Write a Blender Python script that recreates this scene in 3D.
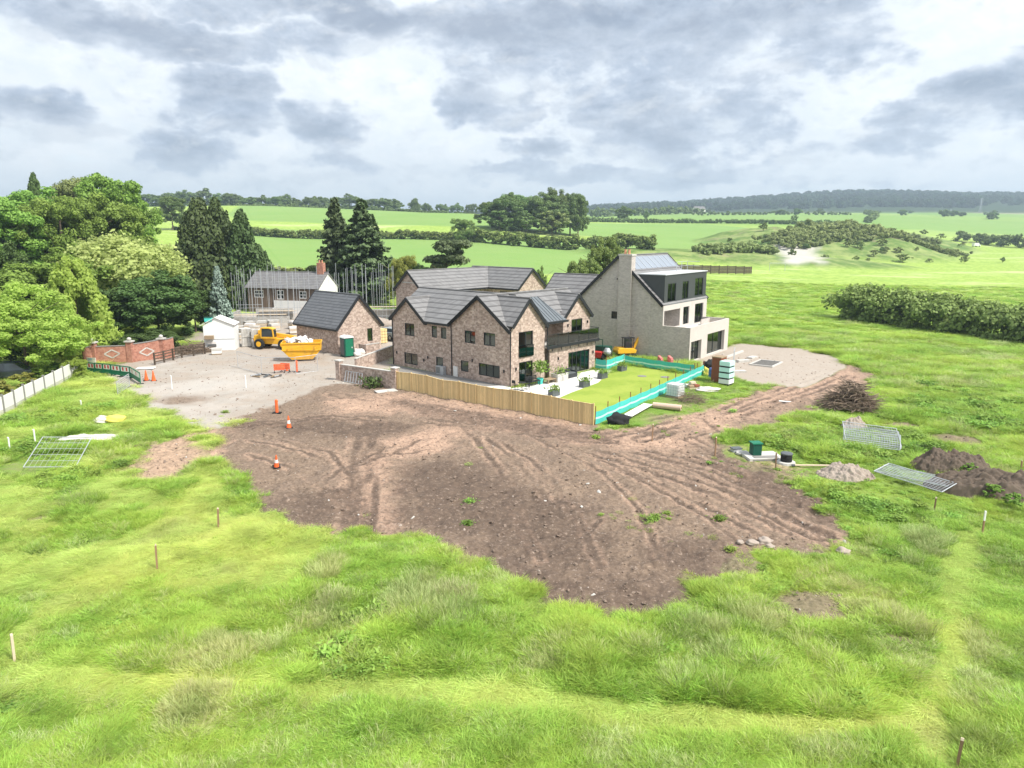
import bpy, bmesh, math, random
import numpy as np
from mathutils import Vector, Matrix, geometry
for o in list(bpy.data.objects): bpy.data.objects.remove(o)
S = bpy.context.scene; COL = S.collection
R = math.radians
# ---------------------------------------------------------------- camera, light, exposure
F = 711.0; CAM_H = 12.9; PITCH = math.atan((384-235)/F)
cam = bpy.data.cameras.new('camera'); camo = bpy.data.objects.new('camera', cam); COL.objects.link(camo)
camo.location = (0, 0, CAM_H); camo.rotation_euler = (math.pi/2-PITCH, 0, 0)
cam.sensor_width = 36; cam.lens = F/1024*36; cam.clip_start = .5; cam.clip_end = 30000
S.camera = camo
S.render.resolution_x = 1024; S.render.resolution_y = 768
S.cycles.use_denoising = True
S.cycles.max_bounces = 6; S.cycles.transparent_max_bounces = 12; S.cycles.volume_bounces = 0
S.view_settings.view_transform = 'Standard'; S.view_settings.look = 'None'
S.view_settings.gamma = 1; S.view_settings.use_curve_mapping = False
S.view_settings.exposure = EXPO = 1.07
SUN_AZ, SUN_EL = 122.0, 52.0         # clockwise from +Y (seen from above), degrees
sun = bpy.data.lights.new('sun', 'SUN'); sun.energy = 3.2; sun.angle = R(7); sun.color = (1, .96, .89)
suno = bpy.data.objects.new('sun', sun); COL.objects.link(suno)
suno.rotation_euler = (R(90-SUN_EL), 0, R(180-SUN_AZ)); suno.location = (60, -20, 90)

# ---------------------------------------------------------------- node helpers
class N:
    """small wrapper that makes node trees short to write"""
    def __init__(s, nt): s.t = nt; s.n = nt.nodes; s.l = nt.links
    def new(s, typ, ins=None, **kw):
        n = s.n.new(typ)
        for k, v in kw.items(): setattr(n, k, v)
        for k, v in (ins or {}).items(): s.set(n.inputs[k], v)
        return n
    def set(s, sock, v):
        if hasattr(v, 'is_output'): s.l.new(v, sock)
        elif hasattr(v, 'outputs'): s.l.new(v.outputs[0], sock)
        else: sock.default_value = (*v, 1) if (isinstance(v, tuple) and len(v) == 3 and sock.type == 'RGBA') else v
    def math(s, op, a, b=0.0, c=0.0, clamp=False):
        n = s.n.new('ShaderNodeMath'); n.operation = op; n.use_clamp = clamp
        s.set(n.inputs[0], a); s.set(n.inputs[1], b); s.set(n.inputs[2], c)
        return n.outputs[0]
    def vmath(s, op, a, b=(0, 0, 0)):
        n = s.n.new('ShaderNodeVectorMath'); n.operation = op
        s.set(n.inputs[0], a)
        if op == 'SCALE': s.set(n.inputs['Scale'], b)
        else: s.set(n.inputs[1], b)
        return n.outputs['Value'] if op in ('LENGTH', 'DOT_PRODUCT') else n.outputs[0]
    def mix(s, f, a, b, blend='MIX'):
        n = s.n.new('ShaderNodeMix'); n.data_type = 'RGBA'; n.blend_type = blend
        s.set(n.inputs[0], f); s.set(n.inputs[6], a); s.set(n.inputs[7], b)
        return n.outputs[2]
    def ramp(s, v, lo, hi, a=0.0, b=1.0, smooth=True):
        n = s.n.new('ShaderNodeMapRange'); n.interpolation_type = 'SMOOTHSTEP' if smooth else 'LINEAR'
        s.set(n.inputs[0], v); s.set(n.inputs[1], lo); s.set(n.inputs[2], hi); s.set(n.inputs[3], a); s.set(n.inputs[4], b)
        return n.outputs[0]
    def noise(s, vec, scale, detail=4, rough=.55, dist=0.0):
        n = s.n.new('ShaderNodeTexNoise')
        if vec is not None: s.set(n.inputs['Vector'], vec)
        n.inputs['Scale'].default_value = scale; n.inputs['Detail'].default_value = detail
        n.inputs['Roughness'].default_value = rough; n.inputs['Distortion'].default_value = dist
        return n.outputs[0]
    def sep(s, v):
        n = s.n.new('ShaderNodeSeparateXYZ'); s.set(n.inputs[0], v); return n.outputs
    def comb(s, x=0.0, y=0.0, z=0.0):
        n = s.n.new('ShaderNodeCombineXYZ')
        for i, v in enumerate((x, y, z)): s.set(n.inputs[i], v)
        return n.outputs[0]

# ---------------------------------------------------------------- sky: nishita behind layers of cloud
W = bpy.data.worlds.new('World'); S.world = W; W.use_nodes = True
w = N(W.node_tree); w.n.clear()
WSTR = 0.086
sky = w.new('ShaderNodeTexSky', sky_type='NISHITA', sun_disc=False, sun_elevation=R(SUN_EL), sun_rotation=R(SUN_AZ))
dirv = w.new('ShaderNodeTexCoord').outputs['Generated']
dx, dy, dz = w.sep(dirv)
az = w.math('ARCTAN2', dx, dy); el = w.math('ARCSINE', dz)
wq = w.vmath('SCALE', w.comb(az, w.math('MULTIPLY', el, 1.6), 1.7), 1.0)
azel = w.comb(w.math('ADD', az, w.math('MULTIPLY', w.math('SUBTRACT', w.noise(wq, 7.0, 4, .6), .5), .22)), w.math('ADD', el, w.math('MULTIPLY', w.math('SUBTRACT', w.noise(w.vmath('ADD', wq, (3.1, 7.7, 2.0)), 8.0, 4, .6), .5), .10)), 0.0)
inv = w.math('DIVIDE', 1.0, w.math('ADD', w.math('MAXIMUM', dz, 0.0), .16))
plane = w.comb(w.math('MULTIPLY', dx, inv), w.math('MULTIPLY', dy, inv), 0.0)
warp = w.noise(plane, 1.6, 3)
pw = w.vmath('ADD', plane, w.vmath('SCALE', w.comb(warp, w.math('SUBTRACT', 1.0, warp), 0.0), .35))
n_big = w.noise(pw, .9, 8, .56)
n_mid = w.noise(pw, 2.6, 8, .6)
# puffy noise in angle space, for cumulus that stands up from the horizon
ang = w.comb(w.math('MULTIPLY', az, 1.0), w.math('MULTIPLY', el, 1.7), .3)
n_puff = w.noise(ang, 9.0, 9, .58, .3)
n_puff2 = w.noise(ang, 22.0, 7, .6, .2)
def sky_dir(x, y):
    xx = (x-512)/F; yy = -(y-384)/F; c, s = math.cos(PITCH), math.sin(PITCH)
    d = Vector((xx, c+yy*s, -s+yy*c)).normalized()
    return math.atan2(d.x, d.y), math.asin(d.z)
def cloud(x, y, rx, ry, rot=0):
    a, e = sky_dir(x, y)
    m = w.new('ShaderNodeMapping', {'Vector': azel, 'Location': (a, e, 0), 'Rotation': (0, 0, R(rot)), 'Scale': (rx/F, ry/F, 1)}, vector_type='TEXTURE')
    return w.ramp(w.vmath('LENGTH', m.outputs[0]), 1.25, .15)
def union(lst):
    r = lst[0]
    for q in lst[1:]: r = w.math('MAXIMUM', r, q)
    return r
dark = union([cloud(655, 55, 200, 90, 8), cloud(560, 30, 160, 60), cloud(770, 20, 120, 60), cloud(690, 130, 120, 50, 10), cloud(38, 108, 70, 30), cloud(232, 95, 60, 40),
              cloud(240, 118, 90, 24), cloud(310, 130, 60, 30, -5), cloud(190, 140, 60, 20), cloud(490, 108, 55, 30), cloud(545, 150, 60, 16), cloud(990, 100, 75, 34), cloud(905, 132, 60, 24), cloud(870, 155, 70, 18),
              cloud(60, 12, 320, 24, -3), cloud(320, 10, 200, 20), cloud(640, 168, 170, 16), cloud(-160, 90, 130, 50), cloud(1200, 80, 140, 60)])
faint = union([cloud(100, 160, 150, 16), cloud(400, 172, 240, 12), cloud(900, 182, 240, 10), cloud(860, 60, 80, 16), cloud(420, 30, 160, 26), cloud(560, 182, 300, 10)])
up_ = w.comb(az, w.math('MULTIPLY', w.math('ADD', el, .016), 1.7), .3)
relief = w.math('SUBTRACT', n_puff, w.noise(up_, 9.0, 9, .58, .3))
shape = w.math('ADD', w.math('ADD', w.math('MULTIPLY', dark, .66), w.math('MULTIPLY', faint, .30)), w.math('ADD', w.math('MULTIPLY', w.math('SUBTRACT', n_puff, .5), 1.35), w.math('MULTIPLY', w.math('SUBTRACT', n_puff2, .5), 1.05)))
d1 = w.ramp(shape, .20, .54)
core = w.ramp(shape, .36, .95)
shadow_n = w.ramp(w.math('ADD', n_big, w.math('MULTIPLY', n_mid, .35)), .50, .95)
grey = w.math('MINIMUM', w.math('ADD', w.math('MULTIPLY', d1, .95), w.math('MULTIPLY', shadow_n, .14)), 1.0)
tex = w.ramp(n_puff2, .3, .75)
c_white = w.mix(tex, (5.4, 5.8, 6.15), (6.6, 6.75, 6.85))
c_grey = w.mix(w.ramp(n_mid, .3, .7), w.mix(core, (3.2, 3.7, 4.55), (1.75, 2.15, 2.85)), w.mix(core, (4.2, 4.6, 5.2), (2.6, 2.95, 3.6)))
cl = w.mix(grey, c_white, c_grey)
cl = w.mix(w.ramp(relief, .03, .2, 0, .45), cl, (6.0, 6.15, 6.25)); cl = w.mix(w.ramp(relief, -.02, -.15, 0, .35), cl, (2.9, 3.25, 3.85))
# thin gaps where the blue shows a little
gap = w.ramp(w.math('SUBTRACT', w.noise(pw, .7, 5), w.math('MULTIPLY', dark, .5)), .60, .80, 0.0, .35)
low = w.ramp(el, R(2), R(8), .75, 0.0)          # the veil near the horizon
cl = w.mix(w.math('MULTIPLY', low, .5), cl, (3.9, 4.3, 4.85))
up = w.ramp(el, R(18), R(50), 0.0, .35)
skyc = w.mix(w.math('MAXIMUM', gap, up), cl, w.vmath('SCALE', sky.outputs[0], 1.6))
bg = w.new('ShaderNodeBackground', {'Color': skyc, 'Strength': WSTR})
out = w.new('ShaderNodeOutputWorld'); w.l.new(bg.outputs[0], out.inputs[0])
W.cycles.sampling_method = 'MANUAL'; W.cycles.sample_map_resolution = 512

# ---------------------------------------------------------------- materials
MATS = {}
def new_mat(name):
    m = bpy.data.materials.new(name); m.use_nodes = True
    t = N(m.node_tree); t.n.clear()
    t.out = t.new('ShaderNodeOutputMaterial'); MATS[name] = m
    return m, t
def principled(t, col, rough=.8, bump=None, bs=.3, bd=.02, spec=.3, metal=0.0, **kw):
    p = t.new('ShaderNodeBsdfPrincipled', {'Base Color': col, 'Roughness': rough, 'Metallic': metal})
    p.inputs['Specular IOR Level'].default_value = spec
    if bump is not None:
        b = t.new('ShaderNodeBump', {'Strength': bs, 'Distance': bd, 'Height': bump}); t.l.new(b.outputs[0], p.inputs['Normal'])
    return p
def plain(name, col, rough=.7, var=.18, scale=6.0, spec=.3, metal=0.0, dirt=None):
    """a worn plain surface: two scales of tone variation, optional dirt colour in patches, a little bump"""
    m, t = new_mat(name)
    oc = t.new('ShaderNodeTexCoord').outputs['Object']
    n1 = t.noise(oc, scale, 5); n2 = t.noise(oc, scale*.17, 3)
    lo = tuple(c*(1-var) for c in col); hi = tuple(min(1, c*(1+var)) for c in col)
    c = t.mix(t.math('ADD', t.math('MULTIPLY', n1, .6), t.math('MULTIPLY', n2, .4)), lo, hi)
    if dirt: c = t.mix(t.ramp(t.noise(oc, scale*.5, 6, .65), .5, .72, 0, .8), c, dirt)
    p = principled(t, c, rough, n1, .15, .01, spec, metal)
    t.l.new(p.outputs[0], t.out.inputs[0]); return m
def wall_uv(t):
    x, y, z = t.sep(t.new('ShaderNodeTexCoord').outputs['Object'])
    return t.comb(t.math('ADD', x, y), z, 0.0)
def brick(name, a, b, c, mortar, wdt=.225, hgt=.075, blotch=.8, stain=None):
    m, t = new_mat(name)
    uv = wall_uv(t)
    bt = t.new('ShaderNodeTexBrick', {'Vector': uv, 'Color1': a, 'Color2': b, 'Mortar': mortar, 'Scale': 1.0, 'Mortar Size': .007, 'Mortar Smooth': .2, 'Bias': 0.0, 'Brick Width': wdt, 'Row Height': hgt})
    # a second, coarser brick lattice lays pale and dark bricks in small groups
    b2 = t.new('ShaderNodeTexBrick', {'Vector': uv, 'Color1': (0, 0, 0), 'Color2': (1, 1, 1), 'Mortar': (.5, .5, .5), 'Scale': 1.0, 'Mortar Size': 0.0, 'Brick Width': wdt*1.99, 'Row Height': hgt*2.0})
    f = t.math('MULTIPLY', t.ramp(t.noise(uv, 3.1, 3), .40, .60), blotch)
    col = t.mix(t.math('MULTIPLY', b2.outputs[0], f), bt.outputs[0], c)
    cl_ = t.new('ShaderNodeTexWhiteNoise', {'Vector': t.comb(t.math('FLOOR', t.math('DIVIDE', t.sep(uv)[0], wdt*1.0)), t.math('FLOOR', t.math('DIVIDE', t.sep(uv)[1], hgt*2)), 0.0)}, noise_dimensions='3D').outputs[0]
    col = t.mix(t.ramp(cl_, .62, .8, 0, .42*blotch), col, tuple(x*.55 for x in b)); col = t.mix(t.ramp(cl_, .30, .12, 0, .5*blotch), col, c)
    big = t.noise(uv, .55, 4)
    col = t.mix(t.ramp(big, .35, .7, 0, .22), col, tuple(x*.62 for x in a))
    if stain: col = t.mix(t.ramp(t.noise(uv, .5, 5, .6), .52, .66, 0, .75), col, stain)
    p = principled(t, col, .9, bt.outputs['Fac'], -.25, .01, .15)
    t.l.new(p.outputs[0], t.out.inputs[0]); return m
def tiles(name, col, course=.30, rough=.55, lichen=None):
    m, t = new_mat(name)
    oc = t.new('ShaderNodeTexCoord').outputs['Object']; x, y, z = t.sep(oc)
    v = t.math('DIVIDE', z, course*.64); fr = t.math('FRACT', v); row = t.math('FLOOR', v)
    cell = t.new('ShaderNodeTexWhiteNoise', {'Vector': t.comb(t.math('FLOOR', t.math('DIVIDE', t.math('ADD', t.math('ADD', x, y), t.math('MULTIPLY', row, .17)), .33)), row, 0.0)}, noise_dimensions='3D').outputs[0]
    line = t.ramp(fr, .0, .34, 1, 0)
    c = t.mix(cell, tuple(q*.84 for q in col), tuple(q*1.14 for q in col))
    c = t.mix(t.ramp(t.noise(oc, .8, 5), .4, .7, 0, .25), c, tuple(q*1.3 for q in col))
    if lichen: c = t.mix(t.ramp(t.noise(oc, 2.2, 6, .7), .52, .66, 0, .7), c, lichen)
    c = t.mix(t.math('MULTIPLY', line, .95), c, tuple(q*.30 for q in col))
    p = principled(t, c, rough, t.math('SUBTRACT', 1.0, fr), .5, .03, .35)
    t.l.new(p.outputs[0], t.out.inputs[0]); return m
def planks(name, col, axis='h', wdt=.14, rough=.8, grain=True):
    """sawn boards; vertical boards run up z, horizontal ones along the wall"""
    m, t = new_mat(name)
    uv = wall_uv(t); u, v, _ = t.sep(uv)
    q = t.math('DIVIDE', u if axis == 'v' else v, wdt)
    cell = t.new('ShaderNodeTexWhiteNoise', {'W': t.math('FLOOR', q)}, noise_dimensions='1D').outputs[0]
    gv = t.comb(t.math('MULTIPLY', u, 9.0 if axis == 'v' else 1.2), t.math('MULTIPLY', v, 1.2 if axis == 'v' else 9.0), cell)
    g = t.noise(gv, 2.0, 5)
    c = t.mix(cell, tuple(x*.78 for x in col), tuple(min(1, x*1.2) for x in col))
    c = t.mix(t.ramp(g, .4, .75, 0, .4), c, tuple(x*.6 for x in col))
    edge = t.ramp(t.math('ABSOLUTE', t.math('SUBTRACT', t.math('FRACT', q), .5)), .42, .49, 0, .75)
    c = t.mix(edge, c, tuple(x*.22 for x in col))
    p = principled(t, c, rough, edge, -.4, .01, .2)
    t.l.new(p.outputs[0], t.out.inputs[0]); return m
def glass(name, tint=(.17, .21, .20), mixf=.55):
    m, t = new_mat(name)
    tr = t.new('ShaderNodeBsdfTransparent', {'Color': tint})
    gl = t.new('ShaderNodeBsdfGlossy', {'Color': (.75, .85, .82), 'Roughness': .03})
    fr = t.new('ShaderNodeFresnel', {'IOR': 1.6}).outputs[0]
    mx = t.new('ShaderNodeMixShader', {0: t.math('MINIMUM', t.math('ADD', t.math('MULTIPLY', fr, 1.2), .06), 1.0)})
    t.l.new(tr.outputs[0], mx.inputs[1]); t.l.new(gl.outputs[0], mx.inputs[2]); t.l.new(mx.outputs[0], t.out.inputs[0]); return m

M = {}
M['brick'] = brick('brown_brick', (.44, .315, .255), (.26, .185, .15), (.64, .52, .44), (.49, .43, .375))
M['brick_pale'] = brick('pale_brick', (.51, .46, .42), (.37, .325, .295), (.63, .57, .52), (.54, .50, .46), blotch=.3)
M['brick_red'] = brick('red_brick', (.42, .17, .11), (.32, .12, .08), (.48, .25, .18), (.42, .33, .27))
M['block'] = brick('concrete_block', (.44, .42, .38), (.36, .34, .31), (.5, .48, .44), (.5, .47, .43), wdt=.45, hgt=.225)
M['tile'] = tiles('slate_grey_tile', (.185, .18, .176), .62)
M['tile_old'] = tiles('weathered_tile', (.17, .165, .165), .34, lichen=(.25, .24, .20))
M['tile_dark'] = tiles('dark_grey_tile', (.12, .123, .13), .45)
M['black'] = plain('black_trim', (.022, .023, .026), .45, .2)
M['frame_dark'] = plain('charcoal_frame', (.03, .033, .036), .4, .1)
M['white_paint'] = plain('white_paint', (.74, .73, .70), .6, .06, 3)
M['render_white'] = plain('white_render', (.52, .475, .43), .9, .08, 1.5, dirt=(.46, .42, .375))
M['clad'] = plain('charcoal_cladding', (.055, .06, .06), .55, .15, 2)
M['zinc'] = plain('standing_seam_zinc', (.13, .145, .155), .38, .12, 2, spec=.5)
M['zinc_pale'] = plain('pale_membrane', (.50, .52, .53), .6, .06, 2)
M['panel'] = plain('solar_glass', (.22, .25, .29), .28, .05, 1, spec=.6)
M['steel'] = plain('galvanised_steel', (.46, .48, .50), .45, .15, 8, spec=.5, metal=.35)
M['glass'] = glass('window_glass')
M['glass_green'] = glass('tinted_glass', (.13, .22, .17))
M['clear_glass'] = glass('clear_glass', (.92, .95, .94))
M['curtain'] = plain('pale_curtain', (.62, .62, .58), .9, .12, 9)
M['wood_new'] = planks('new_softwood_boards', (.72, .54, .27), 'v', .125)
M['wood_old'] = planks('dark_boards', (.10, .075, .055), 'v', .16)
M['wood'] = plain('weathered_timber', (.30, .22, .14), .9, .3, 7)
M['stake'] = plain('raw_stake_timber', (.27, .17, .10), .9, .3, 9)
M['wood_pale'] = plain('pale_timber', (.55, .45, .33), .85, .2, 7)
M['conc'] = plain('concrete', (.50, .48, .44), .9, .14, 2, dirt=(.36, .34, .30))
M['conc_dark'] = plain('damp_concrete', (.22, .21, .195), .9, .2, 3)
M['paving'] = plain('porcelain_paving', (.66, .64, .60), .75, .05, 1.2)
M['turq'] = plain('turquoise_mesh', (.07, .48, .42), .7, .2, 5)
M['turq_pale'] = plain('pale_turquoise_band', (.50, .76, .70), .7, .15, 5)
M['yellow'] = plain('yellow_paint', (.75, .40, .025), .45, .12, 3, dirt=(.45, .26, .05))
M['orange'] = plain('orange_plastic', (.85, .14, .035), .5, .12, 5)
M['whiteplastic'] = plain('white_plastic', (.72, .72, .70), .5, .06, 5)
M['green'] = plain('green_plastic', (.012, .16, .085), .5, .15, 4)
M['darkgreen'] = plain('dark_green_plastic', (.010, .075, .05), .5, .15, 4)
M['greyplastic'] = plain('grey_plastic', (.10, .11, .115), .5, .15, 4)
M['rubber'] = plain('rubber', (.018, .018, .018), .85, .2, 9)
M['red'] = plain('red_paint', (.50, .035, .03), .5, .15, 4)
M['pinkred'] = plain('faded_red_plastic', (.62, .20, .18), .6, .15, 4)
M['rust'] = plain('rusty_steel', (.22, .075, .04), .85, .35, 5)
M['terra'] = plain('terracotta', (.50, .25, .15), .9, .15, 4)
M['sack'] = plain('pale_sack', (.66, .62, .58), .9, .2, 5)
M['yellowsack'] = plain('yellow_sheet', (.70, .58, .12), .8, .2, 5)
M['carblack'] = plain('dark_car_paint', (.02, .026, .035), .2, .1, 2, spec=.6)
M['carsilver'] = plain('silver_car_paint', (.36, .42, .46), .25, .1, 2, spec=.6, metal=.3)
M['carglass'] = plain('car_glass', (.02, .03, .035), .08, .1, 2, spec=.8)
M['bark'] = plain('bark', (.13, .10, .075), .95, .35, 6)
M['stick'] = plain('dead_branches', (.22, .165, .12), .95, .4, 5)
M['earth'] = plain('heaped_earth', (.115, .088, .066), .97, .45, 2.5)
M['rubble'] = plain('rubble', (.36, .30, .25), .95, .35, 2.5, dirt=(.20, .15, .12))
M['blueplastic'] = plain('blue_plastic', (.08, .13, .32), .6, .2, 4)

# ---------------------------------------------------------------- mesh builder and scene helpers
class MB:
    def __init__(s): s.v = []; s.f = []
    def add(s, vs, fs):
        k = len(s.v); s.v += [tuple(p) for p in vs]; s.f += [tuple(i+k for i in f) for f in fs]; return s
    def box(s, x0, x1, y0, y1, z0, z1):
        return s.add([(x0,y0,z0),(x1,y0,z0),(x1,y1,z0),(x0,y1,z0),(x0,y0,z1),(x1,y0,z1),(x1,y1,z1),(x0,y1,z1)],
                     [(0,3,2,1),(4,5,6,7),(0,1,5,4),(1,2,6,5),(2,3,7,6),(3,0,4,7)])
    def obox(s, c, ux, uy, uz):
        """oriented box: centre and three half-axis vectors"""
        c, ux, uy, uz = map(Vector, (c, ux, uy, uz))
        vs = [c+a*ux+b*uy+d*uz for d in (-1, 1) for (a, b) in ((-1,-1),(1,-1),(1,1),(-1,1))]
        return s.add(vs, [(0,3,2,1),(4,5,6,7),(0,1,5,4),(1,2,6,5),(2,3,7,6),(3,0,4,7)])
    def bar(s, p, q, wd, hg, up=(0, 0, 1)):
        """rectangular bar from p to q, wd across, hg along up"""
        p, q, up = Vector(p), Vector(q), Vector(up)
        d = q-p; 
        if d.length < 1e-6: return s
        side = d.cross(up)
        if side.length < 1e-6: side = d.cross(Vector((1, 0, 0)))
        side.normalize(); u2 = side.cross(d).normalized()
        return s.obox((p+q)/2, d/2, side*wd/2, u2*hg/2)
    def tube(s, p, q, r, r2=None, n=6, cap=True):
        p, q = Vector(p), Vector(q); r2 = r if r2 is None else r2
        d = (q-p).normalized(); a = d.orthogonal().normalized(); b = d.cross(a)
        vs = [p+(a*math.cos(2*math.pi*i/n)+b*math.sin(2*math.pi*i/n))*r for i in range(n)]
        vs += [q+(a*math.cos(2*math.pi*i/n)+b*math.sin(2*math.pi*i/n))*r2 for i in range(n)]
        fs = [(i, (i+1) % n, n+(i+1) % n, n+i) for i in range(n)]
        if cap: fs += [tuple(range(n-1, -1, -1)), tuple(range(n, 2*n))]
        return s.add(vs, fs)
    def path(s, pts, r, n=5, r2=None):
        for i in range(len(pts)-1):
            ra = r if r2 is None else r+(r2-r)*i/(len(pts)-1); rb = r if r2 is None else r+(r2-r)*(i+1)/(len(pts)-1)
            s.tube(pts[i], pts[i+1], ra, rb, n)
        return s
    def lathe(s, prof, n=16, c=(0, 0, 0)):
        cx, cy, cz = c; vs = []
        for (r, z) in prof:
            vs += [(cx+r*math.cos(2*math.pi*i/n), cy+r*math.sin(2*math.pi*i/n), cz+z) for i in range(n)]
        fs = []
        for k in range(len(prof)-1):
            fs += [(k*n+i, k*n+(i+1) % n, (k+1)*n+(i+1) % n, (k+1)*n+i) for i in range(n)]
        fs += [tuple(range(n-1, -1, -1)), tuple(range((len(prof)-1)*n, len(prof)*n))]
        return s.add(vs, fs)
    def prism(s, poly, a0, a1, axis='x'):
        """polygon extruded along x, y or z; poly gives the other two coordinates in order"""
        def pt(u, v, t): return (t, u, v) if axis == 'x' else ((u, t, v) if axis == 'y' else (u, v, t))
        n = len(poly); vs = [pt(u, v, a0) for u, v in poly]+[pt(u, v, a1) for u, v in poly]
        return s.add(vs, [tuple(range(n-1, -1, -1)), tuple(range(n, 2*n))]+[(i, (i+1) % n, n+(i+1) % n, n+i) for i in range(n)])
    def slab(s, pts, th):
        """a sheet through pts (a planar polygon) given a thickness downwards"""
        pts = [Vector(p) for p in pts]; nrm = Vector((0, 0, 0))
        for i in range(1, len(pts)-1): nrm += (pts[i]-pts[0]).cross(pts[i+1]-pts[0])
        nrm.normalize()
        if nrm.z < 0: pts.reverse(); nrm = -nrm
        n = len(pts); lo = [p-nrm*th for p in pts]
        return s.add(lo+pts, [tuple(range(n-1, -1, -1)), tuple(range(n, 2*n))]+[(i, (i+1) % n, n+(i+1) % n, n+i) for i in range(n)])
    def wall(s, o, d, nrm, outline, holes=(), rev=.12):
        """a wall face o + d*s + z with rectangular openings (s0,s1,z0,z1) and their reveals going inwards"""
        o, d, nrm = Vector(o), Vector(d), Vector(nrm)
        P = lambda u, z, dep=0: o+d*u+Vector((0, 0, z))-nrm*dep
        loops = [[Vector((u, z, 0)) for u, z in outline]]
        for (a, b, c, e) in holes: loops.append([Vector((a, c, 0)), Vector((a, e, 0)), Vector((b, e, 0)), Vector((b, c, 0))])
        flat = [q for l in loops for q in l]
        tris = geometry.tessellate_polygon(loops)
        vs = [P(q.x, q.y) for q in flat]; fs = []
        for t in tris:
            a, b, c = (vs[i] for i in t)
            fs.append(tuple(t) if (b-a).cross(c-a).dot(nrm) > 0 else tuple(reversed(t)))
        s.add(vs, fs)
        for (a, b, c, e) in holes:
            q = [(a, c), (b, c), (b, e), (a, e)]
            s.add([P(*x) for x in q]+[P(*x, rev) for x in q], [(i, (i+1) % 4, 4+(i+1) % 4, 4+i) for i in range(4)])
        return s
    def build(s, name, mat, parent=None, smooth=False, label=None, bevel=0):
        me = bpy.data.meshes.new(name); me.from_pydata(s.v, [], s.f); me.update()
        if bevel or smooth:
            bm = bmesh.new(); bm.from_mesh(me)
            if bevel:
                bmesh.ops.remove_doubles(bm, verts=bm.verts, dist=1e-4)
                bmesh.ops.bevel(bm, geom=list(bm.edges), offset=bevel, segments=2, affect='EDGES', profile=.5)
            bm.to_mesh(me); bm.free()
        if smooth: me.shade_smooth()
        o = bpy.data.objects.new(name, me); COL.objects.link(o); me.materials.append(M[mat] if isinstance(mat, str) else mat)
        if parent is not None: o.parent = parent
        if label: o['label'] = label
        return o
def tag(o, label=None, cat=None, group=None, kind=None):
    if label: o['label'] = label
    if cat: o['category'] = cat
    if group: o['group'] = group
    if kind: o['kind'] = kind
    return o
def thing(name, label, cat, loc=(0, 0, 0), rz=0.0, group=None):
    o = bpy.data.objects.new(name, None); COL.objects.link(o); o.empty_display_size = .3
    o.location = loc; o.rotation_euler = (0, 0, rz)
    return tag(o, label, cat, group)
def children(o): return [c for c in COL.objects if c.parent == o]
KIDS = {}
def dup(root, loc, rz=0.0, label=None, group=None, scale=None):
    """a copy of a thing with copies of its parts and their sub-parts"""
    if root.name not in KIDS: KIDS[root.name] = [(c, children(c)) for c in children(root)]
    r = root.copy(); COL.objects.link(r); r.location = loc; r.rotation_euler = (0, 0, rz)
    if scale: r.scale = scale
    if label: r['label'] = label
    if group: r['group'] = group
    for c, sub in KIDS[root.name]:
        k = c.copy(); COL.objects.link(k); k.parent = r
        for g in sub:
            q = g.copy(); COL.objects.link(q); q.parent = k
    return r

# ---------------------------------------------------------------- terrain heights
_rng = np.random.RandomState(7)
_lat = _rng.rand(256, 256)
def vnoise(x, y):
    xi = np.floor(x).astype(int); yi = np.floor(y).astype(int); fx = x-xi; fy = y-yi
    fx = fx*fx*(3-2*fx); fy = fy*fy*(3-2*fy)
    g = lambda a, b: _lat[(xi+a) & 255, (yi+b) & 255]
    return (g(0,0)*(1-fx)+g(1,0)*fx)*(1-fy)+(g(0,1)*(1-fx)+g(1,1)*fx)*fy
def fbm(x, y, o=4, p=.5):
    s = 0; a = 1; t = 0
    for k in range(o):
        s = s+a*vnoise(x*2**k+17.3*k, y*2**k+5.1*k); t += a; a *= p
    return s/t
# height profiles (distance, z) down a few bearings; the bearing is a column of the picture
PROF = {
 -600: [(0,0),(60,0),(110,2),(160,6),(300,16),(570,32),(900,36),(3000,60),(8000,60)],
  100: [(0,0),(88,0),(105,1.2),(130,2.8),(190,7.5),(300,15),(560,35),(720,36),(1000,34),(3000,50),(8000,50)],
  300: [(0,0),(82,0),(100,1.4),(130,2.8),(187,4.8),(320,10.2),(570,36),(650,35),(800,33),(3000,60),(8000,60)],
  480: [(0,0),(82,0),(100,1),(140,2),(180,3.6),(290,8.6),(360,19),(500,27.5),(620,27),(1000,30),(2500,78),(8000,80)],
  600: [(0,0),(85,0),(110,.6),(185,3),(270,6),(300,8.2),(600,24),(720,25),(1100,46),(1400,50),(2600,110),(3200,112),(8000,100)],
  720: [(0,0),(90,0),(200,1),(280,3.5),(320,5.4),(520,17),(700,28),(1200,49),(1500,56),(2600,128),(3100,130),(8000,110)],
  860: [(0,0),(95,-.2),(160,-.5),(300,1.5),(420,5),(600,19),(900,36),(1500,58),(2500,150),(3000,152),(8000,120)],
 1024: [(0,0),(60,-.3),(95,-.8),(160,-1),(300,0),(450,4.5),(640,9.5),(900,31),(1500,56),(2500,146),(3000,150),(8000,120)],
 1700: [(0,0),(60,-.3),(95,-1),(200,-1),(450,4),(900,26),(1500,50),(2500,130),(3000,140),(8000,120)],
}
_cols = np.array(sorted(PROF)); _ld = np.linspace(math.log(5), math.log(8000), 420); _cx = np.linspace(-600, 1700, 116)
_T = np.array([np.interp(np.exp(_ld), *zip(*PROF[c])) for c in _cols])
_T = np.array([[np.interp(x, _cols, _T[:, j]) for j in range(_T.shape[1])] for x in _cx])
for _ in range(6):
    _T[:, 1:-1] = (_T[:, :-2]+2*_T[:, 1:-1]+_T[:, 2:])/4
    _T[1:-1] = (_T[:-2]+2*_T[1:-1]+_T[2:])/4
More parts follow.
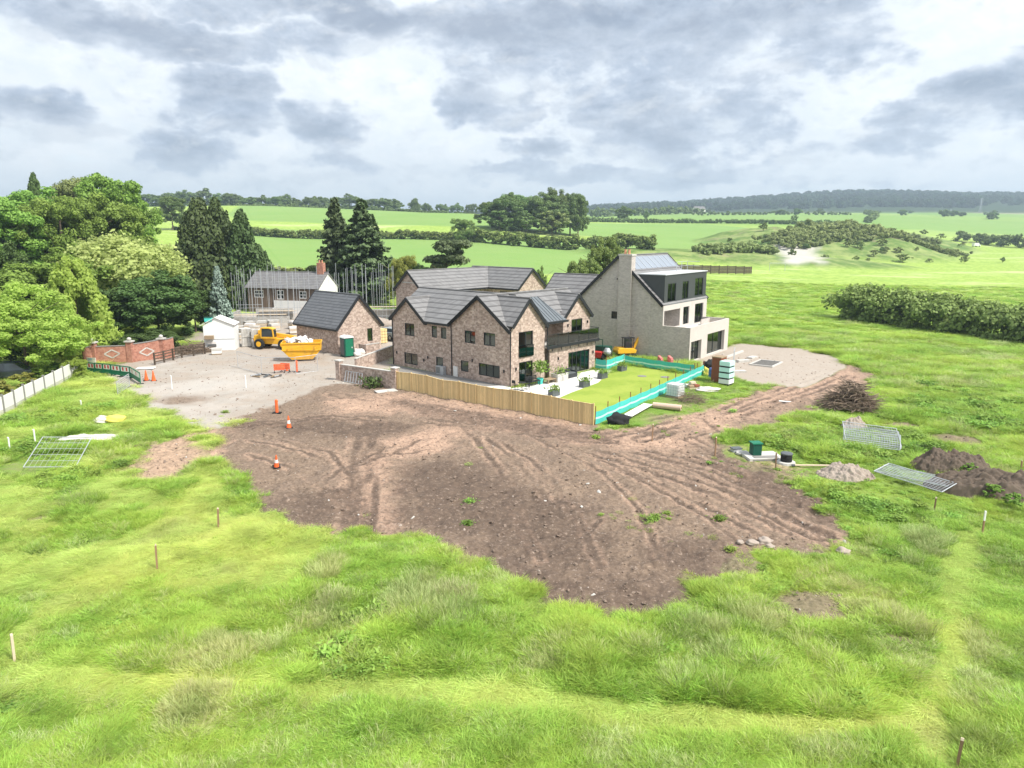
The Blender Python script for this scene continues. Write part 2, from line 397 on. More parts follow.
def Z(x, y, fine=True):
    """height of the land (arrays)"""
    x = np.asarray(x, float); y = np.asarray(y, float); yy = np.maximum(y, 5.0)
    col = np.clip(512+F*x/yy, -599, 1699); a = (col+600)/20; b = (np.log(yy)-_ld[0])/(_ld[1]-_ld[0])
    a = np.clip(a, 0, 114.999); b = np.clip(b, 0, 418.999); i = a.astype(int); j = b.astype(int); fa = a-i; fb = b-j
    z = (_T[i, j]*(1-fa)+_T[i+1, j]*fa)*(1-fb)+(_T[i, j+1]*(1-fa)+_T[i+1, j+1]*fa)*fb
    far = np.clip((np.hypot(x, y)-1900)/700, 0, 1)
    z = z+far*(fbm(x/420, y/900, 4)-.5)*38
    mid = np.clip((np.hypot(x, y)-250)/300, 0, 1)*(1-far)
    z = z+mid*(fbm(x/130+9, y/160, 3)-.5)*3.0
    # spoil bank beyond the rough field on the right
    e = ((x-158)/64)**2+((y-372)/62)**2
    z = z+np.where(e < 1, (1-e)**1.1*11.5*(.5+1.0*fbm(x/26, y/26, 4)), 0)
    e = ((x-238)/52)**2+((y-470)/70)**2
    z = z+np.where(e < 1, (1-e)*8*(.75+.5*fbm(x/22+3, y/22, 4)), 0)
    e = ((x-88)/70)**2+((y-272)/26)**2
    z = z+np.where(e < 1, (1-e)*3.6*(.7+.6*fbm(x/16+3, y/16, 4)), 0)
    return z
def ray(px, py):
    xx = (px-512)/F; yy = -(py-384)/F; c, s = math.cos(PITCH), math.sin(PITCH)
    return np.array([xx, c+yy*s, -s+yy*c])
def G(px, py):
    """the point of the land that stands at a place in the photograph"""
    d = ray(px, py); t = np.geomspace(10, 7000, 5000)
    q = d[None]*t[:, None]; h = CAM_H+q[:, 2]-Z(q[:, 0], q[:, 1])
    k = int(np.argmax(h < 0)) if (h < 0).any() else len(t)-1
    if k == 0: k = 1
    a, b = t[k-1], t[k]
    for _ in range(24):
        m = (a+b)/2; p = d*m
        if CAM_H+p[2]-float(Z(p[0], p[1])) < 0: b = m
        else: a = m
    p = d*a; return Vector((p[0], p[1], CAM_H+p[2]))
def at(px, dist):
    """a point on the land in a column of the photograph at a distance ahead"""
    x = (px-512)/F*dist*1.0
    for _ in range(3):
        z = float(Z(x, dist)); depth = dist*math.cos(PITCH)+(CAM_H-z)*math.sin(PITCH); x = (px-512)/F*depth
    return Vector((x, dist, float(Z(x, dist))))
def ztop(dist, py):
    dyv = -(py-384)/F; c, s = math.cos(PITCH), math.sin(PITCH)
    return CAM_H+dist*(-s+dyv*c)/(c+dyv*s)
def ground(x, y): return Vector((x, y, float(Z(x, y))))

# ---------------------------------------------------------------- the land: one sheet of ground to the horizon
def wpoly(pts): return np.array([G(*p)[:2] for p in pts])
def sdist(poly, x, y, closed=True):
    """signed distance to a polygon (inside positive), or distance to a polyline when not closed"""
    best = np.full(x.shape, 1e9); ins = np.zeros(x.shape, bool); n = len(poly)
    for i in range(n if closed else n-1):
        ax, ay = poly[i]; bx, by = poly[(i+1) % n]; dx, dy = bx-ax, by-ay
        t = np.clip(((x-ax)*dx+(y-ay)*dy)/(dx*dx+dy*dy+1e-9), 0, 1)
        best = np.minimum(best, np.hypot(x-ax-t*dx, y-ay-t*dy))
        if closed:
            c = ((ay > y) != (by > y)) & (x < (bx-ax)*(y-ay)/((by-ay) if abs(by-ay) > 1e-9 else 1e-9)+ax); ins ^= c
    return np.where(ins, best, -best) if closed else best
def sstep(a, b, v):
    t = np.clip((v-a)/(b-a), 0, 1); return t*t*(3-2*t)
SOIL = wpoly([(335,384),(398,384),(470,397),(560,413),(597,422),(606,430),(648,424),(690,412),(735,398),(770,386),(815,372),(850,372),(862,383),(830,402),(772,424),(722,436),(724,456),(772,474),(806,490),(838,516),(852,545),(792,551),(738,563),(706,582),(675,604),(648,618),(612,616),(575,606),(545,604),(520,586),(500,572),(482,564),(456,556),(425,543),(395,537),(362,532),(330,531),(292,532),(266,508),(248,490),(228,470),(210,452),(214,432),(232,422),(262,410),(300,396)])
GRAV = wpoly([(84,372),(150,352),(186,348),(186,338),(205,328),(226,306),(250,290),(330,288),(420,290),(420,330),(398,372),(400,389),(372,398),(330,404),(290,409),(248,420),(212,436),(190,428),(160,415),(136,396),(118,388)])
PAD = wpoly([(690,352),(740,342),(800,348),(846,358),(846,368),(806,388),(758,384),(712,372),(698,368)])
PADE = wpoly([(806,388),(830,360),(858,365),(880,376),(862,392),(830,398)])
PINK = wpoly([(112,470),(140,448),(178,432),(208,428),(216,440),(206,462),(180,482),(140,480)])
ISLE = wpoly([(604,428),(640,408),(694,374),(730,366),(752,374),(744,392),(706,408),(660,420)])
PATIO = wpoly([(508,385),(511.5,388.5),(594.5,369.5),(612,370),(598,383),(571,393),(546,404),(505,396),(470,388)])
LAWN = wpoly([(546,404),(571,393),(598,383),(612,370.5),(626,364),(692,374.5),(702,374),(650,399),(594,424)])
CROP = [wpoly(p) for p in ([(228,262),(300,268),(420,276),(560,274),(655,254),(640,246),(470,236),(300,230),(240,226)],
                           [(226,214),(310,207.5),(400,207),(470,214),(700,224),(840,228),(905,238),(780,247),(655,250),(640,240),(470,228),(300,222),(235,220)],
                           [(590,214),(700,219),(860,226),(860,217),(720,214),(600,209)], [(880,218),(880,226),(960,232),(1060,236),(1060,222),(960,220)])]
MOWN = [wpoly(p) for p in ([(0,640),(60,585),(140,530),(200,480),(228,472),(238,520),(200,550),(130,590),(60,620),(0,668)],
                           [(330,680),(430,668),(540,688),(640,700),(760,712),(860,712),(930,700),(935,730),(860,748),(720,742),(560,724),(420,704),(330,700)],
                           [(905,768),(922,690),(935,600),(950,530),(985,530),(975,610),(962,700),(955,768)], [(0,660),(150,668),(330,680),(330,700),(150,690),(0,690)])]
TRACKS = [([(520,430),(600,470),(640,510),(660,560)],.25,.06),([(640,452),(700,474),(760,500),(840,548)],.25,.09),([(660,446),(730,470),(800,500),(845,522)],.25,.1),([(620,470),(700,512),(740,546)],.25,.06),([(280,440),(330,452),(352,480),(350,520)],.3,.06),([(250,455),(300,470),(340,500)],.3,.05),([(390,480),(420,510),(430,540)],.25,.05),([(540,480),(580,520),(600,570)],.25,.05),([(356,536),(358,500),(362,460),(366,436),(372,424)], .55, .10), ([(362,536),(366,500),(370,460),(374,440)], .4, .08),
  ([(452,418),(476,440),(500,470),(516,500)], .3, .10), ([(487,438),(512,458),(534,480),(548,500)], .3, .09), ([(497,440),(530,460),(562,488)], .26, .07),
  ([(470,412),(540,428),(620,446),(700,466),(780,492),(840,520)], .35, .10), ([(480,424),(560,442),(650,468),(740,500),(820,536)], .35, .09), ([(560,428),(640,446),(716,470),(790,502)], .4, .09),
  ([(612,432),(680,452),(740,474),(810,506),(850,530)], .3, .10), ([(650,470),(720,500),(790,534)], .3, .07), ([(600,460),(690,498),(760,536)], .28, .06), ([(690,440),(740,462),(800,488),(832,512)], .35, .12), ([(700,480),(770,512),(836,540)], .25, .07),
  ([(600,436),(650,430),(720,412),(790,388),(830,374)], .45, .11), ([(640,440),(700,424),(760,408),(820,388),(852,376)], .45, .11), ([(620,424),(690,410),(750,392)], .4, .09), ([(680,440),(720,432),(700,418)], .3, .07),
  ([(240,425),(330,418),(420,420),(520,432),(610,442)], .4, .06), ([(250,440),(300,450),(342,470),(390,455),(420,440)], .3, .05), ([(300,500),(340,470),(372,455),(420,452)], .3, .06), ([(540,560),(520,520),(500,470)], .25, .05), ([(335,395),(420,404),(520,424),(600,438)], .4, .05),
  ([(600,520),(590,530)], .2, .01)]
TRW = [(wpoly(p), wd, dp) for p, wd, dp in TRACKS]
DAMP = [wpoly(p) for p in ([(400,400),(480,414),(590,432),(600,440),(540,436),(440,418),(396,404)], [(240,424),(330,420),(420,426),(400,436),(300,434)], [(398,470),(450,458),(500,474),(580,510),(620,560),(560,580),(480,545),(400,520)],
   [(480,560),(560,570),(650,580),(700,574),(660,612),(600,612),(530,598)], [(270,505),(340,490),(350,520),(292,528)], [(660,540),(740,545),(700,578),(660,570)], [(720,456),(800,490),(836,520),(800,515),(740,480)])]
PALE = [wpoly(p) for p in ([(330,398),(400,394),(470,404),(560,420),(610,432),(700,440),(690,450),(600,446),(500,428),(400,412),(330,412)],[(620,432),(720,404),(800,378),(850,368),(870,380),(800,400),(720,430)],[(380,440),(440,424),(470,430),(450,448),(395,460)], [(350,520),(366,450),(392,452),(392,525)], [(460,414),(520,424),(540,434),(480,430)], [(760,440),(800,455),(790,468),(750,462)])]
WHITESPOIL = wpoly([(776,246),(800,244),(818,248),(822,262),(790,264),(782,256)])

pxc = np.concatenate([np.linspace(-3200, -420, 40), np.linspace(-400, -130, 60), np.linspace(-126, 1150, 800), np.linspace(1156, 1420, 60), np.linspace(1440, 4200, 40)])
dd = [6.0]
while dd[-1] < 9000:
    d = dd[-1]; dd.append(d+max(.10, min(d*d/9200*1.05, max(.012*d, .3)) if d < 100 else d*.0135))
dd = np.array(dd)
gx, gy = np.meshgrid((pxc-512)/F, dd); gx = gx*gy
# a skirt behind the camera closes the sheet
ny, nx = gx.shape
X = gx.ravel(); Y = gy.ravel(); Zg = Z(X, Y)
near = (Y < 105) & (np.abs(X) < 75); ix = np.where(near)[0]; xn, yn = X[ix], Y[ix]
wob = (fbm(xn*.9, yn*.9, 4)-.5)*2.6+(fbm(xn*4, yn*4, 3)-.5)*.9
def full(v): a = np.zeros(X.shape); a[ix] = v; return a
soil_n = np.maximum(sstep(-.35, .35, sdist(SOIL, xn, yn)+wob*.8), sstep(-.3, .3, sdist(PADE, xn, yn)+wob*.7))
isle = sstep(-.4, .4, sdist(ISLE, xn, yn)+wob*.8); soil_n *= 1-isle*.95
grav_n = np.maximum(sstep(-.9, 1.2, sdist(GRAV, xn, yn)+wob*1.2), sstep(-.1, .15, sdist(PAD, xn, yn)+wob*.12))*(1-.0)
pad_n = sstep(-.1, .15, sdist(PAD, xn, yn)+wob*.12)
pink_n = sstep(-1.2, 1.0, sdist(PINK, xn, yn)+wob*1.3)
soil_n = np.maximum(soil_n, pink_n*.95)
sparse = sstep(-2.6, .3, sdist(SOIL, xn, yn)+wob*1.6)*(xn > 12)*.55       # thin, patchy growth at the right-hand edge of the dirt
bare_bits = sstep(.60, .72, fbm(xn*.22+31, yn*.22, 4))*.35*(yn > 28)
extra = [((742,566),1.2),((800,600),1.6),((820,612),1.2),((760,470),3.0),((690,600),.8),((835,395),2.4),((672,418),1.6),((655,430),1.4),((180,400),2),((40,520),.8),((905,425),2.0),((960,440),2.4),((935,470),1.0),((890,640),.8)]
for (p, r) in extra:
    q = G(*p); soil_n = np.maximum(soil_n, sstep(r*1.2, r*.3, np.hypot((xn-q.x)*.8, yn-q.y)+wob*.5)*.85)
mown_n = np.zeros(xn.shape)
for m in MOWN: mown_n = np.maximum(mown_n, sstep(-.5, .5, sdist(m, xn, yn)+wob*.35))
rut = np.zeros(xn.shape); rutd = np.zeros(xn.shape); bermc = np.zeros(xn.shape)
for (pl, wd, dp) in TRW:
    dist = sdist(pl, xn, yn, False)+(fbm(xn*1.3+dp*90, yn*1.3, 3)-.5)*.22
    dist = np.abs(dist-(.42 if wd >= .35 else .0)); wd = wd*.62
    for off in (0,):
        prof = np.exp(-(dist/(wd*.8))**4); berm = np.exp(-((dist-wd*1.7)/(wd*.7))**2)
        brk = np.clip((fbm(xn*.3+wd*50, yn*.3+dp*70, 4)-.30)*3.6, 0, 1.6)
        rutd += (-prof*dp+berm*dp*.55)*brk*.34; bermc = np.maximum(bermc, berm*np.clip(brk, 0, 1)*.6); rut = np.maximum(rut, prof*np.clip(brk*1.1-.15, 0, 1))
damp = np.zeros(xn.shape); pale = np.zeros(xn.shape)
for m in DAMP: damp = np.maximum(damp, sstep(-1.6, 1.2, sdist(m, xn, yn)+wob*1.1))
for m in PALE: pale = np.maximum(pale, sstep(-1.4, 1.2, sdist(m, xn, yn)+wob*1.1))
pale = np.maximum(np.maximum(pale, pink_n), bermc)
bare = np.clip(np.maximum(soil_n, grav_n), 0, 1)
micro = soil_n*(1-pad_n)*((fbm(xn*1.1, yn*1.1, 4)-.5)*.34+(fbm(xn*4.1, yn*4.1, 3)-.5)*.16)+grav_n*(1-pad_n)*(fbm(xn*1.5, yn*1.5, 3)-.5)*.12+(1-bare)*((fbm(xn*.35, yn*.35, 3)-.5)*.35)*sstep(0, 12, 62-yn)
lift = np.zeros(xn.shape)
FLATS = [PATIO, LAWN, np.array([tuple(A_)[:2] for A_ in (G(505,390),G(392,364),G(420,330),G(600,335),G(600,372))])]
flat = np.zeros(xn.shape)
for m in FLATS: flat = np.maximum(flat, sstep(-1.2, -.2, sdist(m, xn, yn)))
Zn = Zg[ix]+(rutd*soil_n+micro)*(1-flat)-flat*.01
# keep the land below the paved and built platforms flat
Zg[ix] = Zn
crop = np.zeros(X.shape); fx = (Y > 140) & (Y < 1500); fi = np.where(fx)[0]
for c in CROP: crop[fi] = np.maximum(crop[fi], sstep(-3, 3, sdist(c, X[fi], Y[fi])))
spoil = np.zeros(X.shape); spoil[fi] = sstep(-4, 3, sdist(WHITESPOIL, X[fi], Y[fi])+(fbm(X[fi]/5, Y[fi]/5, 4)-.5)*10)
e1 = ((X-158)/64)**2+((Y-372)/62)**2; e2 = ((X-238)/52)**2+((Y-470)/70)**2; e3 = ((X-88)/70)**2+((Y-272)/26)**2
scrub = np.clip(np.maximum(np.maximum(1.1-e1, 1.1-e2), 1.0-e3)*3, 0, 1)
scrub = scrub*(Y > 200)
farw = sstep(-150, 100, Y-1480-np.clip((X-700)*.05, -60, 60))
A1 = np.stack([full(soil_n), full(grav_n), full(mown_n), full(np.clip(damp*.95+rut*1.15, 0, 1))], 1)
A2 = np.stack([full(pale), crop, scrub, spoil], 1)
A3 = np.stack([full(pad_n), full(np.clip(sparse+bare_bits, 0, 1)*(1-bare)), farw, full(rut)], 1)
idx = np.arange(nx*ny).reshape(ny, nx)
quads = np.stack([idx[:-1, :-1], idx[:-1, 1:], idx[1:, 1:], idx[1:, :-1]], -1).reshape(-1, 4)
V3 = np.stack([X, Y, Zg], 1)
# the strip of field under and behind the camera
bk = np.array([[-90, -60, 0], [90, -60, 0], [90, 6, 0], [-90, 6, 0]], float)
def grid_mesh(name, V, Q, attrs):
    me = bpy.data.meshes.new(name); me.vertices.add(len(V)); me.vertices.foreach_set('co', V.astype(np.float32).ravel())
    me.loops.add(Q.size); me.loops.foreach_set('vertex_index', Q.astype(np.int32).ravel())
    me.polygons.add(len(Q)); me.polygons.foreach_set('loop_start', np.arange(0, Q.size, Q.shape[1], dtype=np.int32))
    me.update(calc_edges=True); me.shade_smooth()
    for k, a in attrs.items():
        at_ = me.attributes.new(k, 'FLOAT_COLOR', 'POINT'); at_.data.foreach_set('color', a.astype(np.float32).ravel())
    return me

m, t = new_mat('ground')
g1 = t.new('ShaderNodeAttribute', attribute_name='a1'); g2 = t.new('ShaderNodeAttribute', attribute_name='a2'); g3 = t.new('ShaderNodeAttribute', attribute_name='a3')
r1 = t.new('ShaderNodeSeparateColor', {0: g1.outputs['Color']}).outputs; r2 = t.new('ShaderNodeSeparateColor', {0: g2.outputs['Color']}).outputs; r3 = t.new('ShaderNodeSeparateColor', {0: g3.outputs['Color']}).outputs
soil, grav, mown, dampA = r1[0], r1[1], r1[2], g1.outputs['Alpha']
paleA, cropA, scrubA, spoilA = r2[0], r2[1], r2[2], g2.outputs['Alpha']
padA, sparseA, farA, rutA = r3[0], r3[1], r3[2], g3.outputs['Alpha']
pos = t.new('ShaderNodeNewGeometry').outputs['Position']
nA = t.noise(pos, .35, 6); nB = t.noise(pos, 1.9, 7, .65); nC = t.noise(pos, 9, 5, .6); nD = t.noise(pos, .06, 5, .6); nE = t.noise(pos, .012, 6, .62)
px_, py_, pz_ = t.sep(pos)
# near grass (mostly covered by real blades)
gr = t.mix(nB, (.085, .15, .022), (.17, .27, .05)); gr = t.mix(t.ramp(nA, .4, .7), gr, (.21, .29, .065))
gr = t.mix(t.math('MULTIPLY', mown, .7), gr, (.25, .33, .07))
# rough meadow to the right, streaked with pale seed heads
streak = t.noise(t.comb(t.math('MULTIPLY', px_, .018), t.math('MULTIPLY', py_, .05), 0.0), 1.0, 7, .66)
tuft = t.noise(pos, .55, 6, .7)
md = t.mix(t.ramp(tuft, .32, .68), (.19, .29, .05), (.36, .47, .11))
md = t.mix(t.ramp(streak, .50, .68, 0, .75), md, (.52, .56, .28))
md = t.mix(t.ramp(nD, .55, .72, 0, .5), md, (.17, .30, .06))
away = t.ramp(py_, 62, 100)
gr = t.mix(away, gr, md)
# far country: pasture and stubble in broad uneven parcels
cellv = t.new('ShaderNodeTexVoronoi', {'Vector': t.comb(t.math('MULTIPLY', px_, .0042), t.math('MULTIPLY', py_, .0026), 0.0), 'Scale': 1.0, 'Randomness': .8}, feature='F1')
cv = t.new('ShaderNodeSeparateColor', {0: cellv.outputs['Color']}).outputs
parc = t.mix(cv[0], (.16, .28, .065), (.26, .36, .10)); parc = t.mix(t.ramp(cv[1], .62, .8), parc, (.36, .38, .20))
gr = t.mix(t.ramp(py_, 520, 640), gr, parc)
# young cereal: even and bright with faint tramlines
tram = t.math('ABSOLUTE', t.math('SUBTRACT', t.math('FRACT', t.math('DIVIDE', t.math('ADD', t.math('MULTIPLY', px_, .93), t.math('MULTIPLY', py_, .36)), 24.0)), .5))
cr = t.mix(nE, (.17, .275, .075), (.23, .335, .098)); cr = t.mix(t.ramp(t.noise(pos, .05, 6, .65), .35, .75, 0, .45), cr, (.15, .29, .065))
cr = t.mix(t.ramp(tram, .0, .03, .28, 0), cr, (.14, .26, .05))
gr = t.mix(cropA, gr, cr)
sc = t.mix(t.ramp(t.noise(pos, .12, 7, .7), .4, .62), (.10, .17, .04), (.24, .29, .10)); sc = t.mix(t.ramp(t.noise(pos, .07, 6, .7), .55, .68, 0, .7), sc, (.27, .22, .15))
gr = t.mix(scrubA, gr, sc)
gr = t.mix(spoilA, gr, t.mix(t.noise(pos, .3, 6), (.36, .34, .29), (.52, .50, .44)))
gr = t.mix(farA, gr, (.035, .06, .022))
# soil
so = t.mix(nB, (.14, .10, .071), (.285, .21, .15)); so = t.mix(t.ramp(nA, .35, .7), so, (.205, .15, .11))
so = t.mix(t.math('MULTIPLY', paleA, t.ramp(nB, .2, .75, .35, 1)), so, (.47, .315, .225))
so = t.mix(t.math('MULTIPLY', dampA, t.ramp(nB, .25, .7, 1.0, .62)), so, (.095, .068, .052))
so = t.mix(t.ramp(t.noise(pos, 3.2, 6, .72), .58, .70, 0, .75), so, (.40, .315, .25))
so = t.mix(t.ramp(t.noise(pos, 2.3, 7, .75), .57, .66, 0, .6), so, (.10, .073, .058))
nF = t.noise(pos, 6.0, 8, .72)
so = t.mix(t.ramp(nF, .38, .52, .6, 0), so, (.085, .06, .046)); so = t.mix(t.ramp(nF, .56, .68, 0, .55), so, (.42, .32, .245))
so = t.mix(t.ramp(nC, .62, .74, 0, .7), so, (.45, .38, .32))
# gravel and crushed stone
gv = t.mix(nC, (.265, .23, .195), (.41, .37, .32)); gv = t.mix(t.ramp(nA, .38, .66, 0, .75), gv, (.33, .27, .215))
gv = t.mix(t.ramp(nB, .55, .72, 0, .55), gv, (.20, .16, .13)); gv = t.mix(t.ramp(nD, .5, .62, 0, .5), gv, (.47, .44, .40))
gv = t.mix(t.math('MULTIPLY', padA, .8), gv, t.mix(nB, (.29, .235, .185), (.43, .375, .315)))
c = t.mix(t.math('MULTIPLY', sparseA, t.ramp(nB, .38, .6)), gr, so)
c = t.mix(grav, c, gv); c = t.mix(t.math('MULTIPLY', soil, t.math('SUBTRACT', 1.0, padA)), c, so)
hgt = t.math('ADD', t.math('MULTIPLY', nB, .5), t.math('ADD', t.math('MULTIPLY', nC, .22), t.math('MULTIPLY', t.noise(pos, 30, 3), .10)))
p = principled(t, c, .95, hgt, .75, .16, .12)
t.l.new(p.outputs[0], t.out.inputs[0])
# bare earth, gravel and grass are cut from the same sheet, so they share every edge
vs_ = np.where(full(soil_n) > .5, 1, 0); vs_ = np.where(full(grav_n)*(1-0) > np.maximum(full(soil_n), .5), 2, vs_)
cls = vs_[quads]; qc = np.where((cls == 1).sum(1) >= 2, 1, np.where((cls == 2).sum(1) >= 2, 2, 0))
GROUND = []
me0 = grid_mesh('ground_all', V3, quads, {})
nrm = np.empty(len(V3)*3, np.float32); me0.vertex_normals.foreach_get('vector', nrm); nrm = nrm.reshape(-1, 3); bpy.data.meshes.remove(me0)
for k, nm in enumerate(('grassland', 'bare_soil', 'gravel_yard')):
    Qk = quads[qc == k]; used, invx = np.unique(Qk, return_inverse=True); Qk = invx.reshape(-1, 4)
    me = grid_mesh(nm, V3[used], Qk, {'a1': A1[used], 'a2': A2[used], 'a3': A3[used]})
    me.normals_split_custom_set_from_vertices(nrm[used])
    o = bpy.data.objects.new(nm, me); COL.objects.link(o); me.materials.append(MATS['ground']); tag(o, kind='structure'); GROUND.append(o)
b = MB(); b.add([(-600, -300, -.02), (600, -300, -.02), (600, 6.2, -.02), (-600, 6.2, -.02)], [(0, 1, 2, 3)]); tag(b.build('near_field', MATS['ground']), kind='structure')
def sheet(name, poly, z, mat):
    tri = geometry.tessellate_polygon([[Vector((x, y, 0)) for x, y in poly]])
    n = len(poly); vs = [(x, y, z) for x, y in poly]+[(x, y, z-.3) for x, y in poly]; b = MB(); fs = []
    for q in tri:
        a, b_, c_ = (Vector(vs[i]) for i in q); fs.append(tuple(q) if (b_-a).cross(c_-a).z > 0 else tuple(reversed(q)))
    b.add(vs, fs+[(i, (i+1) % n, n+(i+1) % n, n+i) for i in range(n)]); return tag(b.build(name, mat), kind='structure')
m, t = new_mat('lawn'); pos = t.new('ShaderNodeNewGeometry').outputs['Position']
c = t.mix(t.noise(pos, 2.2, 6), (.19, .27, .04), (.29, .37, .065)); c = t.mix(t.ramp(t.noise(pos, .35, 4), .42, .62, 0, .6), c, (.34, .39, .08)); c = t.mix(t.ramp(t.noise(pos, 18, 3), .5, .8, 0, .5), c, (.16, .22, .03))
p = principled(t, c, .95, t.noise(pos, 25, 4), .6, .03, .1); t.l.new(p.outputs[0], t.out.inputs[0])
sheet('side_path', wpoly([(391,364.5),(397,386.5),(470,399),(505,396),(508,385.5)]), .008, M['conc_dark']); sheet('lawn', LAWN, .03, MATS['lawn']); sheet('patio', PATIO, .012, M['paving'])
def soil_at(x, y):
    """0..1 how bare the land is at points (nearest grid vertex)"""
    x = np.asarray(x); y = np.asarray(y)
    i = np.clip(np.searchsorted(pxc, 512+F*x/y), 0, nx-1); j = np.clip(np.searchsorted(dd, y), 0, ny-1); k = j*nx+i
    return np.maximum(A1[k, 0], A1[k, 1]), A1[k, 2], np.maximum(A3[k, 1], 0), Zg[k], A2[k, 1]
def GH(x, y):
    return float(soil_at(np.array([x]), np.array([y]))[3][0])

# ---------------------------------------------------------------- buildings
def window(parent, o, d, n, a, b, c, e, lights=2, name='window', fr=.07, dep=.10, gl='glass', mat='frame_dark', curtain=None, transom=None, gg=None):
    """a window (or glazed door) standing inside an opening: frame > panes, curtain"""
    o, d, n = Vector(o), Vector(d), Vector(n)
    P = lambda u, z, k=0: o+d*u+Vector((0, 0, z))+n*k
    w = b-a; f = MB(); k = -dep+.035
    for (p, q) in (((a+fr/2, c), (a+fr/2, e)), ((b-fr/2, c), (b-fr/2, e))): f.bar(P(*p, k), P(*q, k), .07, fr, d)
    for z in (c+fr/2, e-fr/2): f.bar(P(a+fr, z, k), P(b-fr, z, k), .07, fr, (0, 0, 1))
    for i in range(1, lights): f.bar(P(a+w*i/lights, c+fr, k), P(a+w*i/lights, e-fr, k), .066, fr*.9, d)
    if transom: f.bar(P(a+fr, transom, k), P(b-fr, transom, k), .06, fr*.9, (0, 0, 1))
    wo = f.build(name, mat, parent)
    g = MB(); g.add([P(a+fr*.5, c+fr*.5, k-.012), P(b-fr*.5, c+fr*.5, k-.012), P(b-fr*.5, e-fr*.5, k-.012), P(a+fr*.5, e-fr*.5, k-.012)], [(0, 1, 2, 3) if d.cross(Vector((0, 0, 1))).dot(n) > 0 else (3, 2, 1, 0)])
    g.build('pane', gl, wo)
    if curtain:
        for (s0, s1, z0) in curtain:
            cb = MB(); cb.obox(P(a+w*(s0+s1)/2, (c+(e-c)*z0+e)/2, k-.14), d*(w*(s1-s0)/2), n*.02, Vector((0, 0, (e-c-(e-c)*z0)/2-.03))); cb.build('curtain', 'curtain', wo)
    return wo
def gable_roof(mb, trim, axis, r0, r1, rc, zr, half, ze, oh=.25, ohl=None, th=.16, end0=True, end1=True, right=True, left=True):
    """two slabs over a ridge along axis from r0 to r1 centred on rc; black bargeboards and eaves boards go to trim"""
    P = (lambda t, u, z: (t, u, z)) if axis == 'x' else (lambda t, u, z: (u, t, z))
    sl = (zr-ze)/half; oh_ = oh
    for sg, on in ((-1, left), (1, right)):
        if not on: continue
        oh = ohl if (sg < 0 and ohl is not None) else oh_; zo = ze-oh*sl
        u1 = rc+sg*(half+oh)
        mb.slab([P(r0, rc, zr+th), P(r1, rc, zr+th), P(r1, u1, zo+th), P(r0, u1, zo+th)], th)
        for rr, e in ((r0, end0), (r1, end1)):
            if e:
                s2 = -.03 if rr == r0 else .03
                trim.bar(P(rr+s2, rc, zr+.03), P(rr+s2, u1, zo+.03), .06, .30)
        if oh > .1: trim.bar(P(r0, u1+sg*.03, zo+.04), P(r1, u1+sg*.03, zo+.04), .10, .20)
    c = MB()
    mb.tube(P(r0, rc, zr+th), P(r1, rc, zr+th), .09, n=6)

# ---- the brick house with the cross gables: x runs along the garden front, y along the side by the timber fence
A0 = G(510.7, 387)
TH = R(47.0)
house = thing('brick_house', 'large brown brick house with black trimmed cross gables behind the new timber fence', 'house', A0, TH)
X_, Y_ = Vector((1, 0, 0)), Vector((0, 1, 0))
wl = MB()
side_w = [(14.37, 12.9, 3.17, 4.4), (10.31, 9.55, 3.36, 4.46), (8.99, 8.22, 3.37, 4.42), (5.75, 4.34, 3.31, 4.44), (3.29, 1.86, 3.33, 4.48), (14.58, 12.52, .32, 1.45), (9.77, 8.77, .52, 1.56), (6.31, 5.3, .61, 1.62), (3.94, 1.32, .56, 1.66)]
side_w = [(b, a, c, e) for (a, b, c, e) in side_w]
EV = 4.85
wl.wall((0, 0, 0), Y_, -X_, [(0, -.3), (16.35, -.3), (16.35, 4.75), (13.8, 6.82), (11.25, 4.75), (11.25, EV), (7.55, EV), (3.85, 7.55), (0, EV)], side_w)
wl.wall((0, 0, 0), X_, -Y_, [(0, -.3), (4.5, -.3), (4.5, 5.05), (2.22, 7.4), (0, EV)], [(1.01, 2.89, 2.51, 4.66), (1.06, 2.87, .02, 2.0)])
wl.wall((5.2, 0, 0), X_, -Y_, [(0, -.3), (6.95, -.3), (6.95, 2.86), (0, 2.86)], [(2.75, 6.02, .03, 2.05)])
wl.wall((5.2, 0, 0), Y_, -X_, [(0, -.3), (2.2, -.3), (2.2, 2.86), (0, 2.86)])
wl.wall((4.5, 2.2, 0), X_, -Y_, [(0, -.3), (3.6, -.3), (3.6, 5.2), (0, 5.2)], [(.35, 1.7, 3.02, 5.05)])
wl.wall((4.5, 0, 0), Y_, X_, [(0, -.3), (2.2, -.3), (2.2, 5.05), (0, 5.05)])
wl.wall((8.1, .8, 0), Y_, -X_, [(0, 2.9), (1.4, 2.9), (1.4, 5.2), (0, 5.2)])
wl.wall((8.1, .8, 0), X_, -Y_, [(0, 2.9), (4.15, 2.9), (4.15, 5.28), (2.08, 7.28), (0, 5.28)], [(1.25, 2.95, 3.02, 5.0)])
wl.wall((12.15, 0, 0), Y_, X_, [(0, -.3), (.8, -.3), (.8, 2.86), (0, 2.86)])
wl.wall((12.25, .8, 0), Y_, X_, [(0, -.3), (6.75, -.3), (6.75, EV), (3.05, 7.5), (0, 5.2)])
wl.wall((7.6, 7.55, 0), X_, Y_, [(0, -.3), (4.65, -.3), (4.65, EV), (0, EV)])
wl.wall((7.6, 7.55, 0), Y_, X_, [(0, -.3), (8.8, -.3), (8.8, EV), (0, EV)])
wl.wall((0, 16.35, 0), X_, Y_, [(0, -.3), (7.6, -.3), (7.6, EV), (3.8, 7.4), (0, EV)])
wl.build('wall', 'brick', house)
